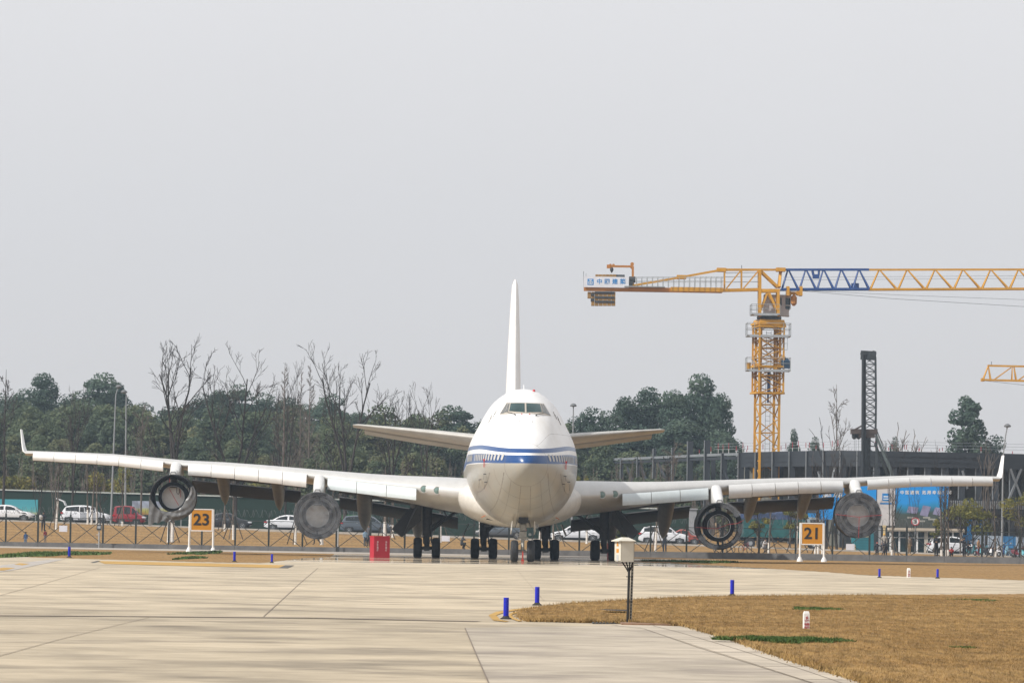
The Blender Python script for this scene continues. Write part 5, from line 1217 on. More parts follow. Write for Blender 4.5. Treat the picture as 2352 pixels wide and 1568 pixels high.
mb = MB(); a, b_ = at(2148, 1186, YB), at(2172, 1180, YB)
for k in range(7): q = at(2092 + k * 12, 1188 + (k % 3) * 4, YB); mb.box((q.x, YB - .106, q.z), (.7, .01, .16))
mb.build('printed_terraces', M('print_stone', (.3, .3, .27), .7), t, org=c)
# site wall under the boards: pale ledge, glazed bays
YW = 423; a, b_ = at(2040, 1262, YW), at(2214, 1213, YW); c = Vector(((a.x + b_.x) / 2, YW, G((a.x + b_.x) / 2, YW))); SH = thing('bus_shelter', 'low glazed shelter with a pale concrete ledge under the large billboard', 'shelter', c)
ww = b_.x - a.x; zt1 = b_.z; zg = c.z
mb = MB(); mb.box((c.x, YW + .3, zt1 - .2), (ww, 1.8, .34)); mb.build('ledge', M('ledge_sand', (.44, .37, .29), .9, var=.12, scale=1), SH, org=c)
mb = MB(); mb.box((c.x, YW + .5, (zg + zt1) / 2 - .2), (ww - .1, .1, zt1 - zg - .3)); mb.build('glazing', M('teal_glass', (.012, .035, .04), .25), SH, org=c)
for k in range(9): x = lerp(a.x + .2, b_.x - .2, k / 8); mb = MB(); mb.bar((x, YW, zg - .1), (x, YW, zt1 - .37), .34 if k == 4 else .16); mb.build('column', MSW if k != 4 else M('column_beige', (.42, .38, .32), .8), SH, org=c)
mb = MB(); mb.bar((a.x, YW + .4, zt1 - .95), (b_.x, YW + .4, zt1 - .95), .08); mb.build('rail', MSW, SH, org=c)
# teal kiosk and a yellow pillar
c = atg(1985, 420); K = thing('kiosk', 'teal guard kiosk with a lattice window below the outer right engine shell', 'kiosk', c); mb = MB(); hk = at(1985, 1198, 420).z - c.z
mb.box((c.x, 420, c.z + hk / 2), (1.7, 1.6, hk)); KB = mb.build('body', M('kiosk_teal', (.012, .13, .16), .5, var=.1, scale=1), K, org=c)
mb = MB(); mb.box((c.x - .05, 419.18, c.z + hk * .62), (.85, .05, .75)); KW = mb.build('window', M('lattice_cream', (.36, .34, .2), .7), KB, org=c); mb = MB()
for i in range(2):
    for j in range(3): mb.box((c.x - .32 + j * .27, 419.14, c.z + hk * .62 - .18 + i * .36), (.16, .03, .2))
mb.build('pane', MGLASS, KW, org=c)
mb = MB(); mb.box((c.x, 420, c.z + hk + .06), (1.95, 1.9, .12)); mb.build('roof', MGALV, K, org=c)
mb = MB(); mb.box((c.x - 1.05, 419.6, c.z + hk * .5), (.35, .3, hk * .95)); mb.box((c.x - 1.05, 419.42, c.z + .35), (.42, .05, .5), mi=1); mb.box((c.x - 1.05, 419.43, c.z + hk * .85), (.42, .05, .4), mi=1); mb.build('door_panel', [M('panel_teal', (.02, .2, .24), .5), M('panel_ochre', (.5, .33, .12), .6)], K, org=c)
c = atg(2031, 418); mb = MB(); hp = at(2031, 1208, 418).z - c.z; mb.bar((c.x, 418, c.z), (c.x, 418, c.z + hp), .2); mb.box((c.x, 418, c.z + hp), (.3, .3, .2)); o = mb.build('yellow_bollard', M('post_cream', (.55, .42, .22), .6)); tag(o, 'tall cream yellow post between kiosk and shelter', 'post')
# corrugated site fence at the right
mb = MB(); x0, x1 = at(2200, 1240, 424).x, at(2700, 1240, 424).x; n = 90
for k in range(n): xa, xb = lerp(x0, x1, k / n), lerp(x0, x1, (k + .93) / n); mb.prism([(xa, 424 + .06 * (k % 2), G(xa, 424)), (xb, 424 + .06 * (k % 2), G(xb, 424)), (xb, 424 + .06 * (k % 2), G(xb, 424) + 1.95), (xa, 424 + .06 * (k % 2), G(xa, 424) + 1.95)], (0, .05, 0), 0 if (k // 6) % 3 else 1)
o = mb.build('sheet_fence', [M('sheet_grey_blue', (.33, .38, .44), .5, var=.2, scale=.6, stretch=(1, 1, 6)), M('sheet_blue', (.03, .16, .34), .5, var=.2, scale=.7)]); tag(o, 'grey and blue corrugated sheet fence behind the parked scooters', 'fence')
for k, (px, py0, py1, wpx, lb) in enumerate(((2226, 1190, 1232, 10, 'narrow blue site banner behind the yellow green tree'), (2255, 1192, 1228, 9, 'narrow blue site banner left of the right lamp post'), (2266, 1192, 1228, 8, 'narrow blue site banner nearest the right lamp post'), (1815, 1187, 1212, 23, 'small blue banner hung above board 21 at its left'), (1865, 1178, 1206, 20, 'small blue banner hung high above board 21'), (1891, 1178, 1206, 15, 'small blue banner above the right post of board 21'), (1922, 1179, 1206, 10, 'small blue banner left of the outer right engine shell'))):
    Y = 452; a, b_ = at(px - wpx / 2, py1, Y), at(px + wpx / 2, py0, Y); c = Vector(((a.x + b_.x) / 2, Y, G(a.x, Y))); t = thing('site_banner', lb, 'banner', c, 0, 'blue site banners')
    mb = MB(); mb.box((c.x, Y, (a.z + b_.z) / 2), (b_.x - a.x, .04, b_.z - a.z)); mb.build('cloth', M('banner_cyan', (.004, .21, .55), .6, var=.12, scale=1), t, org=c); mb = MB(); mb.bar((c.x, Y + .06, c.z), (c.x, Y + .06, b_.z), .08); mb.build('pole', MGALV, t, org=c)
c = atg(2102, 414); t = thing('road_sign', 'round red rimmed speed limit sign reading 5 on a thin pole', 'road sign', c); p = at(2102, 1197, 414)
mb = MB(); mb.tube([c, (p.x, 414, p.z)], .04, 6); mb.build('pole', MGALV, t, org=c); mb = MB(); mb.lathe([(.001, -.03), (.38, -.03), (.38, .03), (.001, .03)], (p.x, 413.93, p.z), 'Y', 24); D_ = mb.build('disc', MSW, t, org=c)
mb = MB(); mb.lathe([(.30, -.035), (.39, -.035), (.39, -.02), (.30, -.02)], (p.x, 413.92, p.z), 'Y', 24, close=True); mb.build('rim', MRED, D_, org=c); text('5', .5, (p.x, 413.88, p.z), (1, 0, 0), (0, 0, 1), MCHAR, 'numeral', D_, c, .003, .015)
# ================================================================== steel frame building going up
MST = M('frame_steel', (.018, .023, .030), .6, var=.2, scale=.5); MSTL = M('sunlit_flange_and_pale_steel', (.17, .185, .20), .6, var=.15, scale=1)
BLO = Vector((40, 468, 0)); BL = thing('steel_frame_building', 'dark curved steel frame of a building under construction behind the right wing', 'building frame', BLO)
f_by = interp((1393, 1500, 1698, 1976, 2352, 2700), (534, 515, 484, 464, 468, 490)); ZR = 10.75
def bpt(px, z, dy=0.0):
    Y = f_by(px) + dy; p = at(px, 1100, f_by(px)); return Vector((p.x * Y / f_by(px), Y, z))
cols = [1393, 1428, 1466, 1503, 1546] + [1546 + 39 * k for k in range(1, 30)]
tall = {1503, 1546 + 39 * 1, 1546 + 39 * 2, 1546}
for k, px in enumerate(cols):
    if px > 2640: break
    top = ZR + (.9 if px in tall else 0) + (.6 if px in (1585, 1624) else 0); b0 = bpt(px, G(bpt(px, 0).x, 464) - .4); mb = MB(); w = .32 if px < 1560 else .62
    mb.bar(b0, bpt(px, top), w, .5); mb.bar(b0 + Vector((-w / 2 - .05, -.26, 0)), bpt(px, top) + Vector((-w / 2 - .05, -.26, 0)), .12, mi=1)  # paler bar on the left edge: sunlight put into the column's colour
    if px < 1600:
        for z in np.arange(3, top, 1.5): mb.box(bpt(px, z) + Vector((-.3, -.1, 0)), (.35, .2, .12))
    mb.build('column', [MST, MSTL], BL, org=BLO)
for k, px in enumerate(cols[6::2]):
    if px > 2600: break
    mb = MB(); mb.bar(bpt(px + 14, .2, 9), bpt(px + 14, ZR - .5, 9), .5); mb.build('rear_column', MST, BL, org=BLO)
mb = MB()
for a, b_ in zip(cols[:-1], cols[1:]):
    if b_ > 2640: break
    if a < 1690: mb.bar(bpt(a, ZR - .15), bpt(b_, ZR - .15), .28, mi=1); mb.bar(bpt(a, ZR - .55), bpt(b_, ZR - .55), .3)
    else:
        A, B = bpt(a, ZR - 1.6), bpt(b_, ZR - 1.6); mb.prism([A + Vector((0, -.4, 0)), B + Vector((0, -.4, 0)), B + Vector((0, -.4, 1.62)), A + Vector((0, -.4, 1.62))], (0, .25, 0))
        for z in (ZR - .5, ZR - 1.05): mb.bar(bpt(a, z) + Vector((0, -.42, 0)), bpt(b_, z) + Vector((0, -.42, 0)), .07)
mb.build('roof_fascia', [MST, MSTL], BL, org=BLO)
mb = MB(); px_ = [c_ for c_ in cols if 1690 < c_ < 2640]
for a, b_ in zip(px_[:-1], px_[1:]): mb.add([bpt(a, ZR - .9), bpt(b_, ZR - .9), bpt(b_, ZR - .9, 12), bpt(a, ZR - .9, 12), bpt(a, ZR - .65), bpt(b_, ZR - .65), bpt(b_, ZR - .65, 12), bpt(a, ZR - .65, 12)], [(0, 1, 2, 3), (4, 5, 6, 7), (0, 1, 5, 4), (2, 3, 7, 6)])
mb.build('roof_deck', MST, BL, org=BLO)
for (a, za, b_, zb_) in ((1470, 9.8, 1500, 6), (1512, 10, 1543, 6.3), (1880, 8.6, 1898, 5.5), (2210, 8.9, 2222, 7), (2320, 9.2, 2352, 5.5), (2345, 9.2, 2318, 6), (1440, 9.6, 1462, 6.2), (1905, 6, 1918, 9), (1660, 9, 1690, 6)):
    mb = MB(); mb.bar(bpt(a, za, -.3), bpt(b_, zb_, -.3), .22); mb.build('diagonal_brace', MST if px % 2 == 0 and a < 1700 else MSTL, BL, org=BLO)
mb = MB()
for k in range(44): px = 2150 + k * 5; mb.bar(bpt(px, 4.95, -1.2), bpt(px, 5.75, -1.2), .13, mi=1)
mb.prism([bpt(2140, 4.6, -1.0), bpt(2380, 4.6, -1.0), bpt(2380, 5.8, -1.0), bpt(2140, 5.8, -1.0)], (0, .15, 0)); mb.bar(bpt(2140, 5.82, -1.2), bpt(2380, 5.82, -1.2), .14); mb.bar(bpt(2140, 4.6, -1.2), bpt(2380, 4.6, -1.2), .4)
mb.build('balcony_parapet', [MST, MSTL], BL, org=BLO)
mb = MB()
for a, b_ in zip(cols[8:-1], cols[9:]):
    if b_ > 2640: break
    mb.bar(bpt(a, 4.3), bpt(b_, 4.3), .45)
    if a % 2: mb.bar(bpt(a, 2.2, 3), bpt(b_, 2.2, 3), .3)
mb.build('floor_beam', MST, BL, org=BLO)
random.seed(12); mr = M('pole_red', (.33, .03, .04), .6)
mb = MB()
for k in range(46):
    px = random.uniform(1600, 2400); h = random.uniform(.5, 1.4); p = bpt(px, ZR - .1, random.uniform(1, 9)); mb.bar(p, p + Vector((0, 0, h * .5)), .05, mi=1); mb.bar(p + Vector((0, 0, h * .5)), p + Vector((0, 0, h)), .07)
o = mb.build('marker_pole', [mr, MSW], BL, org=BLO); o['kind'] = 'stuff'
mb = MB()
for z in (.5, .8, 1.1):
    for a, b_ in ((1640, 2000), (2000, 2400)): mb.bar(bpt(a, ZR + z, 2), bpt(b_, ZR + z, 2), .03)
mb.build('safety_rope', MGALV, BL, org=BLO)
# inner wall behind the frame, seen between the columns
mb = MB(); A = [bpt(px, 0, 11) for px in range(1700, 2660, 60)]
for a, b_ in zip(A[:-1], A[1:]): mb.prism([a, b_, b_ + Vector((0, 0, 9.95)), a + Vector((0, 0, 9.95))], (0, .2, 0))
mb.build('inner_wall', M('block_wall', (.07, .075, .065), .9, col2=(.17, .165, .14), scale=.5), BL, org=BLO)
# ================================================================== cars
def car_mat(nm, col): return M('car_' + nm, col, .3, 0, coat=.5, var=.03)
def make_car(name, label, px, Y, kind, col, face=1, length=4.6, open_doors=False, cat='car'):
    """face 1: heading to the right of the photo"""
    b = atg(px, Y); t = thing(name, label, cat, b + Vector((0, 0, .03)), 0 if face > 0 else math.pi, 'cars parked along the road behind the fence')
    Lh = length / 2; w = .9
    if kind == 'sedan': pr = dict(belt=[(-Lh, .62), (-Lh + .06, .9), (-Lh + .9, 1.0), (0, .98), (Lh - 1.25, .93), (Lh - .35, .78), (Lh - .04, .6), (Lh, .45)], roof=[(-Lh + .75, .98), (-Lh + 1.55, 1.38), (-.2, 1.47), (.35, 1.42), (Lh - 1.15, .95)])
    elif kind == 'suv': pr = dict(belt=[(-Lh, .6), (-Lh + .05, 1.05), (-Lh + .6, 1.12), (0, 1.08), (Lh - 1.2, 1.05), (Lh - .35, .93), (Lh - .04, .72), (Lh, .5)], roof=[(-Lh + .18, 1.1), (-Lh + .55, 1.58), (-.3, 1.68), (.4, 1.62), (Lh - 1.1, 1.06)])
    else: pr = dict(belt=[(-Lh, .6), (-Lh + .03, 1.0), (0, 1.02), (Lh - .7, 1.0), (Lh - .2, .85), (Lh - .02, .6), (Lh, .45)], roof=[(-Lh + .05, 1.0), (-Lh + .2, 1.74), (-.3, 1.82), (Lh - 1.3, 1.76), (Lh - .6, 1.02)])
    mat = car_mat(col[0], col[1]); zb = .26
    fb = interp([p[0] for p in pr['belt']], [p[1] for p in pr['belt']])
    secs = []
    for x in np.linspace(-Lh, Lh, 26):
        z = fb(x); e = min(1, (Lh - abs(x)) / .35); ww = w * (.84 + .16 * sm(e)); zz = zb + .12 * (1 - sm(e))
        secs.append([(x, -ww + .05, zz), (x, -ww, zz + .12), (x, -ww - .015, lerp(zz, z, .6)), (x, -ww + .03, z - .05), (x, -ww + .1, z), (x, ww - .1, z), (x, ww - .03, z - .05), (x, ww + .015, lerp(zz, z, .6)), (x, ww, zz + .12), (x, ww - .05, zz)])
    mb = MB(); mb.loft(secs)
    fr = interp([p[0] for p in pr['roof']], [p[1] for p in pr['roof']]); x0, x1 = pr['roof'][0][0], pr['roof'][-1][0]; zr = max(p[1] for p in pr['roof'])
    def yw(x, z): bz = fb(x) - .02; return (w - .08) - .2 * max(0, z - bz) / max(.2, zr - bz)
    secs = []
    for x in np.linspace(x0, x1, 22):
        bz, z = fb(x) - .04, max(fr(x), fb(x) - .02); secs.append([(x, -yw(x, bz), bz), (x, -yw(x, z - .06), z - .06), (x, -yw(x, z) + .1, z), (x, yw(x, z) - .1, z), (x, yw(x, z - .06), z - .06), (x, yw(x, bz), bz)])
    mb.loft(secs); body = mb.build('body', mat, t, smooth=35)
    # glazing
    for s in (-1, 1):
        xs_ = list(np.linspace(x0 + .32, x1 - .28, 14)); pts_t = [(x, fr(x) - .11) for x in xs_]; pts_b = [(x, fb(x) + .03) for x in xs_]
        n = len(xs_); mid = n // 2
        for i0, i1 in ((0, mid - 1), (mid, n - 1)) if kind != 'van' else ((0, 4), (5, 9), (10, n - 1)):
            mb = MB(); vs = []
            for i in range(i0, i1 + 1): vs += [(xs_[i], s * (yw(xs_[i], pts_b[i][1]) + .012), pts_b[i][1]), (xs_[i], s * (yw(xs_[i], max(pts_t[i][1], pts_b[i][1] + .02)) + .012), max(pts_t[i][1], pts_b[i][1] + .02))]
            mb.add(vs, [(2 * i, 2 * i + 2, 2 * i + 3, 2 * i + 1) for i in range(i1 - i0)]); mb.build('window', MGLASS, t)
    mb = MB(); a = pr['roof'][-1]; c = pr['roof'][-2]; o = .02
    mb.add([(a[0] - .06 + o, -.66, a[1] + .04 + o), (a[0] - .06 + o, .66, a[1] + .04 + o), (c[0] + .1 + o, .55, c[1] - .04 + o), (c[0] + .1 + o, -.55, c[1] - .04 + o)], [(0, 1, 2, 3)]); mb.build('windshield', MGLASS, t)
    mb = MB(); a, c = pr['roof'][0], pr['roof'][1]; mb.add([(a[0] + .06 - o, -.64, a[1] + .05 + o), (a[0] + .06 - o, .64, a[1] + .05 + o), (c[0] - .05 - o, .54, c[1] - .04 + o), (c[0] - .05 - o, -.54, c[1] - .04 + o)], [(0, 1, 2, 3)]); mb.build('rear_window', MGLASS, t)
    rw = .33 if kind != 'van' else .29
    for x in (-Lh + .82, Lh - .85):
        for s in (-1, 1):
            mb = MB(); mb.lathe([(.001, -.004), (rw + .09, -.004), (rw + .09, .004), (.001, .004)], (x, s * (w + .004), rw + .03), 'Y', 20); mb.build('wheel_arch', MCHAR, t)
            mb = MB(); mb.lathe([(rw * .62, -.1), (rw - .03, -.11), (rw, -.07), (rw, .07), (rw - .03, .11), (rw * .62, .1)], (x, s * (w - .08), rw - .02), 'Y', 22, close=True); wh = mb.build('wheel', MTYRE, t, smooth=40)
            mb = MB(); cy = s * (w + .0)
            mb.lathe([(.001, -.02), (.06, -.02), (.06, .02), (.001, .02)], (x, cy, rw - .02), 'Y', 10); mb.lathe([(rw * .58, -.02), (rw * .66, -.02), (rw * .66, .02), (rw * .58, .02)], (x, cy, rw - .02), 'Y', 20, close=True)
            for k in range(7): an = k * 2 * math.pi / 7; mb.bar((x, cy, rw - .02), (x + rw * .62 * math.cos(an), cy, rw - .02 + rw * .62 * math.sin(an)), .045, .03)
            mb.build('rim', MGALV, wh)
    for s in (-1, 1):
        mb = MB(); mb.box((Lh - .2, s * (w - .17), fb(Lh - .2) - .1), (.3, .3, .13)); mb.build('headlight', M('lamp_clear', (.6, .62, .65), .15), t)
        mb = MB(); mb.box((-Lh + .13, s * (w - .15), fb(-Lh + .2) - .12), (.26, .34, .13)); mb.build('taillight', M('lamp_red', (.42, .01, .015), .25), t)
        mb = MB(); mb.box((x1 - .42, s * (w + .08), fb(x1 - .4) + .1), (.12, .2, .13)); mb.build('mirror', mat, t)
        
        for hx in (.15, -.85): mb = MB(); mb.box((hx, s * (w + .014), fb(hx) - .14), (.18, .02, .03)); mb.build('door_handle', MGALV, t)
    mb = MB(); mb.box((0, 0, .2), (length - .5, 1.5, .16)); mb.build('underbody', MCHAR, t)
    for s in (-1, 1):
        mb = MB(); mb.box((0, s * (w + .01), .29), (length - 2.4, .02, .07)); mb.build('sill', MCHAR, t)
    if open_doors:
        for x, lb in ((-.62, 0), (.38, 1)):
            mb = MB(); mb.add([(x, -w - .02, .38), (x + .55, -w - .02, .38), (x + .5, -w + .1, 1.5), (x - .12, -w + .1, 1.5)], [(0, 1, 2, 3)]); mb.build('door_opening', MCHAR, t)
            q = Matrix.Rotation(R(-62), 3, 'Z'); hx = x + .62; mb = MB()
            P = [(0, 0, .36), (-.95, 0, .42), (-.95, 0, 1.02), (0, 0, 1.05)]; mb.prism([q.inverted() @ Vector(p_) + Vector((hx, -w - .02, 0)) for p_ in P], q.inverted() @ Vector((0, -.09, 0))); d_ = mb.build('door', mat, t)
            mb = MB()
            for a, c in (((0, 1.05), (-.2, 1.5)), ((-.2, 1.5), (-.9, 1.52)), ((-.9, 1.52), (-.95, 1.02))): mb.bar(q.inverted() @ Vector((a[0], -.04, a[1])) + Vector((hx, -w - .02, 0)), q.inverted() @ Vector((c[0], -.04, c[1])) + Vector((hx, -w - .02, 0)), .06)
            mb.build('window_frame', mat, d_)
        mb = MB(); mb.prism([(-Lh + .5, -.7, 1.62), (-Lh + .5, .7, 1.62), (-Lh + .35, .7, 1.95), (-Lh + .35, -.7, 1.95)], (-.1, 0, .03)); mb.prism([(-Lh + .35, -.7, 1.93), (-Lh + .35, .7, 1.93), (-Lh - .4, .68, 2.22), (-Lh - .4, -.68, 2.22)], (0, 0, .1)); mb.build('tailgate', mat, t)
    return t
WH = ('white', (.68, .69, .72)); GY = ('grey', (.075, .095, .12)); BK = ('black', (.014, .016, .022)); RD = ('red', (.24, .012, .02))
make_car('parked_car', 'white saloon car cut by the left photo edge in front of the teal poster', 16, 404, 'sedan', WH, 1, 4.9)
make_car('parked_car', 'white sport utility car with open doors and raised tailgate', 196, 408, 'suv', WH, 1, 4.55, True)
make_car('parked_van', 'small red van parked right of the car with open doors', 297, 419, 'van', RD, 1, 3.1, cat='van')
make_car('parked_car', 'black saloon car partly hidden behind board 23', 520, 412, 'sedan', BK, 1, 4.7)
make_car('parked_car', 'white saloon car partly hidden behind the inner left engine shell', 667, 408, 'sedan', WH, 1, 4.8)
make_car('parked_car', 'dark grey blue fastback car right of the inner left engine shell', 842, 406, 'suv', GY, 1, 4.8)
make_car('parked_car', 'dark grey saloon car seen under the belly between the main gear legs', 1150, 400, 'sedan', GY, -1, 4.6)
make_car('parked_car', 'white saloon car seen under the right wing root behind the main wheels', 1322, 408, 'sedan', WH, -1, 4.8)
make_car('parked_car', 'white sport utility car with a red tail lamp right of the cream electrical cabinet', 1524, 408, 'suv', WH, 1, 4.6)
make_car('parked_car', 'small red car peeping over the bonnet of the white sport utility car', 1568, 420, 'sedan', ('orange', (.30, .05, .03)), 1, 3.9)
make_car('parked_car', 'white hatchback behind the two men in dark clothes at the right', 2188, 413, 'suv', WH, 1, 4.7)
# teal tipper lorry
c = atg(1790, 416); t = thing('lorry', 'long lorry with a teal sheeted load and dark blue cover left of board 21', 'lorry', c); w2 = 3.9
zt2 = at(1700, 1165, 416).z - c.z
mb = MB(); mb.box((-.8, 0, 1.9), (6.2, 2.4, 1.7)); LB = mb.build('cargo_body', M('sheet_teal', (.008, .085, .085), .7, var=.3, scale=1.2, bump=.4), t)
secs = []
for x in np.linspace(-3.9, 2.3, 12): z = zt2 - .25 + .2 * math.sin(x * 2.3); secs.append([(x, -1.22, 2.72), (x, -1.0, z - .25), (x, 0, z), (x, 1.0, z - .2), (x, 1.22, 2.72)])
mb = MB(); mb.loft(secs); mb.build('load_cover', M('cover_navy', (.012, .028, .075), .7, var=.4, scale=1.5, bump=.5), t, smooth=50)
mb = MB(); mb.loft([[(x, -1.15, .9), (x, -1.15, 1.9), (x, -1.0, zz), (x, 1.0, zz), (x, 1.15, 1.9), (x, 1.15, .9)] for x, zz in ((2.5, 3.0), (3.6, 2.95), (4.1, 2.1), (4.2, 1.9))]); CA = mb.build('cab', M('cab_grey', (.25, .29, .31), .4, var=.1), t, smooth=30)
mb = MB(); mb.add([(2.8, -1.17, 1.95), (3.75, -1.17, 1.95), (3.5, -1.08, 2.75), (2.8, -1.08, 2.75)], [(0, 1, 2, 3)]); mb.build('window', MGLASS, CA)
mb = MB(); mb.box((0, 0, .85), (7.8, 1.0, .3)); mb.box((4.1, 0, .7), (.25, 2.2, .4)); mb.build('chassis', MCHAR, t)
for x in (-2.8, -1.6, 3.2):
    for s in (-1, 1):
        mb = MB(); mb.lathe([(.25, -.15), (.47, -.15), (.5, -.1), (.5, .1), (.47, .15), (.25, .15)], (x, s * 1.02, .48), 'Y', 20, close=True); wh = mb.build('wheel', MTYRE, t); mb = MB(); mb.lathe([(.001, -.1), (.26, -.1), (.26, .1), (.001, .1)], (x, s * 1.02, .48), 'Y', 14); mb.build('rim', MGALV, wh)
# bicycles by the fence
def bicycle(px, Y, ang, col, label):
    c = atg(px, Y); t = thing('bicycle', label, 'bicycle', c, ang, 'bicycles left on the grass'); 
    for x in (-.52, .52):
        mb = MB(); mb.lathe([(.30, -.02), (.335, -.015), (.335, .015), (.30, .02)], (x, 0, .34), 'Y', 26, close=True); wh = mb.build('wheel', MTYRE, t)
        mb = MB()
        for k in range(8): a = k * math.pi / 4; mb.tube([(x, 0, .34), (x + .31 * math.cos(a), 0, .34 + .31 * math.sin(a))], .006, 3)
        mb.lathe([(.001, -.04), (.04, -.04), (.04, .04), (.001, .04)], (x, 0, .34), 'Y', 8); mb.build('spokes', MGALV, wh)
    mb = MB()
    for a, b_ in (((-.52, .34), (-.05, .3)), ((-.05, .3), (-.2, .82)), ((-.52, .34), (-.17, .74)), ((-.17, .74), (.36, .78)), ((-.05, .3), (.38, .72)), ((.52, .34), (.34, .92))): mb.tube([(a[0], 0, a[1]), (b_[0], 0, b_[1])], .02, 6)
    mb.build('frame', car_mat(col[0], col[1]), t); mb = MB(); mb.box((-.22, 0, .86), (.24, .13, .06)); mb.build('saddle', MBLACK, t); mb = MB(); mb.tube([(.3, -.28, .98), (.34, 0, .95), (.3, .28, .98)], .016, 6); mb.build('handlebar', MBLACK, t)
bicycle(1664, fence_y(16) + 3, .3, BK, 'black bicycle leaning by the fence left of the open engine shell'); bicycle(1712, fence_y(17) + 4, .9, RD, 'dark red bicycle half hidden behind the open engine shell')
# parked scooters
def scooter(px, Y, ang, col, label, first={}):
    c = atg(px, Y); t = thing('motor_scooter', label, 'scooter', c, ang, 'scooters parked by the sheet fence')
    for x in (-.58, .6): mb = MB(); mb.lathe([(.1, -.05), (.21, -.055), (.235, 0), (.21, .055), (.1, .05)], (x, 0, .235), 'Y', 18, close=True); wh = mb.build('wheel', MTYRE, t); mb = MB(); mb.lathe([(.001, -.04), (.11, -.04), (.11, .04), (.001, .04)], (x, 0, .235), 'Y', 10); mb.build('rim', MGALV, wh)
    mb = MB(); mb.loft([[(x, -w_, z0), (x, -w_, z1 - .05), (x, -w_ * .6, z1), (x, w_ * .6, z1), (x, w_, z1 - .05), (x, w_, z0)] for x, w_, z0, z1 in ((-.85, .08, .5, .66), (-.6, .17, .38, .72), (-.2, .18, .28, .7), (.02, .14, .22, .4), (.35, .13, .22, .34), (.42, .16, .25, .8), (.5, .1, .5, 1.0))]); mb.build('body', car_mat(col[0], col[1]), t, smooth=45)
    mb = MB(); mb.box((-.38, 0, .76), (.72, .28, .12), taper=.85); mb.build('seat', MBLACK, t); mb = MB(); mb.tube([(.5, 0, .3), (.46, 0, 1.0), (.42, 0, 1.05)], .03, 6); mb.tube([(.38, -.34, 1.08), (.44, 0, 1.04), (.38, .34, 1.08)], .02, 6); mb.build('handlebar', MDARK, t)
    for s in (-1, 1): mb = MB(); mb.tube([(.4, s * .25, 1.06), (.4, s * .3, 1.22)], .01, 4); mb.lathe([(.001, -.02), (.07, 0), (.001, .02)], (.4, s * .31, 1.26), 'X', 8); mb.build('mirror', MGALV, t)
    mb = MB(); mb.box((.6, 0, .5), (.36, .14, .08), taper=.7); mb.build('mudguard', car_mat(col[0], col[1]), t)
SCC = [('teal', (.03, .16, .2)), RD, ('cyan', (.12, .35, .42)), BK, WH, ('navy', (.02, .04, .14)), ('lightblue', (.2, .38, .5)), GY, ('maroon', (.12, .02, .03)), ('sky', (.15, .42, .5)), BK, WH]
SNM = ['teal', 'red', 'cyan', 'black', 'white', 'navy', 'light blue', 'grey', 'maroon', 'sky blue', 'second black', 'last white']
random.seed(5)
for k in range(12):
    scooter(2232 + k * 13.5, 405 + (k * 7) % 9 - 4 - .3 * k, R(-70 + random.uniform(-25, 25)), SCC[k], f'{SNM[k]} motor scooter parked in the row by the corrugated sheet fence')
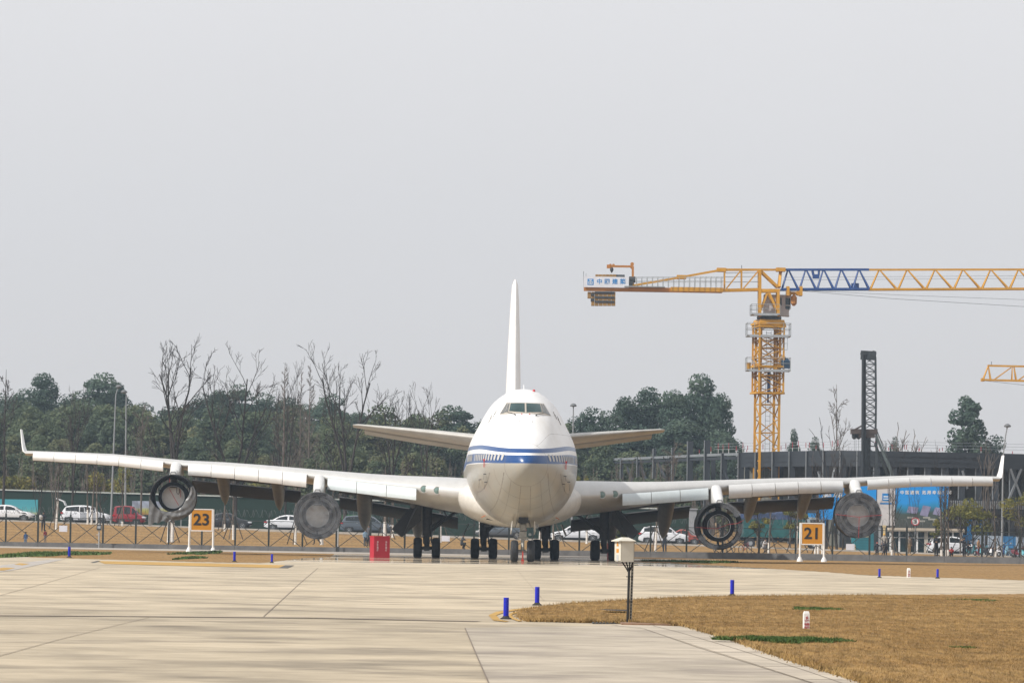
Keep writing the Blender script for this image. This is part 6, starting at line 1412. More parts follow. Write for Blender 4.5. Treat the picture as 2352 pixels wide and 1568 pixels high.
# ================================================================== people
def person(px, Y, h, label, pose='stand', top=(.015, .016, .022), trousers=(.012, .013, .018), hair=(.012, .01, .009), ang=0.0, cap=None, py=None, z=None, hold=None):
    c = atg(px, Y); 
    if z is not None: c.z = z
    t = thing('person', label, 'person', c, ang, 'people behind the fence')
    J = dict(pel=(0, 0, .53), sp=(0, 0, .64), ch=(0, 0, .76), nk=(0, 0, .845), hd=(0, -.012, .905), tp=(0, -.005, .965))
    for s, q in ((-1, 'l'), (1, 'r')):
        J[q + 'sh'] = (s * .105, 0, .805); J[q + 'el'] = (s * .135, .012, .64); J[q + 'wr'] = (s * .13, -.03, .50); J[q + 'ha'] = (s * .125, -.045, .455)
        J[q + 'hp'] = (s * .052, 0, .505); J[q + 'kn'] = (s * .058, -.008, .28); J[q + 'an'] = (s * .06, .01, .05); J[q + 'to'] = (s * .07, -.075, .018)
    if pose == 'photo':
        for s, q in ((-1, 'l'), (1, 'r')): J[q + 'el'] = (s * .14, -.06, .70); J[q + 'wr'] = (s * .06, -.15, .82); J[q + 'ha'] = (s * .03, -.17, .85)
    if pose == 'carry':
        for s, q in ((-1, 'l'), (1, 'r')): J[q + 'el'] = (s * .14, -.02, .65); J[q + 'wr'] = (s * .05 - .06, -.13, .68); J[q + 'ha'] = (s * .0 - .06, -.15, .69)
    if pose == 'reach':
        J['rel'] = (.2, -.03, .74); J['rwr'] = (.29, -.06, .70); J['rha'] = (.33, -.07, .70)
    if pose == 'walk':
        J['lkn'] = (-.05, -.09, .30); J['lan'] = (-.055, -.09, .06); J['lto'] = (-.06, -.17, .03); J['rkn'] = (.05, .04, .29); J['ran'] = (.055, .19, .09); J['rto'] = (.06, .13, .02)
        J['lel'] = (-.14, .06, .66); J['rel'] = (.14, -.05, .66); J['rwr'] = (.13, -.14, .56); J['rha'] = (.125, -.17, .53)
    if pose in ('crouch', 'sit'):
        dz = -.30 if pose == 'crouch' else -.12
        for k in ('pel', 'sp', 'ch', 'nk', 'hd', 'tp', 'lsh', 'rsh', 'lel', 'rel', 'lwr', 'rwr', 'lha', 'rha', 'lhp', 'rhp'): x_, y_, z_ = J[k]; J[k] = (x_, y_ + .08 - (.12 * (z_ - .53) / .4 if z_ > .53 else 0), z_ + dz)
        for s, q in ((-1, 'l'), (1, 'r')):
            J[q + 'kn'] = (s * .085, -.13, .29 if pose == 'crouch' else .38); J[q + 'an'] = (s * .07, -.02 if pose == 'crouch' else -.12, .05 if pose == 'crouch' else .14); J[q + 'to'] = (s * .075, -.11 if pose == 'crouch' else -.2, .015 if pose == 'crouch' else .11)
            J[q + 'wr'] = (s * .06, -.16, .42 if pose == 'crouch' else .58); J[q + 'ha'] = (s * .04, -.2, .42 if pose == 'crouch' else .6); J[q + 'el'] = (s * .14, -.05, .42 if pose == 'crouch' else .55)
    rad = dict(pel=.078, sp=.075, ch=.085, nk=.036, hd=.052, tp=.036, sh=.042, el=.033, wr=.024, ha=.02, hp=.062, kn=.042, an=.03, to=.022)
    E = [('pel', 'sp', 1), ('sp', 'ch', 1), ('ch', 'nk', 1), ('nk', 'hd', 0), ('hd', 'tp', 0)]
    for q in 'lr': E += [('ch', q + 'sh', 1), (q + 'sh', q + 'el', 1), (q + 'el', q + 'wr', 1), (q + 'wr', q + 'ha', 0), ('pel', q + 'hp', 2), (q + 'hp', q + 'kn', 2), (q + 'kn', q + 'an', 2), (q + 'an', q + 'to', 3)]
    # hands: four fingers and a thumb
    names = list(J); V = [Vector(J[k]) * h for k in names]; ED = [(names.index(a), names.index(b_)) for a, b_, _ in E]; BM = [m for _, _, m in E]
    RD_ = [rad[k if k in rad else k[1:]] * h for k in names]
    for q in 'lr':
        wr, ha = V[names.index(q + 'wr')], V[names.index(q + 'ha')]; d = (ha - wr).normalized(); sd_ = d.cross(Vector((0, 1, 0.01))).normalized(); i0 = names.index(q + 'ha')
        for k in range(4): V.append(ha + d * (.035 + .008 * (1 - abs(k - 1.5))) * h + sd_ * (k - 1.5) * .011 * h + Vector((0, -.01 * h, 0))); RD_.append(.006 * h); ED.append((i0, len(V) - 1)); BM.append(0)
        V.append(wr + d * .02 * h + sd_ * .026 * h); RD_.append(.007 * h); ED.append((names.index(q + 'wr'), len(V) - 1)); BM.append(0)
    me = bpy.data.meshes.new('body'); me.from_pydata(V, ED, []); o = bpy.data.objects.new('body', me); COL.objects.link(o)
    sk = o.modifiers.new('s', 'SKIN'); sk.branch_smoothing = .6
    for i, sv in enumerate(me.skin_vertices[0].data): sv.radius = (RD_[i], RD_[i]); sv.use_root = (i == 0)
    o.modifiers.new('b', 'SUBSURF').levels = 1
    dg = bpy.context.evaluated_depsgraph_get(); nm_ = bpy.data.meshes.new_from_object(o.evaluated_get(dg)); o.modifiers.clear(); o.data = nm_; nm_.materials.clear()
    for m in (MSKIN, M('cloth_%.3f_%.3f_%.3f' % top, top, .85, var=.25, scale=6), M('cloth_%.3f_%.3f_%.3f' % trousers, trousers, .85, var=.25, scale=6), M('shoe_dark', (.03, .03, .032), .6)): nm_.materials.append(m)
    for p in nm_.polygons:
        c_ = Vector(p.center); best = (9e9, 0)
        for (a, b_), m in zip(ED, BM):
            A, B = V[a], V[b_]; u = max(0, min(1, (c_ - A).dot(B - A) / max(1e-9, (B - A).length_squared))); dd = (A + (B - A) * u - c_).length - .5 * (RD_[a] + RD_[b_])
            if dd < best[0]: best = (dd, m)
        p.material_index = best[1]
        p.use_smooth = True
    o.parent = t
    hd = Vector(J['hd']) * h + Vector((0, .012 * h, .018 * h)); mb = MB(); r = .062 * h
    secs = []
    for k in range(6): a = R(-15 + 21 * k); secs.append([(hd.x + r * math.cos(a) * math.cos(b_), hd.y + r * math.cos(a) * math.sin(b_) + .008 * h, hd.z + r * 1.1 * math.sin(a)) for b_ in [2 * math.pi * i / 12 for i in range(12)]])
    mb.loft(secs); mb.build('hair' if not cap else 'hat', M('hair_%.3f' % hair[0], hair, .8) if not cap else M('hat_%.2f_%.2f' % cap[:2], cap, .5), t, smooth=60)
    if cap: pass
    return t
NAVY = (.012, .014, .022)
person(99, 372, 1.72, 'person in dark clothes carrying a pale bundle by the car with open doors', 'carry', NAVY, NAVY, ang=.2)
tot = atg(95, 371.5); mb = MB(); mb.loft([[(tot.x - .1 + .17 * k_ * math.cos(a), 371.65 + .12 * k_ * math.sin(a), tot.z + z_) for a in [i * math.pi / 4 for i in range(8)]] for k_, z_ in ((.4, .98), (.9, 1.08), (1, 1.22), (.8, 1.36), (.35, 1.44))]); o = mb.build('bundle', M('bundle_pale', (.5, .48, .46), .9, var=.4, scale=4), smooth=60); tag(o, 'pale bundle held in the arms of the person by the open car', 'bundle')
person(59, fence_y(-35) + 2.0, 1.14, 'child in a blue top standing at the fence on the left', 'stand', (.03, .08, .2), (.1, .15, .22), ang=-.4)
person(104, fence_y(-34) + 3.0, .98, 'small child in a red jacket standing at the fence on the left', 'stand', (.2, .02, .035), (.16, .17, .2), ang=.5)
person(727, fence_y(-14) + 16, 1.7, 'person walking behind the inner left engine shell, only legs showing', 'walk', (.03, .028, .03), (.03, .028, .03), ang=-1.4)
person(839, fence_y(-11) + 12, 1.35, 'child in a pale blue top left of the red fire box', 'stand', (.22, .33, .45), (.05, .07, .1), ang=.6)
person(847, fence_y(-10) + 14, 1.72, 'person in black and grey beside the red fire box', 'stand', (.06, .06, .07), NAVY, ang=-.8)
person(1063, fence_y(-4) + 6, 1.65, 'person in grey crouching on the grass by the left main wheels', 'crouch', (.07, .075, .085), NAVY, ang=1.2)
person(1527, fence_y(12) + 5, 1.7, 'person in black standing at the fence in front of the white sport utility car', 'photo', NAVY, (.02, .03, .05), ang=-.5)
person(1757, fence_y(18) + 22, 1.68, 'person in pale clothes bending by the thin white trunk right of the open engine shell', 'crouch', (.4, .38, .38), (.08, .08, .09), ang=.9, z=None)
person(2015, fence_y(27) + 2.0, 1.18 * 1.0, 'person in a red cap reaching to the right at the fence', 'reach', NAVY, NAVY, hair=(.2, .02, .02), cap=(.25, .02, .02))
person(2034, fence_y(27.5) + 2.0, 1.24, 'person in dark clothes seen from behind next to the red cap', 'stand', NAVY, NAVY, ang=3.1)
person(2031, 402, 1.75, 'person in a yellow helmet standing behind the dark pair', 'stand', (.3, .28, .25), (.08, .08, .1), cap=(.55, .3, .02))
person(2089, 398, 1.62, 'person in a brown coat standing before the glazed shelter', 'stand', (.10, .075, .055), (.18, .12, .06), ang=2.4)
person(2151, fence_y(30) + 2.0, 1.62, 'person in black holding a pale cup left of the triple white trunks', 'carry', NAVY, NAVY, ang=.3)
person(2186, fence_y(31) + 2.0, 1.15, 'child in a red top crouching at the fence', 'crouch', (.30, .025, .03), NAVY, ang=-.3)
person(2215, fence_y(32) + 2.0, 1.52, 'person in dark clothes raising a camera at the fence', 'photo', NAVY, NAVY, ang=-.9)
person(2224, 401, 1.6, 'rider in black sitting on a scooter behind the person with a camera', 'sit', NAVY, NAVY, ang=.2)
person(2248, 400, 1.6, 'person in a yellow and red top among the scooters', 'stand', (.35, .2, .1), (.1, .03, .04), ang=1.0)
person(2282, 398, 1.6, 'person in grey among the scooters', 'stand', (.12, .13, .15), NAVY, ang=-1.0)
# ================================================================== trees
def leaf_mat(name, c1, c2, c3, sc=.35, rnd=.15):
    m = bpy.data.materials.new(name); m.use_nodes = True; n = m.node_tree; b = n.nodes['Principled BSDF']; b.inputs['Roughness'].default_value = .75; b.inputs['Specular IOR Level'].default_value = .15
    tc = n.nodes.new('ShaderNodeTexCoord'); z = n.nodes.new('ShaderNodeTexNoise'); z.inputs['Scale'].default_value = sc; z.inputs['Detail'].default_value = 5; n.links.new(tc.outputs['Object'], z.inputs['Vector'])
    r = n.nodes.new('ShaderNodeValToRGB'); e = r.color_ramp.elements; e[0].position = .3; e[0].color = (*c1, 1); e[1].position = .72; e[1].color = (*c3, 1); q = e.new(.5); q.color = (*c2, 1)
    n.links.new(z.outputs['Fac'], r.inputs[0]); oi = n.nodes.new('ShaderNodeObjectInfo'); mr = n.nodes.new('ShaderNodeMapRange'); mr.inputs[3].default_value = 1 - rnd; mr.inputs[4].default_value = 1 + rnd
    n.links.new(oi.outputs['Random'], mr.inputs[0]); hv = n.nodes.new('ShaderNodeHueSaturation'); n.links.new(mr.outputs[0], hv.inputs['Value']); n.links.new(r.outputs[0], hv.inputs['Color']); n.links.new(hv.outputs[0], b.inputs['Base Color'])
    tl_ = n.nodes.new('ShaderNodeBsdfTranslucent'); ms = n.nodes.new('ShaderNodeMixShader'); ms.inputs[0].default_value = .35; n.links.new(hv.outputs[0], tl_.inputs['Color'])
    n.links.new(b.outputs[0], ms.inputs[1]); n.links.new(tl_.outputs[0], ms.inputs[2]); n.links.new(ms.outputs[0], n.nodes['Material Output'].inputs['Surface'])
    return m
MLEAF = leaf_mat('evergreen_leaf', (.054, .088, .070), (.080, .120, .090), (.12, .155, .105))  # leaf green made lighter and bluer, distance haze partly in the colour
MOLIVE = leaf_mat('olive_leaf', (.10, .11, .03), (.18, .175, .045), (.30, .25, .06), .8)
MBARK = M('bark_grey', (.034, .027, .023), .95, var=.3, scale=2)
MBARKL = M('bark_pale', (.11, .09, .075), .95, var=.3, scale=2)
MLIME = M('lime_wash', (.62, .60, .57), .9, var=.1, scale=5)
def cloud_np(rg, blobs, size, flat=.35):
    """leaf sprays as small quads filling blobs (x, y, z, rx, rz, count)"""
    C = []; N = []
    for x, y, z, rx, rz, k in blobs:
        d = rg.normal(size=(k, 3)); d /= np.linalg.norm(d, axis=1)[:, None]; d[:, 2] = np.where(d[:, 2] < -.35, d[:, 2] * .5, d[:, 2]); r = rg.uniform(.45, 1.0, k) ** .5
        C.append(np.array([x, y, z]) + d * r[:, None] * np.array([rx, rx, rz])); N.append(d)
    C = np.concatenate(C); N = np.concatenate(N); n = len(C); N = N + rg.normal(0, .55, (n, 3)); N /= np.linalg.norm(N, axis=1)[:, None]
    up = np.tile([0, 0, 1.0], (n, 1)) + rg.normal(0, .6, (n, 3)); U = np.cross(up, N); U /= (np.linalg.norm(U, axis=1)[:, None] + 1e-9); Vv = np.cross(N, U)
    s = size * rg.uniform(.5, 1.3, (n, 1)); t = s * rg.uniform(.5, .9, (n, 1))
    return np.stack([C - U * s, C - Vv * t, C + U * s, C + Vv * t], 1)
def quads_mesh(name, Q, mat):
    n = len(Q); me = bpy.data.meshes.new(name); me.vertices.add(4 * n); me.vertices.foreach_set('co', Q.reshape(-1).astype(np.float32)); me.loops.add(4 * n); me.polygons.add(n)
    me.loops.foreach_set('vertex_index', np.arange(4 * n, dtype=np.int32)); me.polygons.foreach_set('loop_start', np.arange(0, 4 * n, 4, dtype=np.int32)); me.update(calc_edges=True); me.materials.append(mat); return me
def crown_blobs(rg, h, w, kind, dens=1.0):
    B = []
    if kind == 'round': spec = [(.36, .66, 6), (.52, .95, 8), (.68, .9, 8), (.82, .62, 6), (.94, .25, 3)]
    elif kind == 'tall': spec = [(.28, .55, 5), (.42, .8, 7), (.55, .95, 8), (.68, .8, 7), (.8, .6, 5), (.9, .35, 4), (.97, .1, 2)]
    else: spec = [(lerp(.16, .96, i / 13), 1.05 * (1 - lerp(.16, .96, i / 13)) ** .62 + .06, int(4 + 6 * (1 - i / 13))) for i in range(14)]
    for zf, rf, k in spec:
        for i in range(k):
            a = 2 * math.pi * (i + rg.uniform(-.35, .35)) / k; r = w * rf * rg.uniform(.35, .78)
            s = w * rg.uniform(.30, .48) * ((.95 - .5 * zf) if kind == 'cone' else 1); B.append((r * math.cos(a), r * math.sin(a), h * zf + rg.uniform(-.05, .05) * h, s, s * (rg.uniform(.62, .9) if kind != 'cone' else rg.uniform(.8, 1.2)), int(330 * dens * rg.uniform(.7, 1.3))))
    return B
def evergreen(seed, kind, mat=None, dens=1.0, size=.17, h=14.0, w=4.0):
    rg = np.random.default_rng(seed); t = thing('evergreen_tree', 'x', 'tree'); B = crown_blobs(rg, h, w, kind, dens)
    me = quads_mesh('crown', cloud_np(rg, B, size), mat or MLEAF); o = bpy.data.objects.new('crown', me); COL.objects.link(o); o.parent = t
    mb = MB(); mb.tube([(0, 0, -2), (.1, 0, h * .3), (-.1, .1, h * .6), (0, 0, h * .88)], [.3, .24, .15, .04], 7)
    for b in B[::4]: z0 = max(h * .12, b[2] - h * .18); mb.tube([(0, 0, z0), (b[0] * .5, b[1] * .5, (z0 + b[2]) / 2 + .3), (b[0] * .9, b[1] * .9, b[2])], [.11, .07, .03], 5)
    mb.build('trunk', MBARK, t); return t
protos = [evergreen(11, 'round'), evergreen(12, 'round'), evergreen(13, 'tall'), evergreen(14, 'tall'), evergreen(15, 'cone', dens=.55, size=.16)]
used = set()
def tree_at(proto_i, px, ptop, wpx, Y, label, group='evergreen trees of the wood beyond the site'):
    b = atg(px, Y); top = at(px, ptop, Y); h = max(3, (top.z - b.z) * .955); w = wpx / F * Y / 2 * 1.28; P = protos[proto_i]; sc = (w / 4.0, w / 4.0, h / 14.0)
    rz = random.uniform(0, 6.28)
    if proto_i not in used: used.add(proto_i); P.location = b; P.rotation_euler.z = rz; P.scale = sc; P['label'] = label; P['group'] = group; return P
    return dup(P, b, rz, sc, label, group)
random.seed(21)
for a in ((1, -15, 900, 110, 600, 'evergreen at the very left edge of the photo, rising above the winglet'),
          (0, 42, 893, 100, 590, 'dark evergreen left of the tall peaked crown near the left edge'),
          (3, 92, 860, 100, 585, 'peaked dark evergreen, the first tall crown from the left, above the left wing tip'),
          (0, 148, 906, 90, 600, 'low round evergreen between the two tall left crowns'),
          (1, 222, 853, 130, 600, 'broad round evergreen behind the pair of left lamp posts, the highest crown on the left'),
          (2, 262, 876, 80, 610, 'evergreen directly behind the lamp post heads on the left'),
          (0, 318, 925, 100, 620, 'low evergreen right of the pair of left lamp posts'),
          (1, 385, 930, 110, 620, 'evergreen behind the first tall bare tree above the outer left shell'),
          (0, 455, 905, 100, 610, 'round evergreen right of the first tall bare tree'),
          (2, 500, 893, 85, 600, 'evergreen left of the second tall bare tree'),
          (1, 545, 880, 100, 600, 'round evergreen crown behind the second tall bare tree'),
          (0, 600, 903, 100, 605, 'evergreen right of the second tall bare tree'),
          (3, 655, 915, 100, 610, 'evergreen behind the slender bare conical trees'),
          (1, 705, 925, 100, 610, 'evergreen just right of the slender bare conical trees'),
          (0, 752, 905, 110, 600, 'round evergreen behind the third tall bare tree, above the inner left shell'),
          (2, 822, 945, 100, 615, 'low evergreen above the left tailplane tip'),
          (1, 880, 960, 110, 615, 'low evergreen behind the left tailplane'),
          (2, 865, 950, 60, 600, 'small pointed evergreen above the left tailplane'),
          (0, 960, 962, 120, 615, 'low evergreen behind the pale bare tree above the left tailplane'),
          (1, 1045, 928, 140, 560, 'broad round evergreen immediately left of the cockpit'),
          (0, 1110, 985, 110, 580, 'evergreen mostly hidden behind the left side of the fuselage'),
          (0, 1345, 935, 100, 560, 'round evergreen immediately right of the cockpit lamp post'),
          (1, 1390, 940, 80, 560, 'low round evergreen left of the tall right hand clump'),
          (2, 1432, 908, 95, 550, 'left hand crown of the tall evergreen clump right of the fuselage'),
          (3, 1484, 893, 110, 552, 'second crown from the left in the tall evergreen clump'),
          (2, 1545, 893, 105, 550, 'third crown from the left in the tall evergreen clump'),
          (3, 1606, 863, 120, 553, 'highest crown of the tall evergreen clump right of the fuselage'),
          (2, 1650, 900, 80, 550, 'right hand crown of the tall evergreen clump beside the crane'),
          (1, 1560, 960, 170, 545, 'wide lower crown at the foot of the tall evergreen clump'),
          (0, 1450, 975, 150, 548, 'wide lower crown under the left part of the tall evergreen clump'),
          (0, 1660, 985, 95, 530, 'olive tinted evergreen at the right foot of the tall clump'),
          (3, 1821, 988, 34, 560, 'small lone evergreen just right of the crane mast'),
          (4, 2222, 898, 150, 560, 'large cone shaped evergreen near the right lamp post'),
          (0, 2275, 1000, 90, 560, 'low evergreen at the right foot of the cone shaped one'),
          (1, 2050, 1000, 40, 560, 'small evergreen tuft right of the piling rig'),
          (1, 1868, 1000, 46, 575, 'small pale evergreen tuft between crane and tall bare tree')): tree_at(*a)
# countless understorey of the wood: one mass
rg = np.random.default_rng(77); Q = []
for k in range(330):
    px = rg.uniform(-60, 1690); Y = rg.uniform(478, 585); b = atg(px, Y)
    big = Y > 530; h = rg.uniform(6.5, 11.5) if big else rg.uniform(3.2, 7.5)
    if px > 1300: h *= .8
    w = h * rg.uniform(.24, .4); B = [(x + b.x, y + b.y, z + b.z, s, s2, c) for x, y, z, s, s2, c in crown_blobs(rg, h, w, 'tall' if rg.random() < .6 else 'round', .36 if big else .4)]
    Q.append(cloud_np(rg, B, .2 if big else .16))
MUND = leaf_mat('understorey_leaf', (.062, .092, .066), (.105, .135, .076), (.18, .175, .088), .12, 0)  # understorey greens lightened too, carrying some of the far haze
me = quads_mesh('woodland_understorey', np.concatenate(Q), MUND); o = bpy.data.objects.new('woodland_understorey', me); COL.objects.link(o)
props(o, 'mixed green and olive understorey filling the foot of the far wood', 'woodland', kind='stuff')
# ---- bare trees
def bare_tree(seed, style, h, name='bare_tree', mat=None, rmin=.017):
    rd = random.Random(seed); tr = MB(); cr = MB()
    def grow(p, d, L_, r, lv, maxlv, up, wig, kids):
        n = 5 if lv < 2 else 4; P = [Vector(p)]; dd = Vector(d).normalized()
        for i in range(n):
            dd = (dd + Vector((rd.gauss(0, wig), rd.gauss(0, wig), up + rd.gauss(0, wig * .5)))).normalized(); P.append(P[-1] + dd * L_ / n)
        r1 = max(rmin * .7, r * (.42 if lv < maxlv else .5)); (tr if lv <= 1 else cr).tube(P, [lerp(r, r1, i / n) for i in range(n + 1)], 6 if lv == 0 else 4 if lv < 3 else 3, cap=False)
        if lv >= maxlv: return
        for k in range(kids[lv]):
            t = lerp(.35 if lv else .3, 1.0, (k + rd.random()) / kids[lv]); i = min(n - 1, int(t * n)); q = lerp(P[i], P[i + 1], t * n - i)
            az = rd.uniform(0, 6.28); a = rd.uniform(*((.35, .75) if style == 'vase' else (.2, .42) if style == 'multi' else (.4, .8)))
            tan = (P[i + 1] - P[i]).normalized(); s = tan.orthogonal().normalized(); s = Matrix.Rotation(az, 3, tan) @ s
            grow(q, tan * math.cos(a) + s * math.sin(a), L_ * rd.uniform(.42, .68) * (1.15 - .4 * t) * (.62 if style == 'multi' else .8 if style == 'vase' else 1), max(rmin, lerp(r, r1, t) * .62), lv + 1, maxlv, up * .9, wig * 1.1, kids)
    if style == 'vase':
        th = h * .27; tr.tube([(0, 0, -.6), (.05, 0, th * .5), (0, .03, th)], [h * .017, h * .014, h * .0125], 8, cap=False); m = 3
        for k in range(m + 2):
            lead = k < m; a = 2 * math.pi * (k + rd.uniform(-.25, .25)) / m; s = rd.uniform(.16, .34) if lead else rd.uniform(.5, .8)
            grow((0, 0, th * (rd.uniform(.9, 1) if lead else rd.uniform(.7, 1.15))), (math.cos(a) * s, math.sin(a) * s, 1), h * (rd.uniform(.58, .76) if lead else rd.uniform(.3, .42)), h * (.0098 if lead else .006), 1, 4, .05, .1, (0, 6, 4, 4))
    elif style == 'cone':
        tr.tube([(0, 0, -.6), (0, 0, h * .5), (.03, 0, h)], [h * .012, h * .007, .012], 6, cap=False)
        for k in range(46): z = h * lerp(.25, .98, k / 46); L_ = h * .15 * (1 - z / h) + h * .018; a = rd.uniform(0, 6.28); grow((0, 0, z), (math.cos(a), math.sin(a), .75), L_, .03, 2, 3, .12, .1, (0, 0, 7))
    elif style == 'slim':
        tr.tube([(0, 0, -.6), (.06, 0, h * .3), (0, .05, h * .62), (.05, 0, h)], [h * .011, h * .009, h * .006, .012], 6, cap=False)
        for k in range(11): z = h * lerp(.25, .95, k / 11); a = rd.uniform(0, 6.28); grow((0, 0, z), (math.cos(a) * .5, math.sin(a) * .5, 1), h * .33 * (1.1 - z / h), .03, 1, 3, .06, .09, (0, 4, 4))
    else:   # several thin upright stems
        for k in range(4):
            a = rd.uniform(0, 6.28); s = rd.uniform(.04, .16); grow((.15 * math.cos(a), .15 * math.sin(a), -.5), (math.cos(a) * s, math.sin(a) * s, 1), h * rd.uniform(.7, 1.02), .055, 1, 3, .02, .045, (0, 4, 3))
    t = thing(name, 'x', 'tree'); t['height'] = float(max(p[2] for p in tr.v + cr.v)); tr.build('trunk', mat or MBARK, t); cr.build('branches', mat or MBARK, t); return t
BP = {'v1': (bare_tree(1, 'vase', 12), 12), 'v2': (bare_tree(2, 'vase', 12), 12), 'v3': (bare_tree(7, 'vase', 12), 12), 'c1': (bare_tree(4, 'cone', 14, mat=MBARKL), 14), 's1': (bare_tree(5, 'slim', 10, mat=MBARKL), 10), 's2': (bare_tree(9, 'slim', 10), 10), 'm1': (bare_tree(6, 'multi', 8, mat=MBARKL), 8), 'm2': (bare_tree(8, 'multi', 8), 8)}
bused = set()
def bare_at(key, px, ptop, Y, label, wx=1.0, rz=None, group='leafless trees'):
    P, h0 = BP[key]; h0 = P['height']; b = atg(px, Y); h = at(px, ptop, Y).z - b.z; k = h / h0; sc = (k * wx, k * wx, k); rz = random.uniform(0, 6.28) if rz is None else rz
    if key not in bused: bused.add(key); P.location = b; P.rotation_euler.z = rz; P.scale = sc; P['label'] = label; P['group'] = group; return P
    return dup(P, b, rz, sc, label, group)
random.seed(31)
for a in (('v1', 395, 762, 428, 'first tall forked bare tree above the outer left engine shell', .85, 1.2),
          ('v2', 538, 785, 430, 'second tall forked bare tree, between the two left engine shells', 1.0, .4),
          ('v3', 792, 782, 428, 'third tall forked bare tree with many upright limbs above the inner left shell', .8, 2.2),
          ('v2', 655, 815, 434, 'narrower bare tree in front of the conical bare trees', .6, 2.9),
          ('v1', 900, 880, 432, 'dark dense bare tree above the middle of the left tailplane', .75, 3.6),
          ('v3', 975, 872, 445, 'pale spreading bare tree at the right of the left tailplane', .6, .9),
          ('v3', 165, 880, 432, 'bare tree behind the white car with open doors', .6, 4.0),
          ('s2', 5, 848, 430, 'slim bare tree at the left edge of the photo', 1.0, None),
          ('s1', 322, 920, 428, 'slim pale bare tree behind the red van', .9, None),
          ('c1', 648, 838, 470, 'dark conical bare tree, leftmost of the three conical ones', .95, None),
          ('c1', 686, 848, 480, 'middle one of the three conical bare trees', .7, None),
          ('c1', 706, 834, 485, 'rightmost of the three conical bare trees', .8, None),
          ('s1', 1545, 1010, 450, 'pale bare sapling before the left end of the steel frame', 1.3, None),
          ('m1', 1440, 1040, 445, 'bare multi stemmed sapling at the left end of the steel frame', 1.0, None),
          ('m1', 1480, 1030, 446, 'bare multi stemmed sapling in the second bay of the steel frame', 1.0, None),
          ('s2', 1530, 1040, 448, 'dark bare sapling under the right tailplane tip', 1.0, None),
          ('m2', 1890, 975, 430, 'bare stems with spreading tops left of the tall pale bare tree', 1.3, None),
          ('s1', 1918, 882, 480, 'tall pale bare tree with drooping twigs between crane and piling rig', .8, None),
          ('m2', 1930, 960, 432, 'bare stems directly left of the piling rig', 1.2, None),
          ('m2', 2045, 985, 425, 'bare stems right of the piling rig back stay', .6, None),
          ('m1', 2075, 970, 470, 'pale bare sapling cluster behind the steel frame right of the rig', 1.6, None),
          ('m1', 2115, 985, 480, 'pale bare sapling cluster behind the frame left of the cone evergreen', 1.4, None),
          ('m2', 2100, 1060, 395, 'leaning bare stems in front of the estate picture', .6, None),
          ('m2', 2172, 1010, 392, 'dark bare stems at the right edge of the large billboard', .6, None),
          ('m1', 2262, 1010, 410, 'bare sapling left of the right hand lamp post', 1.0, None),
          ('m2', 2318, 985, 470, 'pale bare sapling at the far right above the frame', 1.2, None),
          ('m2', 90, 1040, 420, 'dark low bare tree left of the white car with open doors', .9, None),
          ('m1', 125, 1020, 424, 'pale bare stems directly behind the white car with open doors', .8, None),
          ('s2', 230, 1105, 400, 'small bare sapling in front of the car with open doors', 1.2, None)): bare_at(*a)
# bare thin stems all through the edge of the wood, one mass
rd = random.Random(99); mb = MB()
for k in range(420):
    px = rd.uniform(-40, 1690); Y = rd.uniform(455, 520); b = atg(px, Y); h = rd.uniform(2.5, 7.5); l_ = rd.gauss(0, .06)
    p1 = b + Vector((h * l_, 0, h)); mb.tube([b, lerp(b, p1, .5) + Vector((rd.gauss(0, .1), 0, 0)), p1], [.05, .035, .012], 3, cap=False)
    for j in range(9): t = rd.uniform(.35, .95); q = lerp(b, p1, t); a = rd.uniform(-1, 1); L_ = h * .22 * (1.15 - t); mb.tube([q, q + Vector((a * L_ * .6, rd.gauss(0, .2), L_))], [.022, .01], 3, cap=False)
o = mb.build('bare_thicket', MBARKL); props(o, 'pale leafless thicket stems along the foot of the far wood', 'thicket', kind='stuff')
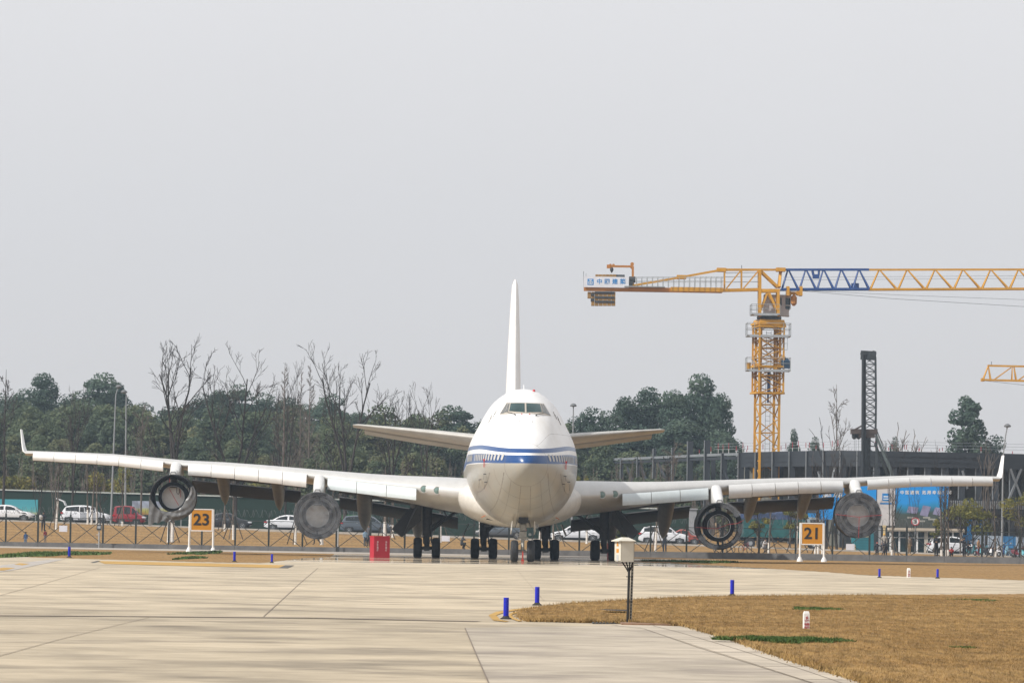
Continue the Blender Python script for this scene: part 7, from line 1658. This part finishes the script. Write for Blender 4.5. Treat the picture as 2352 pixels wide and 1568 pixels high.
# ---- young trees on the lawn: whitewashed foot and props
def young_tree(px, ytop_wash, ybase, Y, label, h=7.0, wash=True, prop=True, lean=0.0, r=.11, bare='m2', seed=0, npr=3, proph=1.9, leaves=None):
    rd = random.Random(seed + int(px)); b = atg(px, Y); zb = at(px, ybase, Y).z; b.z = min(b.z + .1, max(b.z - .6, zb)); t = thing('young_tree', label, 'tree', b, 0, 'young staked trees on the lawn')
    wt = (at(px, ytop_wash, Y).z - b.z) if wash else .0
    mb = MB(); P = [Vector((lean * z, .03 * math.sin(z * 2), z)) for z in (max(0, wt - .02), h * .35, h * .6, h)]; mb.tube(P, [r * .92, r * .75, r * .5, .02], 7); mb.build('trunk', MBARKL, t)
    if wash: mb = MB(); mb.tube([(0, 0, -.15), (0, 0, .1), (lean * wt, 0, wt)], [r * 1.35, r * 1.12, r * 1.0], 9); mb.build('lime_wash', MLIME, t)
    if not leaves:
        mb = MB()
        for k in range(9):
            z = h * lerp(.3, .95, k / 9); a = rd.uniform(0, 6.28); L_ = h * .38 * (1.1 - z / h); d = Vector((math.cos(a) * .45, math.sin(a) * .45, 1)); p = Vector((lean * z, 0, z)); e = p + d * L_; mb.tube([p, lerp(p, e, .5) + Vector((rd.gauss(0, .08), rd.gauss(0, .08), 0)), e], [.03, .02, .01], 4, cap=False)
            for j in range(4): q = lerp(p, e, rd.uniform(.3, .95)); mb.tube([q, q + Vector((rd.gauss(0, .3), rd.gauss(0, .3), rd.uniform(.3, .7)))], [.014, .008], 3, cap=False)
        mb.build('branches', MBARK, t)
    else:
        rg = np.random.default_rng(seed + 5); B = []
        for k in range(15): a = rg.uniform(0, 6.28); z = h * rg.uniform(.45, 1.0); rr_ = leaves * rg.uniform(.2, .85) * (1.1 - abs(z / h - .65)); B.append((rr_ * math.cos(a), rr_ * math.sin(a), z, leaves * .3, leaves * .2, 85))
        o = bpy.data.objects.new('crown', quads_mesh('crown', cloud_np(rg, B, .12), MOLIVE)); COL.objects.link(o); o.parent = t; mb = MB()
        for q in B: mb.tube([(0, 0, q[2] * .55), (q[0] * .6, q[1] * .6, q[2] * .85), q[:3]], [.035, .025, .01], 4, cap=False)
        mb.build('branches', MBARK, t)
    if prop:
        for k in range(npr): a = 2 * math.pi * k / npr + rd.uniform(-.3, .3) + .5; mb = MB(); mb.tube([(1.0 * math.cos(a), .9 * math.sin(a), -.1), (.1 * math.cos(a), .1 * math.sin(a), proph)], .04, 5); mb.build('prop_pole', MBARK if k % 2 else MBARKL, t)
    return t
for i, a in enumerate(((129, 1150, 1203, 377, 'whitewashed trunk with props just left of the person with the bundle', 6, True, True), (201, 1170, 1196, 398, 'leftmost of the three white trunks before the car with open doors', 6.5, True, False), (210, 1170, 1196, 399, 'middle one of the three white trunks before the car with open doors', 6.5, True, False), (222, 1174, 1197, 398, 'leaning right one of the three white trunks before the car with open doors', 6, True, True),
        (281, 1197, 1211, 392, 'short white trunk with props in front of the red van', 5, True, True), (388, 1198, 1236, 352, 'thick white trunk under the outer left engine shell', 6, True, True), (396, 1200, 1236, 353, 'second thick white trunk just right under the outer left engine shell', 6, True, False), (516, 1203, 1220, 385, 'white trunk with crossed props in front of the black saloon', 5.5, True, True), (536, 1205, 1232, 362, 'dark trunk with white foot and long props right of board 23', 6, True, True),
        (679, 1206, 1244, 350, 'white footed trunk with three props before the white saloon', 6, True, True), (739, 1207, 1246, 350, 'stout white trunk between the engine shell and the dark fastback', 6, True, False), (884, 1198, 1232, 372, 'stout white trunk just above the red fire box', 6, True, True), (902, 1205, 1228, 380, 'thin white trunk right of the red fire box', 5, True, True), (1012, 1205, 1240, 365, 'white trunk seen between the left main wheels', 5, True, True), (1143 - 40, 1195, 1217, 396, 'thin white trunk near the left rear fuselage', 5, True, False),
        (1240, 1215, 1243, 372, 'white trunk behind the right body wheels', 5, True, True), (1271, 1225, 1250, 360, 'white trunk with props by the right main wheels', 5, True, True), (1348, 1218, 1242, 378, 'white trunk before the white saloon under the right wing', 5, True, False), (1382, 1196, 1222, 400, 'left of two white trunks beside the white sport utility car', 5.5, True, False), (1397, 1196, 1222, 401, 'right of two white trunks beside the white sport utility car', 5.5, True, False), (1506, 1212, 1268, 338, 'thin white trunk with four props before the white sport utility car', 5, True, True),
        (1661, 1259, 1276, 333, 'short white stump of a trunk under the open engine shell', 3.5, True, True), (1766, 1246, 1275, 336, 'thin white trunk left of board 21 with props', 4.5, True, True), (1829, 1207, 1260, 352, 'tall white trunk left of board 21', 5, True, True), (1873, 1250, 1277, 342, 'white trunk directly behind board 21, leftmost of three', 5, True, False), (1880, 1250, 1279, 340, 'white trunk directly behind board 21, middle of three', 5, True, False), (1889, 1250, 1279, 341, 'white trunk directly behind board 21, rightmost of three', 5, True, True),
        (2049, 1262, 1288, 330, 'white trunk with props right of the dark pair of people', 6, True, True), (2164, 1262, 1296, 322, 'leftmost of the triple white trunks at the right', 6, True, False), (2171, 1262, 1296, 322, 'middle of the triple white trunks at the right', 6.2, True, True), (2178, 1262, 1296, 322, 'rightmost of the triple white trunks at the right', 5.8, True, False), (2288, 1266, 1296, 322, 'thin white trunk with props near the right lamp post', 4.5, True, True), (2344, 1266, 1298, 322, 'white trunk with props at the right photo edge', 4.5, True, True))):
    px, w_, bs, Y, lb, h, wash, prop = a; young_tree(px, w_, bs, Y, lb, h, wash, prop, lean=random.Random(i).uniform(-.04, .04), seed=i, r=.13 if 'stout' in lb or 'thick' in lb else .085)
for px, top, Y, w_, lb, sd_ in ((2150, 1195, 404, .6, 'yellow green leafy sapling before the right half of the large billboard', 1), (2206, 1152, 408, 2.3, 'large yellow green leafy tree left of the right lamp post', 2), (2235, 1165, 409, 2.2, 'loose yellow green leafy tree behind the scooters', 3), (2345, 1140, 398, 2.7, 'yellow green leafy tree at the right photo edge', 4), (1815, 1160, 405, 1.5, 'sparse yellow green leafy sapling above board 21', 5), (1740, 1165, 402, 1.3, 'small yellow green sapling before the lorry', 6), (1425, 1195, 412, 1.0, 'small olive sapling left of the white sport utility car', 7)):
    b = atg(px, Y); h = at(px, top, Y).z - b.z; young_tree(px, 1240, 1262, Y, lb, h, False, sd_ in (1, 2), seed=sd_ * 9, leaves=w_, r=.09)
# low bushes seen over the wing beside the fuselage
for px, top, wpx, Y, lb, sd_ in ((1470, 1098, 110, 470, 'olive bush over the right wing root before the steel frame', 1), (1060, 1094, 90, 470, 'olive hedge top over the left wing root', 2), (1340, 1096, 30, 470, 'small olive bush tip right of the fuselage', 3), (30, 1090, 90, 470, 'olive bush above the hoarding at the left edge', 4), (560, 1100, 110, 470, 'olive bush above the hoarding under the second forked tree', 5), (250, 1065, 100, 475, 'olive bush above the hoarding behind the left lamp posts', 6)):
    b = atg(px, Y); h = at(px, top, Y).z - b.z; w = wpx / F * Y / 2; rg = np.random.default_rng(sd_ * 3); t = thing('bush', lb, 'bush', b, 0, 'olive bushes beyond the hoarding'); B = [(rg.uniform(-w, w) * .8, rg.uniform(-1, 1), h * rg.uniform(.15, .85), w * .36, h * .2, 120) for _ in range(16)]
    o = bpy.data.objects.new('foliage', quads_mesh('foliage', cloud_np(rg, B, .17), MOLIVE)); COL.objects.link(o); o.parent = t
    mb = MB(); [mb.tube([(q[0] * .3, 0, -.2), (q[0], q[1], q[2])], [.05, .02], 4) for q in B[::3]]; mb.build('stem', MBARK, t)
# ================================================================== haze in the air
mb = MB(); mb.box((0, 425, 33), (1500, 980, 72))
hm = bpy.data.materials.new('haze'); hm.use_nodes = True; n = hm.node_tree; n.nodes.clear(); pv = n.nodes.new('ShaderNodeVolumePrincipled'); oo = n.nodes.new('ShaderNodeOutputMaterial')
pv.inputs['Color'].default_value = (.66, .82, 1, 1); pv.inputs['Density'].default_value = HAZE; pv.inputs['Anisotropy'].default_value = .2
n.links.new(pv.outputs[0], oo.inputs['Volume']); o = mb.build('haze', hm); props(o, 'thin winter haze hanging over the airfield', 'haze', kind='stuff')
